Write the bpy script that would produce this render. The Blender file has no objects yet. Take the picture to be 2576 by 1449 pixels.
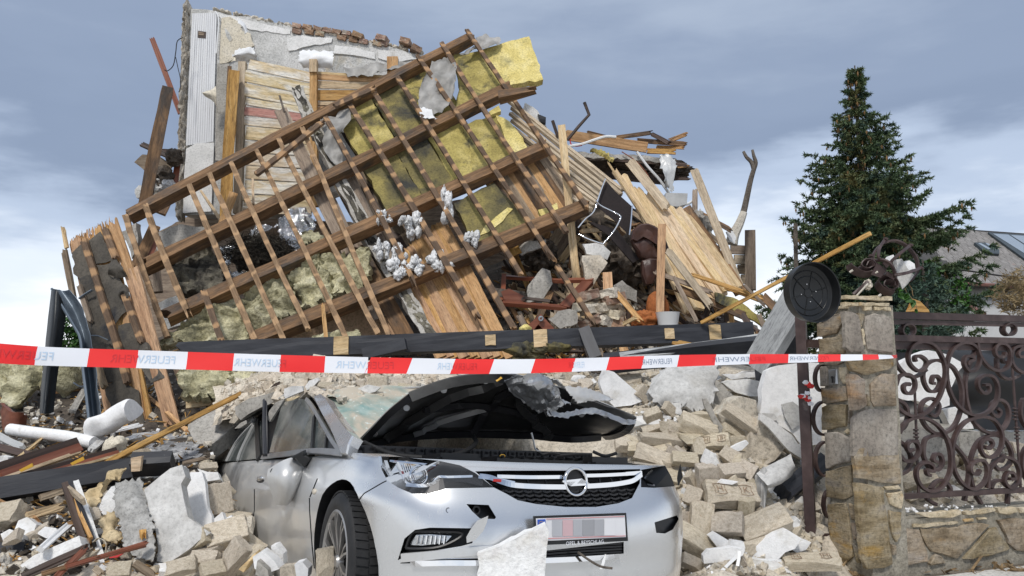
import bpy, bmesh, math, random
import numpy as np
from mathutils import Vector, Matrix, noise as mnoise
from mathutils.bvhtree import BVHTree
R = random.Random(11)
sc = bpy.context.scene
COL = sc.collection
# ------------------------------------------------------------------ camera
F = 1900.0                       # focal length, in units of the 2576-wide picture
TH = math.atan(226.0 / F)        # the camera looks slightly up
CAMZ = 1.25
cd = bpy.data.cameras.new('camera')
cam = bpy.data.objects.new('camera', cd)
COL.objects.link(cam)
cam.location = (0,0, CAMZ)
cam.rotation_euler = (math.pi / 2 + TH, 0,0)
cd.sensor_width = 36.0
cd.lens = F / 2576 * 36
cd.clip_start = .05
cd.clip_end = 2000
sc.camera = cam
# ------------------------------------------------------------------ sky, sun, exposure
SUN_EL, SUN_AZ = math.radians(50), math.radians(200)     # azimuth clockwise from +Y: behind the camera, a little left
w = bpy.data.worlds.new('World'); sc.world = w; w.use_nodes = True
nt = w.node_tree; nt.nodes.clear()
def N(tree, t, **kw):
    n = tree.nodes.new(t)
    for k, v in kw.items():
        if k.startswith('i_'):
            key = k[2:]
            n.inputs[int(key) if key.isdigit() else key.replace('_', ' ')].default_value = v
        else: setattr(n, k, v)
    return n
def ramp(tree, pts, interp='LINEAR'):
    r = tree.nodes.new('ShaderNodeValToRGB'); r.color_ramp.interpolation = interp
    e = r.color_ramp.elements
    while len(e) < len(pts): e.new(.5)
    for i, (p, c) in enumerate(pts):
        e[i].position = p; e[i].color = (c, c, c, 1) if isinstance(c, (int, float)) else (*c, 1)
    return r
L = nt.links.new
tc = N(nt, 'ShaderNodeTexCoord')
mp = N(nt, 'ShaderNodeMapping'); mp.inputs['Scale'].default_value = (1,1,3.4); mp.inputs['Location'].default_value = (.35,.2,.1)
L(tc.outputs['Generated'], mp.inputs['Vector'])
n1 = N(nt, 'ShaderNodeTexNoise', i_Scale=2.1, i_Detail=5, i_Roughness=.5); n1.inputs['Distortion'].default_value = .25
L(mp.outputs['Vector'], n1.inputs['Vector'])
n2 = N(nt, 'ShaderNodeTexNoise', i_Scale=5.5, i_Detail=7, i_Roughness=.55)
L(mp.outputs['Vector'], n2.inputs['Vector'])
sx = N(nt, 'ShaderNodeSeparateXYZ'); L(tc.outputs['Generated'], sx.inputs[0])
a1 = N(nt, 'ShaderNodeMath', operation='MULTIPLY_ADD'); a1.inputs[1].default_value = .42; L(n1.outputs['Fac'], a1.inputs[0]); L(sx.outputs['Z'], a1.inputs[2])
a2 = N(nt, 'ShaderNodeMath', operation='MULTIPLY_ADD'); a2.inputs[1].default_value = .17; L(n2.outputs['Fac'], a2.inputs[0]); L(a1.outputs[0], a2.inputs[2])
a3 = N(nt, 'ShaderNodeMath', operation='SUBTRACT'); a3.inputs[1].default_value = .295; L(a2.outputs[0], a3.inputs[0])
cr = ramp(nt, [(0,(.95,.97,1.0)),(.09,(.92,.95,1.0)),(.15,(.74,.81,.91)),(.22,(.46,.545,.69)),(.30,(.245,.308,.43)),(.39,(.265,.33,.455)),(.52,(.37,.44,.56)),(.8,(.56,.61,.69)),(1,(.64,.68,.74))], 'EASE')
L(a3.outputs[0], cr.inputs[0])
sky = N(nt, 'ShaderNodeTexSky'); sky.sky_type = 'NISHITA'; sky.sun_disc = False
sky.sun_elevation = SUN_EL; sky.sun_rotation = SUN_AZ
sk = N(nt, 'ShaderNodeVectorMath', operation='SCALE'); sk.inputs['Scale'].default_value = .1; L(sky.outputs[0], sk.inputs[0])
mx = N(nt, 'ShaderNodeMix', data_type='RGBA'); mx.inputs['Factor'].default_value = .93
L(sk.outputs[0], mx.inputs[6]); L(cr.outputs[0], mx.inputs[7])
bg = N(nt, 'ShaderNodeBackground'); bg.inputs['Strength'].default_value = 1.0; L(mx.outputs[2], bg.inputs['Color'])
wo = N(nt, 'ShaderNodeOutputWorld'); L(bg.outputs[0], wo.inputs[0])
sd = bpy.data.lights.new('sun', 'SUN'); so = bpy.data.objects.new('sun', sd); COL.objects.link(so)
sd.energy = 2.0; sd.angle = math.radians(8); sd.color = (1,.955,.89)
sdir = Vector((math.sin(SUN_AZ) * math.cos(SUN_EL), math.cos(SUN_AZ) * math.cos(SUN_EL), math.sin(SUN_EL)))
so.rotation_euler = sdir.to_track_quat('Z', 'Y').to_euler()
sc.view_settings.view_transform = 'Standard'; sc.view_settings.look = 'None'
sc.view_settings.exposure = .25; sc.view_settings.gamma = 1
sc.render.engine = 'CYCLES'
sc.cycles.use_denoising = True
sc.cycles.max_bounces = 6
# ------------------------------------------------------------------ picture -> place
ST, CT = math.sin(TH), math.cos(TH)
def ray(px, py):
    x = (px - 1288) / F; y = (724.5 - py) / F
    return Vector((x, CT - y * ST, ST + y * CT))
EYE = Vector((0,0, CAMZ))
def P(px, py, d):
    r = ray(px, py); return EYE + r * (d / r.y)
def mpp(d): return d / F                       # metres per picture unit at depth d
def K(x0, y0, x1, W):
    """coordinates read off an enlargement of the photograph -> picture units"""
    s = (x1 - x0) / W * .644
    def f(*p):
        if len(p) == 1 and isinstance(p[0], list): return [f(*q) for q in p[0]]
        return (x0 * .644 + p[0] * s, y0 * .644 + p[1] * s) + tuple(p[2:])
    f.s = s
    return f
class Plane:
    def __init__(s, a, b, c):
        s.o = a; s.n = (b - a).cross(c - a).normalized()
        if s.n.y > 0: s.n.negate()
    def at(s, px, py, off=0):
        r = ray(px, py); o = s.o + s.n * off
        t = (o - EYE).dot(s.n) / r.dot(s.n)
        return EYE + r * t
    def d(s, px, py): return s.at(px, py).y
# ------------------------------------------------------------------ object helpers
WM = {}
def setp(o, label=None, cat=None, group=None, kind=None):
    if label: o['label'] = label
    if cat: o['category'] = cat
    if group: o['group'] = group
    if kind: o['kind'] = kind
    elif cat: o['kind'] = 'thing'
    return o
def link(o, parent, M):
    COL.objects.link(o)
    WM[o.name] = M.copy()
    if parent is not None:
        o.parent = parent
        o.matrix_parent_inverse = WM[parent.name].inverted(); o.matrix_basis = M
    else:
        o.matrix_basis = M
    return o
def empty(name, loc, label=None, cat=None, group=None):
    o = bpy.data.objects.new(name, None); o.empty_display_size = .1
    link(o, None, Matrix.Translation(Vector(loc)))
    return setp(o, label, cat, group)
I4 = Matrix.Identity(4)
def mk(name, verts, faces, mat, parent=None, M=I4, smooth=False, label=None, cat=None, group=None, kind=None, sharp=None, edges=()):
    me = bpy.data.meshes.new(name)
    me.from_pydata([tuple(v) for v in verts], list(edges), faces)
    if mat is not None: me.materials.append(mat)
    if smooth:
        me.polygons.foreach_set('use_smooth',[True] * len(me.polygons))
        if sharp: me.set_sharp_from_angle(angle=math.radians(sharp))
    me.update()
    o = bpy.data.objects.new(name, me)
    link(o, parent, M)
    return setp(o, label, cat, group, kind)
def mkm(name, me, parent=None, M=I4, label=None, cat=None, group=None, kind=None):
    o = bpy.data.objects.new(name, me); link(o, parent, M)
    return setp(o, label, cat, group, kind)
def from_bm(name, bm, mat, parent=None, M=I4, smooth=False, sharp=None, **kw):
    me = bpy.data.meshes.new(name); bm.to_mesh(me); bm.free()
    me.materials.append(mat)
    if smooth:
        me.polygons.foreach_set('use_smooth',[True] * len(me.polygons))
        if sharp: me.set_sharp_from_angle(angle=math.radians(sharp))
    return mkm(name, me, parent, M, **kw)
def frame(A, B, up):
    X = (B - A).normalized()
    Z = up - X * up.dot(X)
    if Z.length < 1e-4: Z = X.orthogonal()
    Z.normalize(); Y = Z.cross(X)
    m = Matrix((X, Y, Z)).transposed().to_4x4(); m.translation = A
    return m
def beam(name, A, B, w, t, mat, up=Vector((0,-1,.3)), parent=None, k=2, segs=None, jit=.003, warp=.008, twist=.02, j0=0, j1=0, taper=1, rnd=R, **kw):
    """a length of timber from A to B: w across, t thick (along up); j0/j1 give splintered ends"""
    Lg = (B - A).length
    M = frame(A, B, up)
    if j0 or j1: k = max(k, 6)
    n = segs or max(2, min(14, int(Lg / .28)))
    V = []; Fc = []
    by, bz = rnd.uniform(-warp, warp) * Lg / 2, rnd.uniform(-warp, warp) * Lg / 2
    tw = rnd.uniform(-twist, twist) * Lg
    ja = [rnd.random() for _ in range(k)]; jb = [rnd.random() for _ in range(k)]
    for i in range(n + 1):
        u = i / n; bow = 4 * u * (1 - u); a = tw * (u - .5); ca, sa = math.cos(a), math.sin(a)
        tp = 1 + (taper - 1) * u
        for s in (1,-1):
            for q in range(k):
                f = q / (k - 1) - .5
                if s < 0: f = -f
                y = f * w * tp + rnd.uniform(-jit, jit); z = s * t / 2 * tp + rnd.uniform(-jit, jit)
                x = u * Lg
                qi = q if s > 0 else k - 1 - q
                if i == 0 and j0: x += j0 * ja[qi] * (1 if s > 0 else .6)
                if i == n and j1: x -= j1 * jb[qi] * (1 if s > 0 else .6)
                V.append((x, y * ca - z * sa + by * bow, y * sa + z * ca + bz * bow))
    r = 2 * k
    for i in range(n):
        for q in range(r):
            a, b = i * r + q, i * r + (q + 1) % r
            Fc.append((a, b, b + r, a + r))
    for q in range(k - 1):
        Fc.append((q + 1, q, r - 1 - q, r - 2 - q))
        o = n * r
        Fc.append((o + q, o + q + 1, o + r - 2 - q, o + r - 1 - q))
    return mk(name, V, Fc, mat, parent, M, **kw)
def bpx(name, x1, y1, d1, x2, y2, d2, wpx, t, mat, up=None, **kw):
    """beam by picture coordinates and depths; width in picture units at its middle"""
    A, B = P(x1, y1, d1), P(x2, y2, d2)
    if up is None:
        up = (EYE - (A + B) / 2).normalized() + Vector((0,0,.25))
    return beam(name, A, B, wpx * mpp((d1 + d2) / 2), t, mat, up, **kw)
def tube(name, pts, r, mat, parent=None, n=6, flat=None, nrm=None, closed=False, r1=None, M=I4, **kw):
    """sweep a round (or flat = (width along nrm, thickness)) section along pts"""
    pts = [Vector(p) for p in pts]; m = len(pts)
    V = []; Fc = []
    prev = None
    for i, p in enumerate(pts):
        if closed: t = pts[(i + 1) % m] - pts[i - 1]
        else: t = pts[min(i + 1, m - 1)] - pts[max(i - 1,0)]
        t.normalize()
        if nrm is not None: a = nrm - t * nrm.dot(t)
        elif prev is None: a = t.orthogonal()
        else: a = prev - t * prev.dot(t)
        if a.length < 1e-5: a = t.orthogonal()
        a.normalize(); prev = a; b = t.cross(a)
        if flat:
            w2, t2 = flat[0] / 2, flat[1] / 2
            for (u, v) in ((w2, t2),(-w2, t2),(-w2,-t2),(w2,-t2)): V.append(p + a * u + b * v)
        else:
            rr = r + ((r1 - r) * i / (m - 1) if r1 is not None else 0)
            for q in range(n):
                an = 2 * math.pi * q / n
                V.append(p + (a * math.cos(an) + b * math.sin(an)) * rr)
    k = 4 if flat else n
    for i in range(m if closed else m - 1):
        j = (i + 1) % m
        for q in range(k):
            Fc.append((i * k + q, i * k + (q + 1) % k, j * k + (q + 1) % k, j * k + q))
    if not closed:
        Fc.append(tuple(range(k - 1,-1,-1))); Fc.append(tuple((m - 1) * k + q for q in range(k)))
    return mk(name, V, Fc, mat, parent, M, smooth=not flat, sharp=50, **kw)
def spline(pts, n):
    """Catmull-Rom through pts (tuples of any length)"""
    p = np.array(pts, float); m = len(p); out = []
    for i in range(m - 1):
        a, b, c, d = p[max(i - 1,0)], p[i], p[i + 1], p[min(i + 2, m - 1)]
        for q in range(n):
            t = q / n
            out.append(.5 * (2 * b + (c - a) * t + (2 * a - 5 * b + 4 * c - d) * t * t + (3 * b - a - 3 * c + d) * t ** 3))
    out.append(p[-1])
    return out
def rough_poly(pts, seg, amp, rnd=R):
    """subdivide a closed 3-D outline and rag its edges"""
    out = []; m = len(pts)
    for i in range(m):
        a, b = pts[i], pts[(i + 1) % m]; Ln = (b - a).length
        k = max(1, int(Ln / seg))
        for q in range(k):
            p = a.lerp(b, q / k)
            g = amp if q else amp * .4
            out.append(p + Vector((rnd.uniform(-g, g), rnd.uniform(-g, g) * .3, rnd.uniform(-g, g))))
    return out
def slab(name, pts, th, mat, parent=None, seg=.06, amp=.008, relief=0, rnd=R, bulge=0, smooth=False, chamfer=.0, **kw):
    """a plate with a ragged outline: pts is the front face, th the thickness away from the viewer"""
    if seg: pts = rough_poly(pts, seg, amp, rnd)
    nrm = Vector((0,0,0)); m = len(pts)
    c = sum(pts, Vector()) / m
    for i in range(m): nrm += (pts[i] - c).cross(pts[(i + 1) % m] - c)
    nrm.normalize()
    flip = nrm.dot(EYE - c) < 0
    if flip: pts = pts[::-1]; nrm = -nrm
    bm = bmesh.new()
    rings = []
    fr = [bm.verts.new(p) for p in pts]
    bk = [bm.verts.new(p - nrm * th * (1 + rnd.uniform(-.12,.12)) + (c - p) * .01) for p in pts]
    if chamfer:
        ft = [bm.verts.new(p + (c - p).normalized() * chamfer) for p in pts]
        for v in fr: v.co -= nrm * chamfer * .7
    else: ft = fr
    ff = bm.faces.new(ft)
    bm.faces.new(bk[::-1])
    for i in range(m):
        j = (i + 1) % m
        bm.faces.new((fr[i], bk[i], bk[j], fr[j]))
        if chamfer: bm.faces.new((ft[i], fr[i], fr[j], ft[j]))
    if relief or bulge:
        res = bmesh.ops.triangulate(bm, faces=[ff])
        es = list({e for f in res['faces'] for e in f.edges if len([1 for g in e.link_faces if g in res['faces']]) == 2})
        r2 = bmesh.ops.subdivide_edges(bm, edges=es, cuts=2, use_grid_fill=True)
        fs = set(ft) | set(fr) | set(bk)
        for v in bm.verts:
            if v not in fs:
                v.co += nrm * (relief * (mnoise.noise(v.co * 9) + .5 * mnoise.noise(v.co * 25)) + bulge)
    bmesh.ops.triangulate(bm, faces=[f for f in bm.faces if len(f.verts) > 4])
    bmesh.ops.recalc_face_normals(bm, faces=bm.faces)
    M = Matrix.Translation(c)
    for v in bm.verts: v.co -= c
    return from_bm(name, bm, mat, parent, M, smooth=smooth or relief > 0, sharp=38, **kw)
def spx(name, pts, d, th, mat, **kw):
    """slab from picture coordinates; pts may carry their own depth"""
    if name in ('concrete_slab', 'wall_fragment', 'masonry_piece', 'debris_slab'): kw.setdefault('relief',.022); kw.setdefault('amp',.014)
    return slab(name, [P(p[0], p[1], p[2] if len(p) > 2 else d) for p in pts], th, mat, **kw)
def patch(name, ctrl, n, mat, parent=None, th=.004, amp=0, fs=6, seed=0, smooth=True, edge=0, **kw):
    """sheet through a net of control points (rows of (px, py, d)), with waves of height amp"""
    rows = [spline([tuple(P(*c)) for c in r], n) for r in ctrl]
    a = np.array(rows)
    cols = [spline([tuple(x) for x in a[:, j]], n) for j in range(a.shape[1])]
    g = np.array(cols).transpose(1,0,2)
    nu, nv = g.shape[:2]
    du = np.gradient(g, axis=0); dv = np.gradient(g, axis=1)
    nr = np.cross(du, dv); nr /= np.linalg.norm(nr, axis=2, keepdims=True) + 1e-9
    V = []; rr = random.Random(seed)
    for i in range(nu):
        for j in range(nv):
            p = Vector(g[i, j]); q = p * fs + Vector((seed * 3.1,0,0))
            h = amp * (mnoise.noise(q) + .5 * mnoise.noise(q * 2.3) + .25 * mnoise.noise(q * 5)) if amp else 0
            p = p + Vector(nr[i, j]) * h
            if edge and (i in (0, nu - 1) or j in (0, nv - 1)):
                p += Vector((rr.uniform(-edge, edge),0, rr.uniform(-edge, edge)))
            V.append(p)
    Nn = len(V)
    if th: V += [v + Vector(nr.reshape(-1,3)[i]) * th for i, v in enumerate(V)]
    Fc = []
    for i in range(nu - 1):
        for j in range(nv - 1):
            q = (i * nv + j, i * nv + j + 1,(i + 1) * nv + j + 1,(i + 1) * nv + j)
            Fc.append(q)
            if th: Fc.append(tuple(x + Nn for x in q[::-1]))
    if th:
        ed = [i * nv for i in range(nu)]; 
        def wall(idx):
            for a_, b_ in zip(idx, idx[1:]): Fc.append((a_, b_, b_ + Nn, a_ + Nn))
        wall([j for j in range(nv)]); wall([i * nv + nv - 1 for i in range(nu)])
        wall([(nu - 1) * nv + j for j in range(nv)][::-1]); wall([i * nv for i in range(nu)][::-1])
    return mk(name, V, Fc, mat, parent, smooth=smooth, sharp=60, **kw)
def ico(sub):
    bm = bmesh.new(); bmesh.ops.create_icosphere(bm, subdivisions=sub, radius=1)
    v = [x.co.copy() for x in bm.verts]; f = [tuple(y.index for y in x.verts) for x in bm.faces]; bm.free(); return v, f
ICO = {k: ico(k) for k in (1,2,3,4,5)}
def blob(name, c, rad, mat, parent=None, sub=4, amp=.35, fs=2.2, seed=0, ridge=True, M3=None, smooth=True, sharp=None, **kw):
    """a lump of wool, foil or rubble: sphere scaled by rad and torn by noise"""
    vs, fc = ICO[sub]; V = []
    off = Vector((seed * 7.3, seed * 1.7, seed * 3.9))
    for v in vs:
        q = v * fs + off
        h = 0; a = 1
        for o in range(4):
            nn = mnoise.noise(q)
            h += a * ((1 - 2 * abs(nn)) - .4 if ridge else nn * 1.4); a *= .52; q = q * 2.13
        p = v * (1 + amp * h)
        p = Vector((p.x * rad[0], p.y * rad[1], p.z * rad[2]))
        if M3 is not None: p = M3 @ p
        V.append(p)
    return mk(name, V, fc, mat, parent, Matrix.Translation(Vector(c)), smooth=smooth, sharp=sharp, **kw)
# ------------------------------------------------------------------ words for "where": a direction from a landmark, each used once per sort
LMK = {'timber': [('the overturned chair',1540,560),('the leather cushion',1630,650),('the upright orange plank',1660,720),('the white pot',1690,790),('the broken door frame',1380,740),('the upright pale plank',1440,620),('the bright plank slope',1760,680),('the leaning timber',1850,720),('the brick stack',1500,770),('the curved grey slab',1360,700),('the orange pouf',1640,790),('the yellowish panel',1880,800)],
       'right': [('the bonnet tip',1600,1055),('the bumper corner',1715,1210),('the stamped big brick',1835,1245),('the mortar clump',1860,1040),('the gate post foot',2040,1370),('the large masonry chunk',1930,1110),('the largest plain brick',1920,1320),('the torn stucco sheet',1710,970),('the big foam board',1990,1010),('the upright thick brick',1777,1210)],
       'behind': [('the bonnet top',1250,950),('the tilted plaster slab',780,965),('the square beige block',950,975),('the white broken slab',1560,960),('the car roof edge',720,990),('the windscreen',920,1030),('the reddish brick',650,955),('the bonnet crumple',1420,960)],
       'slate': [('the ochre plank',430,1110),('the concrete slab',520,1090),('the black beam end',385,1160),('the car tail',530,1150),('the yellow film',300,1110)],
       'left': [('the black beam',180,1190),('the window frame',205,1280),('the hanging stucco',345,1290),('the big stucco board',430,1290),('the ochre plank',430,1080),('the thick foam roll',260,1060),('the car door',590,1250),('the red-brown strips',100,1160),('the beige curtain',260,1230),('the rough foam piece',285,1270),('the lower corner planks',150,1390),('the big rough brick',570,1350)],
       'fence': [('the left spindle',2305,1080),('the right spindle',2550,1050),('the bottom rail',2430,1240),('the big scrolls',2400,1100),('the hollow block',2380,1060),('the long white slab',2520,1080)]}
USED = set()
def where(px, py, zone):
    c = []
    for nm, x, y in LMK[zone]:
        dx, dy = px - x, py - y; c.append((math.hypot(dx, dy), nm, ('right of', 'below right of', 'below', 'below left of', 'left of', 'above left of', 'above', 'above right of')[int(round(math.atan2(dy, dx) / (math.pi / 4))) % 8]))
    c.sort()
    for pre in ('just', 'a little', 'farther', 'well', 'far', 'still farther', 'very far'):
        for _, nm, dr in c[:7]:
            if (zone, pre, nm, dr) not in USED:
                USED.add((zone, pre, nm, dr)); return '%s %s %s' % (pre, dr, nm)
    return 'somewhere near ' + c[0][1]
# ------------------------------------------------------------------ materials
MT = {}
def mat(name, cols, sc=(1,1,1), ns=4, det=6, rgh=.55, rough=.8, metal=0, bump=.25, bs=40, bsc=None, bdist=.01, var=.12, over=(), coat=0, spec=.4, hue=0, alpha=None, dist=0, trans=0, fine=None):
    m = bpy.data.materials.new(name); m.use_nodes = True; t = m.node_tree; t.nodes.clear(); L = t.links.new
    out = N(t, 'ShaderNodeOutputMaterial'); b = N(t, 'ShaderNodeBsdfPrincipled'); L(b.outputs[0], out.inputs[0])
    tc = N(t, 'ShaderNodeTexCoord'); oi = N(t, 'ShaderNodeObjectInfo')
    om = N(t, 'ShaderNodeMath', operation='MULTIPLY'); om.inputs[1].default_value = 53.; L(oi.outputs['Random'], om.inputs[0])
    ad = N(t, 'ShaderNodeVectorMath', operation='ADD'); L(tc.outputs['Object'], ad.inputs[0]); L(om.outputs[0], ad.inputs[1])
    def tex(s, scl, d=6, r=.55, di=0):
        mp = N(t, 'ShaderNodeMapping'); mp.inputs['Scale'].default_value = s; L(ad.outputs[0], mp.inputs['Vector'])
        n = N(t, 'ShaderNodeTexNoise', i_Scale=scl, i_Detail=d, i_Roughness=r); n.inputs['Distortion'].default_value = di
        L(mp.outputs[0], n.inputs['Vector']); return n.outputs['Fac']
    lo, hi = .28,.72
    k = len(cols)
    rp = ramp(t, [(lo + (hi - lo) * i / max(1, k - 1), c) for i, c in enumerate(cols)])
    L(tex(sc, ns, det, rgh, dist), rp.inputs[0]); c = rp.outputs[0]
    for (oc, osc, ons, a, bb) in over:
        mask = ramp(t, [(a, 0.),(bb, 1.)]); L(tex(osc, ons, 8,.6,.3), mask.inputs[0])
        mx = N(t, 'ShaderNodeMix', data_type='RGBA'); L(mask.outputs[0], mx.inputs['Factor']); L(c, mx.inputs[6]); mx.inputs[7].default_value = (*oc, 1); c = mx.outputs[2]
    if fine is None: fine = .55 if bump and rough > .6 else 0
    if fine:                             # grit: fine light and dark grain of the surface itself
        fr = ramp(t, [(.30,1 - fine),(.5,1.),(.72,1 + fine * .45)]); L(tex((1,1,1) if max(sc) < 4 else (5,40,40),42 if max(sc) < 4 else 2.4,5,.75), fr.inputs[0])
        mu = N(t, 'ShaderNodeMix', data_type='RGBA'); mu.blend_type = 'MULTIPLY'; mu.inputs['Factor'].default_value = 1; L(c, mu.inputs[6]); L(fr.outputs[0], mu.inputs[7]); c = mu.outputs[2]
    hv = N(t, 'ShaderNodeHueSaturation'); L(c, hv.inputs['Color'])
    mr = N(t, 'ShaderNodeMapRange'); mr.inputs[3].default_value = 1 - var; mr.inputs[4].default_value = 1 + var; L(oi.outputs['Random'], mr.inputs[0]); L(mr.outputs[0], hv.inputs['Value'])
    if hue:
        m7 = N(t, 'ShaderNodeMath', operation='MULTIPLY'); m7.inputs[1].default_value = 7.77; L(oi.outputs['Random'], m7.inputs[0])
        m8 = N(t, 'ShaderNodeMath', operation='FRACT'); L(m7.outputs[0], m8.inputs[0])
        m9 = N(t, 'ShaderNodeMapRange'); m9.inputs[3].default_value = .5 - hue * .25; m9.inputs[4].default_value = .5 + hue; L(m8.outputs[0], m9.inputs[0]); L(m9.outputs[0], hv.inputs['Hue'])
        m10 = N(t, 'ShaderNodeMapRange'); m10.inputs[3].default_value = .85; m10.inputs[4].default_value = 1.12; L(m8.outputs[0], m10.inputs[0]); L(m10.outputs[0], hv.inputs['Saturation'])
    L(hv.outputs[0], b.inputs['Base Color'])
    b.inputs['Roughness'].default_value = rough; b.inputs['Metallic'].default_value = metal
    b.inputs['Specular IOR Level'].default_value = spec
    if coat: b.inputs['Coat Weight'].default_value = coat; b.inputs['Coat Roughness'].default_value = .05
    if trans: b.inputs['Transmission Weight'].default_value = trans
    if alpha is not None: b.inputs['Alpha'].default_value = alpha
    if bump:
        bp = N(t, 'ShaderNodeBump'); bp.inputs['Strength'].default_value = bump; bp.inputs['Distance'].default_value = bdist
        L(tex(bsc or (1,1,1), bs, 8,.62), bp.inputs['Height']); L(bp.outputs[0], b.inputs['Normal'])
    MT[name] = m
    return m
G = (.6,8,8)                       # grain runs along a board's own length
mat('wood_fresh',[(.33,.165,.065),(.50,.28,.125),(.62,.38,.19)], G, 3,8, bump=.2, bs=12, bsc=(1,10,10), var=.16, hue=.012, over=[((.17,.09,.045),(.7,6,6),4,.56,.72),((.12,.06,.03),(9,14,14),3,.70,.76)])
mat('wood_pale',[(.48,.33,.19),(.60,.44,.27),(.68,.54,.37)], G, 3,8, bump=.2, bs=12, bsc=(1,10,10), var=.14, hue=.01, over=[((.28,.17,.085),(.7,6,6),4,.58,.74),((.17,.09,.045),(9,14,14),3,.71,.77)])
mat('wood_rafter',[(.085,.05,.027),(.175,.10,.05),(.29,.17,.085)], G, 3,8, bump=.3, bs=12, bsc=(1,9,9), var=.2, over=[((.07,.055,.045),(1,2,2),2.2,.48,.66)])
mat('wood_old',[(.14,.10,.072),(.24,.18,.13),(.34,.27,.2)], G, 3,8, bump=.3, bs=12, bsc=(1,9,9), var=.25, hue=.012, over=[((.07,.05,.035),(1,3,3),3,.6,.75)])
mat('wood_slat',[(.33,.26,.18),(.47,.385,.28),(.58,.49,.37)], G, 3,8, bump=.25, bs=12, bsc=(1,9,9), var=.16, over=[((.16,.12,.085),(1,4,4),3,.6,.76)])
mat('wood_red',[(.12,.035,.02),(.2,.065,.035),(.26,.1,.06)], G, 3,6, rough=.4, bump=.1, var=.2)
mat('wood_dark',[(.028,.018,.014),(.055,.034,.025),(.09,.055,.04)], G, 3,6, rough=.55, bump=.2, bs=12, bsc=(1,9,9), var=.25)
mat('clad_board',[(.50,.36,.2),(.62,.49,.32),(.70,.62,.49)],(1.2,5,5),2.2,8, bump=.2, bs=14, bsc=(1,8,8), var=.10, hue=.012, over=[((.72,.69,.63),(1,3,3),2.5,.46,.62),((.30,.2,.11),(1,5,5),4,.66,.8)])
mat('clad_red',[(.40,.17,.14),(.48,.25,.21),(.56,.42,.36)], G, 3,8, bump=.2, var=.05)
mat('black_paint',[(.013,.014,.019),(.022,.024,.031),(.034,.037,.045)],(1,4,4),4,6, rough=.5, bump=.12, bs=14, bsc=(1,8,8), var=.2, over=[((.28,.29,.3),(2,6,6),9,.72,.8)])
mat('grey_beam',[(.27,.28,.285),(.36,.37,.375),(.46,.47,.475)],(1,4,4),4,6, rough=.7, bump=.2, var=.08, over=[((.14,.145,.15),(1,3,3),3,.56,.7)])
mat('brick',[(.42,.35,.262),(.58,.50,.395),(.70,.63,.53)], ns=9, bump=.9, bs=38, bdist=.008, var=.11, hue=.012, over=[((.60,.52,.41),(1,1,1),9,.56,.7),((.44,.27,.17),(1,1,1),3.5,.67,.78)])
mat('brick_red',[(.22,.12,.085),(.30,.18,.125),(.38,.27,.2)], ns=8, bump=.5, bs=40, bdist=.006, var=.2, hue=.02, over=[((.42,.37,.3),(1,1,1),9,.52,.66)])
mat('mortar',[(.46,.41,.335),(.58,.53,.445),(.68,.63,.55)], ns=9, bump=.7, bs=38, bdist=.01, var=.1)
mat('rubble',[(.44,.385,.305),(.58,.515,.42),(.69,.63,.535)], ns=6, bump=.8, bs=30, bdist=.015, var=.1)
mat('soil',[(.09,.075,.06),(.16,.135,.105),(.26,.225,.18)], ns=5, bump=.8, bs=26, bdist=.02, var=.1)
mat('debris_and_shade',[(.03,.024,.019),(.075,.06,.047),(.16,.13,.10)], ns=7, bump=.9, bs=22, bdist=.02, var=.2)  # dark debris; also paints shade into the rear heap and junk layer
mat('foam', fine=.12, cols=[(.74,.745,.745),(.82,.82,.82),(.87,.87,.87)], ns=14, bump=.8, bs=90, bdist=.005, var=.04, over=[((.52,.49,.43),(1,1,1),5,.58,.78)])
mat('foam_rough', fine=.2, cols=[(.72,.70,.69),(.80,.80,.79),(.86,.86,.86)], ns=14, bump=.9, bs=70, bdist=.008, var=.04, over=[((.50,.455,.38),(1,1,1),3.2,.58,.76)])
mat('stucco_grey',[(.27,.265,.25),(.36,.355,.34),(.46,.455,.44)], ns=10, bump=.9, bs=110, bdist=.006, var=.06, over=[((.62,.62,.61),(1,1,1),12,.62,.7)])
mat('stucco', fine=.3, cols=[(.42,.415,.40),(.54,.535,.52),(.64,.635,.62)], ns=10, bump=.8, bs=130, bdist=.004, var=.06, over=[((.40,.385,.355),(1,1,1),3,.56,.74)])
mat('plaster_white', fine=.3, cols=[(.60,.60,.585),(.70,.695,.68),(.76,.755,.745)], ns=4, bump=.35, bs=30, bdist=.006, var=.05, over=[((.44,.415,.36),(1,1,1),3,.60,.76)])
mat('plaster_grey',[(.36,.365,.355),(.47,.47,.455),(.58,.575,.55)], ns=2.2, bump=.4, bs=22, bdist=.008, var=.04, over=[((.62,.615,.60),(1,1,1),2.4,.50,.60),((.47,.405,.30),(1,1,1),1.6,.58,.72)])
mat('concrete',[(.29,.275,.245),(.39,.37,.335),(.48,.46,.425)], ns=5, bump=.5, bs=45, bdist=.006, var=.1, over=[((.27,.25,.22),(1,1,1),3,.60,.75)])
mat('wall_edge',[(.26,.22,.17),(.40,.36,.3),(.54,.51,.46)], ns=9, bump=1, bs=18, bdist=.03, var=.1)
mat('panel_white',[(.60,.61,.635),(.66,.67,.69),(.71,.715,.725)],(6,1,.4),3,4, fine=.1, rough=.5, bump=.05, var=.02, over=[((.54,.50,.42),(1,1,.5),2,.68,.82)])
mat('paper_cream',[(.55,.49,.385),(.62,.565,.455),(.67,.62,.53)], ns=3, bump=.15, bs=12, var=.05, over=[((.44,.455,.46),(1,1,1),2.5,.68,.72)])
mat('paper_white', fine=.1, cols=[(.68,.69,.70),(.76,.765,.77)], ns=3, bump=.2, bs=10, var=.05)
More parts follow.
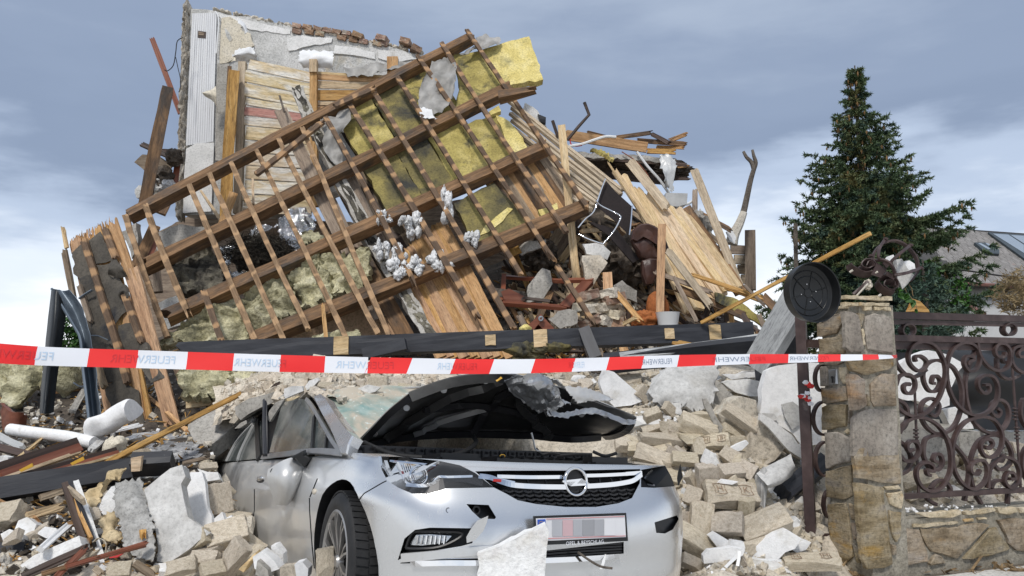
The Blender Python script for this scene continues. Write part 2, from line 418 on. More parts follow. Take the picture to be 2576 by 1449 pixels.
mat('membrane',[(.17,.165,.15),(.29,.28,.265),(.42,.415,.40)], ns=5, rough=.5, bump=.35, bs=12, var=.12)
mat('film',[(.38,.39,.39),(.58,.59,.59)], ns=5, rough=.3, bump=.4, bs=10, var=.05)
mat('board_yellow',[(.20,.165,.05),(.40,.33,.10),(.57,.48,.19)], ns=3.5, bump=.5, bs=35, bdist=.01, var=.08, over=[((.055,.055,.042),(1,1,1),2.6,.50,.64),((.05,.045,.03),(1,1,1),26,.66,.72)])
mat('board_clean',[(.52,.42,.13),(.66,.55,.20),(.75,.65,.31)],(2,2,1),3, bump=.5, bs=30, bdist=.01, var=.03, over=[((.20,.19,.10),(1,1,1),2.6,.58,.74)])
mat('board_dirty',[(.065,.058,.034),(.16,.135,.052),(.31,.255,.08)], ns=3, bump=.5, bs=35, bdist=.01, var=.1, over=[((.04,.04,.035),(1,1,1),2.0,.5,.64),((.03,.03,.022),(1,1,1),26,.66,.72)])
mat('wool',[(.10,.095,.06),(.34,.315,.19),(.60,.565,.38),(.66,.63,.48)],(1,1,2.2),3.2,9,.62, bump=.9, bs=16, bdist=.05, var=.12, dist=.8)
mat('wool_dark',[(.018,.017,.015),(.055,.05,.042),(.17,.155,.12),(.32,.29,.2)],(1,1,2),3,9,.62, bump=.9, bs=16, bdist=.05, var=.1, dist=.8)
mat('wool_white',[(.55,.55,.55),(.76,.765,.77),(.86,.86,.87)], ns=4, det=9, bump=.9, bs=20, bdist=.04, var=.06)
mat('foil',[(.55,.56,.58),(.78,.79,.8),(.88,.88,.9)], ns=8, rough=.16, metal=1, bump=.9, bs=14, bdist=.03, var=.05)
mat('tar_paper',[(.045,.040,.033),(.075,.066,.054),(.115,.10,.08)], ns=3.5, rough=.75, bump=.4, bs=18, bdist=.01, var=.08, over=[((.022,.024,.030),(1,1,1),1.4,.60,.66)])
mat('zinc',[(.10,.125,.155),(.15,.185,.225),(.23,.265,.305)],(1,1,.3),3, rough=.42, metal=.35, bump=.1, var=.05)
mat('pipe_dark',[(.012,.014,.016),(.026,.029,.032)], ns=4, rough=.42, metal=.3, bump=.1, var=.05)
mat('slate',[(.13,.13,.132),(.23,.23,.235),(.36,.36,.36)], ns=6, bump=.4, var=.3)
mat('cardboard',[(.52,.36,.235),(.60,.44,.30)], ns=2, bump=.1, var=.04)
mat('iron',[(.036,.022,.021),(.055,.034,.032),(.088,.06,.056)], ns=12, rough=.48, bump=.3, bs=60, bdist=.003, var=.1, over=[((.19,.165,.155),(1,1,1),9,.66,.8)])
mat('stone',[(.13,.09,.054),(.225,.168,.11),(.31,.25,.185),(.25,.22,.195)],(1,1,3.2),4.5,8, rough=.75, bump=.6, bs=22, bsc=(.6,.6,4), bdist=.012, var=.14, hue=.018, over=[((.34,.185,.06),(1,1,2.5),3.0,.58,.74),((.17,.12,.085),(1,1,4),6,.64,.78)])
mat('stone_grey',[(.20,.172,.145),(.29,.255,.215),(.38,.345,.30)],(1.6,1,1.2),3.5,8, rough=.75, bump=.45, bs=22, bsc=(1,1,2), bdist=.01, var=.1, over=[((.40,.25,.09),(1,1,1),2.6,.66,.8)])
mat('joint',[(.20,.18,.14),(.28,.255,.205),(.36,.33,.275)], ns=14, bump=.8, bs=50, bdist=.01, var=.05)
mat('cap_stone',[(.38,.30,.18),(.50,.42,.29),(.58,.50,.38)],(1,1,3),6, bump=.6, bs=28, bdist=.012, var=.12, over=[((.42,.25,.08),(1,1,1),5,.6,.75)])
mat('black_plastic',[(.009,.010,.011),(.016,.017,.018)], ns=4, rough=.38, bump=.05, var=.05)
mat('paving',[(.50,.485,.45),(.57,.555,.52),(.62,.61,.58)], ns=2.5, bump=.3, bs=60, bdist=.004, var=0, over=[((.36,.335,.29),(1,4,1),3,.64,.8)])
mat('roof_tile',[(.17,.16,.153),(.225,.214,.206),(.28,.268,.26)], ns=5, rough=.8, bump=.25, bs=20, var=.10, over=[((.33,.24,.21),(1,1,1),.9,.6,.72)])
mat('tile_gap',[(.055,.055,.055),(.075,.07,.07)], ns=3, var=0)
mat('house_wall', fine=.1, cols=[(.50,.505,.51),(.56,.565,.57)], ns=1.5, bump=.15, var=.02)
mat('eave_shade',[(.27,.275,.28),(.33,.335,.335)], ns=1.5, bump=.1, var=.02)
mat('glass_sky',[(.42,.48,.54),(.5,.56,.61)], ns=.6, rough=.08, metal=.7, bump=0, var=0)
mat('frame_dark',[(.03,.042,.05),(.05,.065,.075)], ns=3, rough=.4, bump=.05, var=.05)
mat('gutter_red',[(.16,.075,.06),(.2,.1,.08)], ns=3, rough=.5, bump=.05, var=.05)
mat('needles',[(.034,.066,.032),(.075,.118,.052),(.14,.165,.078)], ns=3, det=4, rough=.7, bump=0, var=.05, over=[((.15,.115,.03),(1,1,.6),1.3,.57,.72)])
mat('needles_blue',[(.028,.062,.045),(.055,.098,.07),(.10,.145,.105)], ns=3, det=4, rough=.7, bump=0, var=.05)
mat('needles_brown',[(.14,.10,.05),(.22,.165,.085),(.28,.21,.11)], ns=6, det=3, rough=.8, bump=0, var=.2)
mat('cone',[(.17,.095,.035),(.25,.145,.055)], ns=8, rough=.7, bump=0, var=.1)
mat('bark',[(.06,.048,.038),(.12,.10,.082),(.19,.165,.14)],(3,3,.6),5, bump=.7, bs=20, bdist=.02, var=.1)
mat('bark_pale',[(.40,.36,.30),(.52,.48,.41),(.60,.56,.50)], ns=5, bump=.4, var=.1)
mat('leaf',[(.018,.06,.009),(.035,.10,.016),(.065,.15,.03)], ns=3, rough=.5, bump=.1, var=.2)
mat('leather',[(.028,.013,.010),(.05,.022,.016),(.085,.04,.028)], ns=5, rough=.38, bump=.35, bs=10, bdist=.02, var=.08)
mat('orange_cloth',[(.28,.085,.02),(.38,.125,.035)], ns=4, bump=.2, var=.05)
mat('beige_cloth',[(.44,.34,.19),(.55,.44,.27),(.62,.52,.35)], ns=3, bump=.3, bs=12, var=.05)
mat('black_cloth',[(.012,.008,.008),(.024,.015,.015)], ns=4, rough=.7, bump=.1, var=.1)
mat('chrome',[(.72,.73,.75),(.80,.81,.83)], ns=3, rough=.08, metal=1, bump=0, var=0)
mat('steel',[(.32,.33,.34),(.44,.45,.46)], ns=5, rough=.3, metal=.8, bump=.1, var=.1)
mat('white_plastic',[(.68,.69,.69),(.76,.765,.765)], ns=3, rough=.4, bump=.05, var=.04)
mat('grey_plastic',[(.35,.355,.35),(.45,.455,.45)], ns=3, rough=.5, bump=.1, var=.1)
mat('black_rubber',[(.012,.012,.013),(.022,.022,.023)], ns=6, rough=.65, bump=.2, bs=60, var=.05)
mat('tape_white',[(.72,.735,.78),(.77,.785,.82)], ns=2, rough=.42, bump=0, var=0)
mat('tape_red',[(.76,.022,.022),(.82,.04,.035)], ns=2, rough=.38, bump=0, var=0)
mat('ink_blue',[(.48,.60,.74),(.53,.645,.77)], ns=2, rough=.5, bump=0, var=0)
mat('ink_red',[(.60,.024,.03),(.64,.032,.035)], ns=2, rough=.5, bump=0, var=0)
mat('ink_dark',[(.22,.27,.36),(.28,.33,.42)], ns=2, rough=.5, bump=0, var=0)
mat('ink_black',[(.02,.02,.022),(.03,.03,.03)], ns=2, rough=.5, bump=0, var=0)
mat('stamp_dark',[(.25,.17,.115),(.31,.22,.15)], ns=9, rough=.9, bump=.3, var=.05)
mat('cloth_red',[(.42,.02,.02),(.6,.04,.04)], ns=4, rough=.5, bump=.1, var=.1)
mat('straw_dark',[(.010,.009,.007),(.028,.023,.017),(.06,.05,.036)], ns=6, rough=.8, bump=.5, var=.1)
mat('chaff',[(.14,.09,.045),(.25,.17,.09),(.36,.26,.15)], ns=9, rough=.9, bump=.5, var=.1)
# battens: dark weathered laths with paler patches where the tiles sat
def batten_mat(name, cols, spot, amp):
    m = mat(name, cols, G, 3,8, bump=.3, bs=12, bsc=(1,9,9), var=.18)
    t = m.node_tree; L = t.links.new
    b = [n for n in t.nodes if n.type == 'BSDF_PRINCIPLED'][0]
    old = b.inputs['Base Color'].links[0].from_socket
    tc = N(t, 'ShaderNodeTexCoord'); s = N(t, 'ShaderNodeSeparateXYZ'); L(tc.outputs['Object'], s.inputs[0])
    oi = N(t, 'ShaderNodeObjectInfo')
    nz = N(t, 'ShaderNodeTexNoise', i_Scale=5., i_Detail=3); L(tc.outputs['Object'], nz.inputs['Vector'])
    a = N(t, 'ShaderNodeMath', operation='MULTIPLY_ADD'); a.inputs[1].default_value = 28.; L(s.outputs['X'], a.inputs[0])
    r9 = N(t, 'ShaderNodeMath', operation='MULTIPLY'); r9.inputs[1].default_value = 40.; L(oi.outputs['Random'], r9.inputs[0]); L(r9.outputs[0], a.inputs[2])
    a2 = N(t, 'ShaderNodeMath', operation='MULTIPLY_ADD'); a2.inputs[1].default_value = amp; L(nz.outputs['Fac'], a2.inputs[0]); L(a.outputs[0], a2.inputs[2])
    sn = N(t, 'ShaderNodeMath', operation='SINE'); L(a2.outputs[0], sn.inputs[0])
    rp = ramp(t, [(.62,0.),(.95,1.)]); mr = N(t, 'ShaderNodeMapRange'); mr.inputs[1].default_value = -1; L(sn.outputs[0], mr.inputs[0]); L(mr.outputs[0], rp.inputs[0])
    mx = N(t, 'ShaderNodeMix', data_type='RGBA'); L(rp.outputs[0], mx.inputs['Factor']); L(old, mx.inputs[6]); mx.inputs[7].default_value = (*spot, 1); L(mx.outputs[2], b.inputs['Base Color'])
batten_mat('wood_batten',[(.075,.05,.034),(.125,.08,.05),(.18,.118,.075)],(.38,.23,.12),7.)
batten_mat('wood_lath',[(.16,.10,.055),(.25,.16,.09),(.34,.225,.13)],(.42,.27,.15),9.)
# silver car paint under a coat of rubble dust (more on the flanks' scratches)
def car_paint():
    m = mat('car_paint',[(.67,.68,.695),(.71,.72,.73)], ns=2, rough=.30, metal=.86, bump=0, var=0, coat=.6, spec=.5)
    t = m.node_tree; L = t.links.new; b = [n for n in t.nodes if n.type == 'BSDF_PRINCIPLED'][0]
    tc = N(t, 'ShaderNodeTexCoord')
    old = b.inputs['Base Color'].links[0].from_socket
    mp = N(t, 'ShaderNodeMapping'); mp.inputs['Scale'].default_value = (1,1,.8); L(tc.outputs['Object'], mp.inputs[0])
    n1 = N(t, 'ShaderNodeTexNoise', i_Scale=2.2, i_Detail=8, i_Roughness=.65); L(mp.outputs[0], n1.inputs['Vector'])
    mp2 = N(t, 'ShaderNodeMapping'); mp2.inputs['Scale'].default_value = (2,22,3.5); mp2.inputs['Rotation'].default_value = (.35,0,0); L(tc.outputs['Object'], mp2.inputs[0])
    n2 = N(t, 'ShaderNodeTexNoise', i_Scale=3, i_Detail=6, i_Roughness=.7); L(mp2.outputs[0], n2.inputs['Vector'])
    s = N(t, 'ShaderNodeSeparateXYZ'); L(tc.outputs['Object'], s.inputs[0])
    back = N(t, 'ShaderNodeMapRange'); back.inputs[1].default_value = .7; back.inputs[2].default_value = 2.6; L(s.outputs['Y'], back.inputs[0])
    r1 = ramp(t, [(.30,0.),(.62,.95)]); L(n1.outputs['Fac'], r1.inputs[0])
    r2 = ramp(t, [(.50,0.),(.68,.9)]); L(n2.outputs['Fac'], r2.inputs[0])
    mxx = N(t, 'ShaderNodeMath', operation='MAXIMUM'); L(r1.outputs[0], mxx.inputs[0]); L(r2.outputs[0], mxx.inputs[1])
    bb = N(t, 'ShaderNodeMath', operation='MULTIPLY_ADD'); bb.inputs[1].default_value = .8; bb.inputs[2].default_value = .12; L(back.outputs[0], bb.inputs[0])
    mu = N(t, 'ShaderNodeMath', operation='MULTIPLY'); L(mxx.outputs[0], mu.inputs[0]); L(bb.outputs[0], mu.inputs[1])
    mx = N(t, 'ShaderNodeMix', data_type='RGBA'); L(mu.outputs[0], mx.inputs['Factor']); L(old, mx.inputs[6]); mx.inputs[7].default_value = (.43,.42,.395,1); L(mx.outputs[2], b.inputs['Base Color'])
    for inp, a, c in (('Metallic',.86,.1),('Roughness',.24,.6),('Coat Weight',.7,.05)):
        mr = N(t, 'ShaderNodeMapRange'); mr.inputs[3].default_value = a; mr.inputs[4].default_value = c; L(mu.outputs[0], mr.inputs[0]); L(mr.outputs[0], b.inputs[inp])
car_paint()
mat('car_black',[(.008,.008,.009),(.014,.014,.015)], ns=5, rough=.4, bump=0, var=.1)
mat('car_satin',[(.018,.018,.020),(.03,.03,.032)], ns=5, rough=.3, bump=0, var=.1, metal=.3)
mat('car_under',[(.03,.03,.03),(.075,.075,.075),(.16,.16,.158)], ns=3.0, rough=.30, bump=.1, var=.1, metal=.6)
mat('alloy',[(.30,.29,.28),(.42,.41,.40)], ns=6, rough=.38, metal=.8, bump=.1, var=0)
mat('car_glass',[(.04,.05,.05),(.075,.088,.085)], ns=2.5, rough=.16, bump=0, var=0, spec=.7, over=[((.29,.285,.265),(1,1,1),2.2,.44,.8),((.46,.44,.40),(3,3,1.5),42,.64,.70)])
mat('glass_cracked',[(.10,.19,.175),(.20,.32,.295),(.40,.50,.46)], ns=9, det=8, rough=.35, bump=.6, bs=55, bdist=.004, var=0, over=[((.50,.44,.35),(1,1,1),3,.42,.58),((.6,.66,.62),(1,1,1),30,.6,.66)])
mat('lamp_glass',[(.95,.96,.97),(1,1,1)], rough=.03, bump=0, var=0, trans=1, spec=.5)
mat('lamp_clear',[(.50,.52,.55),(.66,.68,.70)], ns=20, rough=.1, metal=.8, bump=.3, bs=30, var=0)
mat('plate_white',[(.66,.66,.68),(.70,.70,.715)], ns=2, rough=.4, bump=0, var=0)
mat('plate_blue',[(.02,.08,.42),(.03,.1,.48)], ns=2, rough=.4, bump=0, var=0)
mat('plate_grey',[(.36,.365,.39),(.42,.425,.445)], ns=2, rough=.4, bump=0, var=.25)
mat('plate_pink',[(.55,.36,.38),(.6,.42,.44)], ns=2, rough=.4, bump=0, var=.1)
mat('ochre',[(.55,.30,.03),(.62,.36,.04)], ns=3, rough=.5, bump=0, var=.05)
# ------------------------------------------------------------------ ground and heap
mk('ground',[(-600,-50,-.01),(600,-50,-.01),(600,1500,-.01),(-600,1500,-.01)],[(0,1,2,3)], MT['soil'], kind='structure')
mk('pavement',[(-30,-6,.006),(30,-6,.006),(30,14.9,.006),(2.62,4.93,.006),(2.1,4.76,.006),(1.5,4.1,.006),(-4,3.6,.006),(-30,3.6,.006)],[tuple(range(8))], MT['paving'], kind='structure')
CP = [(560,1250,5.3),(640,1405,4.55),(430,1420,4.5),(200,1430,4.3),(0,1430,4.3),(-200,1420,4.3),(0,1230,5.4),(250,1240,5.4),(450,1220,5.4),(100,1090,6.8),(300,1090,6.8),(470,1110,6.3),
      (520,1060,7.1),(620,990,7.5),(800,980,7.2),(1000,975,6.9),(1200,975,6.8),(1400,975,6.7),(1560,990,6.5),
      (1750,1445,4.35),(1860,1440,4.5),(2010,1430,4.8),(1740,1230,5.2),(1900,1230,5.3),(1680,1070,5.8),(1900,1080,5.9),(1800,980,6.4),(1960,980,6.5),(2030,1220,5.5),
      (600,930,7.9),(1000,925,7.9),(1500,925,7.8),(1850,915,7.6),(500,880,9.2),(800,880,9.2),(1150,870,9.0),(1330,820,8.8),(1480,760,9.1),(1600,700,9.5),
      (1740,830,8.8),(1850,850,8.6),(1650,560,10.4),(1500,500,10.6),(1790,760,9.9),(1900,840,9.4),(2300,1130,6.5),(2520,1170,6.5),(2400,1080,7.6),(2150,990,7.3),(200,960,8.5),(40,970,8.5),(400,940,8.8),
      (900,700,11.0),(600,760,11.0),(1200,680,10.8)]
cpw = [tuple(P(*c)) for c in CP]
cpw += [(-5,4,0),(-2.4,3.9,-.02),(-1.5,3.9,-.03),(-.6,3.4,-.06),(0,3.1,-.06),(1.1,3.6,-.05),(1.6,4.0,-.03),(2.4,4.9,-.03),(3.2,5.75,.30),(4.2,6.4,.35),(3.0,4.8,-.06),(3.6,5.0,-.06),(2.6,4.4,-.08),(4.6,5.2,-.06),(-7,13,.4),(-3,13.6,.6),(0,13.8,.8),(3,13.4,.6),(5,11,.3),
        (-8,8,.3),(6.5,7.6,.2),(8,10,.1),(8,13,.1),(-8,5,.1),(-8,13,.2),(6,5.4,-.06),(0,4.3,-.02),(-.8,5.2,.0),(.9,5.0,0),(-1.3,6.0,.2)]
cpw = np.array(cpw)
def _rbf():
    X = cpw[:, :2]; n = len(X)
    A = np.sqrt(((X[:, None] - X[None]) ** 2).sum(-1) + .04)
    B = np.zeros((n + 1, n + 1)); B[:n, :n] = A; B[n, :n] = B[:n, n] = 1
    return np.linalg.solve(B, np.append(cpw[:, 2],0))
RBFW = _rbf()
PHI = math.radians(31); CARF = Vector((.305,3.70,0))
CU = Vector((-math.sin(PHI), math.cos(PHI),0)); CSV = Vector((math.cos(PHI), math.sin(PHI),0))
def heap_arr(x, y):
    x = np.asarray(x, float); y = np.asarray(y, float)
    r = np.sqrt((x[..., None] - cpw[:, 0]) ** 2 + (y[..., None] - cpw[:, 1]) ** 2 + .04)
    h = (r * RBFW[:-1]).sum(-1) + RBFW[-1]
    lx = (x - CARF.x) * CSV.x + (y - CARF.y) * CSV.y; ly = (x - CARF.x) * CU.x + (y - CARF.y) * CU.y
    inside = np.clip(np.minimum(1.05 - np.abs(lx), np.minimum(ly + .2,4.3 - ly)) / .18,0,1)
    h = h * (1 - inside) + np.minimum(h, -.03) * inside
    e1 = (x - 2.245) * .94 + (y - 4.87) * .342; e2 = -(x - 2.245) * .342 + (y - 4.87) * .94
    fr = np.clip(np.minimum((e1 + .1) / .2,(.28 - e2) / .15),0,1)
    return h * (1 - fr) + np.minimum(h, -.06) * fr
def heap(x, y): return float(heap_arr(np.array([x]), np.array([y]))[0])
def drop(px, py, d0=3.4, d1=13, lift=0):
    """first point of the heap on the ray through a picture point"""
    ds = np.linspace(d0, d1,400); r = ray(px, py)
    xs, ys, zs = r.x / r.y * ds, ds, CAMZ + r.z / r.y * ds
    hit = np.nonzero(zs < np.maximum(heap_arr(xs, ys),0) + lift)[0]
    i = hit[0] if len(hit) else 399
    return Vector((xs[i], ys[i], zs[i]))
def build_heap():
    gx = np.arange(-8.5,8.51,.065); gy = np.arange(3.0,14,.065)
    X, Y = np.meshgrid(gx, gy); H = heap_arr(X, Y)
    V = []
    for x, y, h in zip(X.ravel(), Y.ravel(), H.ravel()):
        q = Vector((x, y, 0))
        V.append((x, y, h + .05 * mnoise.noise(q * 3.1) + .035 * mnoise.noise(q * 8.3) - .02))
    nx, ny = len(gx), len(gy)
    keep = [(j * nx + i, j * nx + i + 1,(j + 1) * nx + i + 1,(j + 1) * nx + i) for j in range(ny - 1) for i in range(nx - 1)
            if max(V[j * nx + i][2], V[(j + 1) * nx + i + 1][2], V[j * nx + i + 1][2]) > -.03]
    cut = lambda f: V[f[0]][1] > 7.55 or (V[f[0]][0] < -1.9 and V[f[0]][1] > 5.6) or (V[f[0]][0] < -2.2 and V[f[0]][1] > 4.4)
    mk('rubble_ground', V, [f for f in keep if not cut(f)], MT['rubble'], kind='structure', smooth=True)
    mk('shaded_debris_ground', V, [f for f in keep if cut(f)], MT['debris_and_shade'], kind='structure', smooth=True)  # rear and left heap; the rear's dark colour stands in for interior shade
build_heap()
# ================================================================== THE RUIN: fallen roof
LP = Plane(P(420,850,7.7), P(1480,520,8.7), P(1175,90,10.2))
RAF = [None, (322,548,1190,95),(356,678,1290,220),(413,803,1381,369),(627,863,1483,518)]
def on_rafter(x0, r):
    y0 = 548 - (x0 - 322) * .5219
    k = .463 + (x0 - 581) * (.68 - .463) / (1173 - 581)
    x1, y1, x2, y2 = RAF[r]; s = (y2 - y1) / (x2 - x1)
    y = (y1 + (x0 - k * y0 - x1) * s) / (1 - k * s)
    return (x0 + k * (y - y0), y)
roof = empty('fallen_roof', LP.at(700,850), 'collapsed roof frame of dark rafters and pale battens leaning over the ruin', 'roof frame'); roof['kind'] = 'thing'
kc = K(1400,50,2400,1932)
for i, (x1, y1, x2, y2) in enumerate(RAF[1:]):
    beam('rafter', LP.at(x1, y1,-.09), LP.at(x2, y2,-.09),[.125,.14,.14,.15][i],.15, MT['wood_rafter'], LP.n, roof, k=3, segs=16, jit=.006, warp=.006, j0=.10 if i else .04, j1=.09)
beam('rafter_tail', P(1255,245,9.3), P(1352,226,9.25),.15,.12, MT['wood_rafter'], LP.n, roof, k=3, j1=.16, taper=.55)
BAT = [(315,541,422,849),(365,515,479,803),(476,464,644,863),(526,436,715,858),(581,407,779,835),(644,376,872,853),(700,348,954,846),(760,320,979,846),
       (818,294,1053,735),(876,258,1206,806),(936,224,1295,831),(998,192,1313,696),(1048,138,1498,817),(1110,107,1427,586),(1173,74,1480,526)]
for i, (x1, y1, x2, y2) in enumerate(BAT):
    A, B = LP.at(x1, y1,.028), LP.at(x2, y2,.028)
    if i == 12: B = LP.at(1400,668,.028)
    beam('batten', A, B, R.uniform(.052,.064),.038, MT['wood_lath' if i < 8 else 'wood_batten'], LP.n, roof, k=2, segs=14, jit=.005, warp=.014, twist=.05, j0=.02, j1=[.0,.3,.04,.03,.06,.02,.05,.02,.28,.2,.05,.05,.3,.03,.05][i])
for (x1, y1, x2, y2, w) in [(512,730,562,870,.06),(642,440,820,300,.07),(840,268,948,220,.075),(1400,668,1500,822,.05)]:
    beam('loose_batten', LP.at(x1, y1,.09), LP.at(x2, y2,.09), w, .04, MT['wood_batten'], LP.n, roof, segs=10, j0=.03, j1=.12)
def panel(pts, m, off=-.17, th=.09, amp=.012, relief=.015):
    return slab('insulation_panel',[LP.at(*p, off) for p in pts], th, MT[m], roof, seg=.09, amp=amp, relief=relief)
def lp(r1, r2, a, b): return [on_rafter(a, r1), on_rafter(b, r1), on_rafter(b, r2), on_rafter(a, r2)]
slab('sheathing',[LP.at(*p, -.34) for p in lp(1,3,832,1075)],.03, MT['wood_dark'], roof, seg=.2, amp=.02)
panel(lp(1,2,838,925), 'board_yellow'); panel(lp(1,2,927,1062), 'board_dirty',-.175)
panel(kc([(330,505),(560,375),(600,480),(770,700),(660,780),(520,840)]), 'board_yellow',-.165)
panel(kc([(715,318),(905,285),(1110,560),(950,622),(722,738),(760,560)]), 'board_yellow',-.15)
panel(kc([(906,283),(1100,225),(1290,180),(1345,340),(1395,505),(1330,520),(1290,512),(1112,560)]), 'board_clean',-.15,.1)
panel(lp(2,3,835,912), 'board_dirty'); panel(lp(2,3,914,985), 'board_dirty',-.175); panel(lp(2,3,987,1062), 'board_yellow',-.165)
panel(kc([(780,850),(1045,765),(1150,1080),(1000,1180),(870,1222),(850,1050)]), 'board_yellow',-.15)
panel(kc([(1040,775),(1140,820),(1215,910),(1275,1015),(1150,1080)]), 'board_clean',-.12,.09)
k11 = K(1100,700,2400,2355)
panel(k11([(1220,170),(1500,20),(1620,150),(1745,290),(1620,385),(1410,492),(1345,420)]), 'board_dirty',-.14)
panel(k11([(1440,330),(1600,200),(1640,210),(1520,330),(1400,400)]), 'board_clean',-.125,.02)
panel(k11([(1815,215),(1950,168),(1962,230),(1840,272)]), 'board_clean',-.10,.06)
panel(kc([(985,745),(1060,700),(1075,738),(1000,775)]), 'board_clean',-.10,.06)
for i in range(6):
    x0 = 772 + i * 13; a, b = on_rafter(x0,2), on_rafter(x0,4)
    beam('sheathing_board', LP.at(*a, -.42), LP.at(*b, -.42 - .01 * (i % 2)),.13,.022, MT[['wood_old', 'wood_dark', 'wood_old'][i % 3]], LP.n, roof)
for i in range(9):
    x0 = 1048 + i * 15; a, b = on_rafter(x0,3), on_rafter(x0,4)
    beam('sheathing_board', LP.at(*a, -.26), LP.at(*b, -.26 - .01 * (i % 2)),.115,.022, MT[['wood_fresh', 'wood_rafter', 'wood_old'][i % 3]], LP.n, roof)
# torn roof membrane and films caught in the battens
def torn(name, rows, m, amp, label, seed, th=.003):
    return patch(name, rows, 7, MT[m], None, th, amp, 7, seed, edge=.012, label=label, cat='membrane')
def latd(pts, off=0): return [(x, y, LP.d(x, y) + off) for x, y in pts]
torn('torn_membrane',[latd(kc([(560,375),(640,350),(715,340)]),.02), latd(kc([(480,520),(620,480),(740,440)]),-.05), latd(kc([(450,690),(560,640),(720,600)]),.0), latd(kc([(500,790),(580,760),(690,700)]),-.03)], 'membrane',.06, 'large torn grey membrane flapping across the upper battens beside yellow insulation',1)
torn('torn_membrane',[latd(kc([(890,185),(960,165),(1065,190)]),.15), latd(kc([(880,235),(950,235),(1060,235)]),.1), latd(kc([(760,320),(840,290),(950,262)]),.02)], 'membrane',.05, 'grey membrane scrap on the topmost rafter end against the sky',2)
k1 = K(500,0,1700,1932)
torn('torn_membrane',[latd(k1([(1205,740),(1300,715),(1415,680)]),.08), latd(k1([(1230,830),(1320,800),(1390,760)]),.0), latd(k1([(1225,930),(1300,910),(1340,850)]),.05), latd(k1([(1310,1050),(1350,1010),(1370,920)]),.1)], 'membrane',.06, 'pale plastic film bunched where the second rafter meets the leaning plaster strip',3)
torn('torn_membrane',[latd(kc([(445,720),(490,710),(540,735)]),-.04), latd(kc([(470,790),(520,800),(590,800)]),-.07)], 'paper_white',.03, 'small white torn paper flap under the grey membrane',4)
def tuft(name, c, rad, m, seed, **kw):
    """a ragged hanging tuft: several torn lumps in one mesh"""
    r3 = random.Random(seed); V, Fc = [],[]; vs, fc = ICO[3]
    wk = Vector((0,0,0))
    for b in range(26):
        wk = Vector((max(-1, min(1, wk.x + r3.gauss(0,.5))), r3.uniform(-.6,.6), max(-1.3, min(1, wk.z + r3.gauss(-.02,.5))))); o = Vector((wk.x * rad[0], wk.y * rad[1], wk.z * rad[2])); s = r3.choice((.14,.18,.25,.34,.42)); off_ = Vector((r3.uniform(0,90), b, seed)); k = len(V)
        st = Vector((r3.uniform(.6,1.1),.9, r3.uniform(.7,1.6)))
        for v in vs:
            h = 0; a = 1; q = v * 1.9 + off_
            for _ in range(4): h += a * (1 - 2.2 * abs(mnoise.noise(q))); a *= .6; q = q * 2.2
            p = v * (.7 + .62 * h); V.append(o + Vector((p.x * rad[0] * st.x, p.y * rad[1], p.z * rad[2] * st.z)) * s)
        Fc += [tuple(k + i for i in f) for f in fc]
    return mk(name, V, Fc, MT[m], None, Matrix.Translation(c), smooth=True, **kw)
# clumps of white loose wool on the third and fourth rafters
for i, (x, y, rx, rz, nm) in enumerate([(960,300,46,62, 'between two battens at the third rafter'),(870,320,34,40, 'beside the third rafter, greyest of the white clumps'),(860,470,50,60, 'above the fourth rafter nearest the plaster strip'),
        (1130,530,72,70, 'hanging widest over the fourth rafter'),(840,650,62,55, 'lowest against the fourth rafter by the charred strip'),(930,610,50,44, 'in the middle on the fourth rafter'),(1185,180,40,80, 'hanging under the third rafter near the dirty panel'),
        (1335,440,46,50, 'beside the lower dirty insulation panel'),(710,480,40,50, 'stuck to the plaster strip'),(725,270,40,36, 'caught on the third rafter end of a batten')]):
    px, py = k11(x, y); d = LP.d(px, py) - .02
    tuft('wool_clump', P(px, py, d),(rx * k11.s * mpp(d),.07, rz * k11.s * mpp(d)), 'wool_white', i + 3, label='white loose wool clump ' + nm, cat='insulation wool', group='white wool clumps on the fallen roof')
# ---- yellow-grey mineral wool batts behind the lower battens
def wool(pts, off, th, m, seed, label, amp=.10, sub=None):
    pts = [(x, y, LP.d(x, y) + off) for x, y in pts]
    o = slab('mineral_wool',[P(*p) for p in pts], th, MT[m], seg=.10, amp=.03, label=label, cat='insulation wool', group='mineral wool batts')
    return o
kb = K(200,700,1300,1992)
def woolp(rows, m, amp, seed, label, off=.28, th=.1, n=9):
    rows = [[(x, y, LP.d(x, y) + off) for x, y in kb(r)] for r in rows]
    return patch('mineral_wool', rows, n, MT[m], None, th, amp, 5.5, seed, edge=.03, label=label, cat='insulation wool', group='mineral wool batts')
woolp([[(1000,990),(1120,860),(1230,790),(1290,790)],[(900,1080),(1080,980),(1200,900),(1330,900)],[(790,1180),(980,1110),(1200,1060),(1380,1030)],[(800,1230),(1000,1200),(1200,1180),(1420,1150)]], 'wool',.15,1, 'yellowish wool batt lowest behind the battens, above the long black beam')
woolp([[(1380,830),(1480,740),(1600,680),(1660,640)],[(1340,900),(1500,850),(1620,790),(1700,740)],[(1390,1000),(1500,960),(1650,930),(1760,900)],[(1430,1080),(1560,1040),(1680,1000),(1780,980)]], 'wool',.16,2, 'yellowish wool batt in the middle below the third rafter')
woolp([[(1680,660),(1760,610),(1830,590),(1880,580)],[(1700,760),(1780,740),(1850,700),(1960,650)],[(1780,880),(1860,840),(1930,800),(1990,760)],[(1790,980),(1880,930),(1960,900),(2000,870)]], 'wool',.15,3, 'pale wool batt folded beside the dark batten near the wall foot')
woolp([[(1880,600),(1950,570),(2100,540),(2250,545)],[(1910,680),(2000,640),(2120,620),(2260,630)],[(1960,790),(2050,760),(2150,740),(2250,730)],[(2000,860),(2060,850),(2130,840),(2200,820)]], 'wool',.13,4, 'pale crumpled wool batt nearest the charred plaster strip')
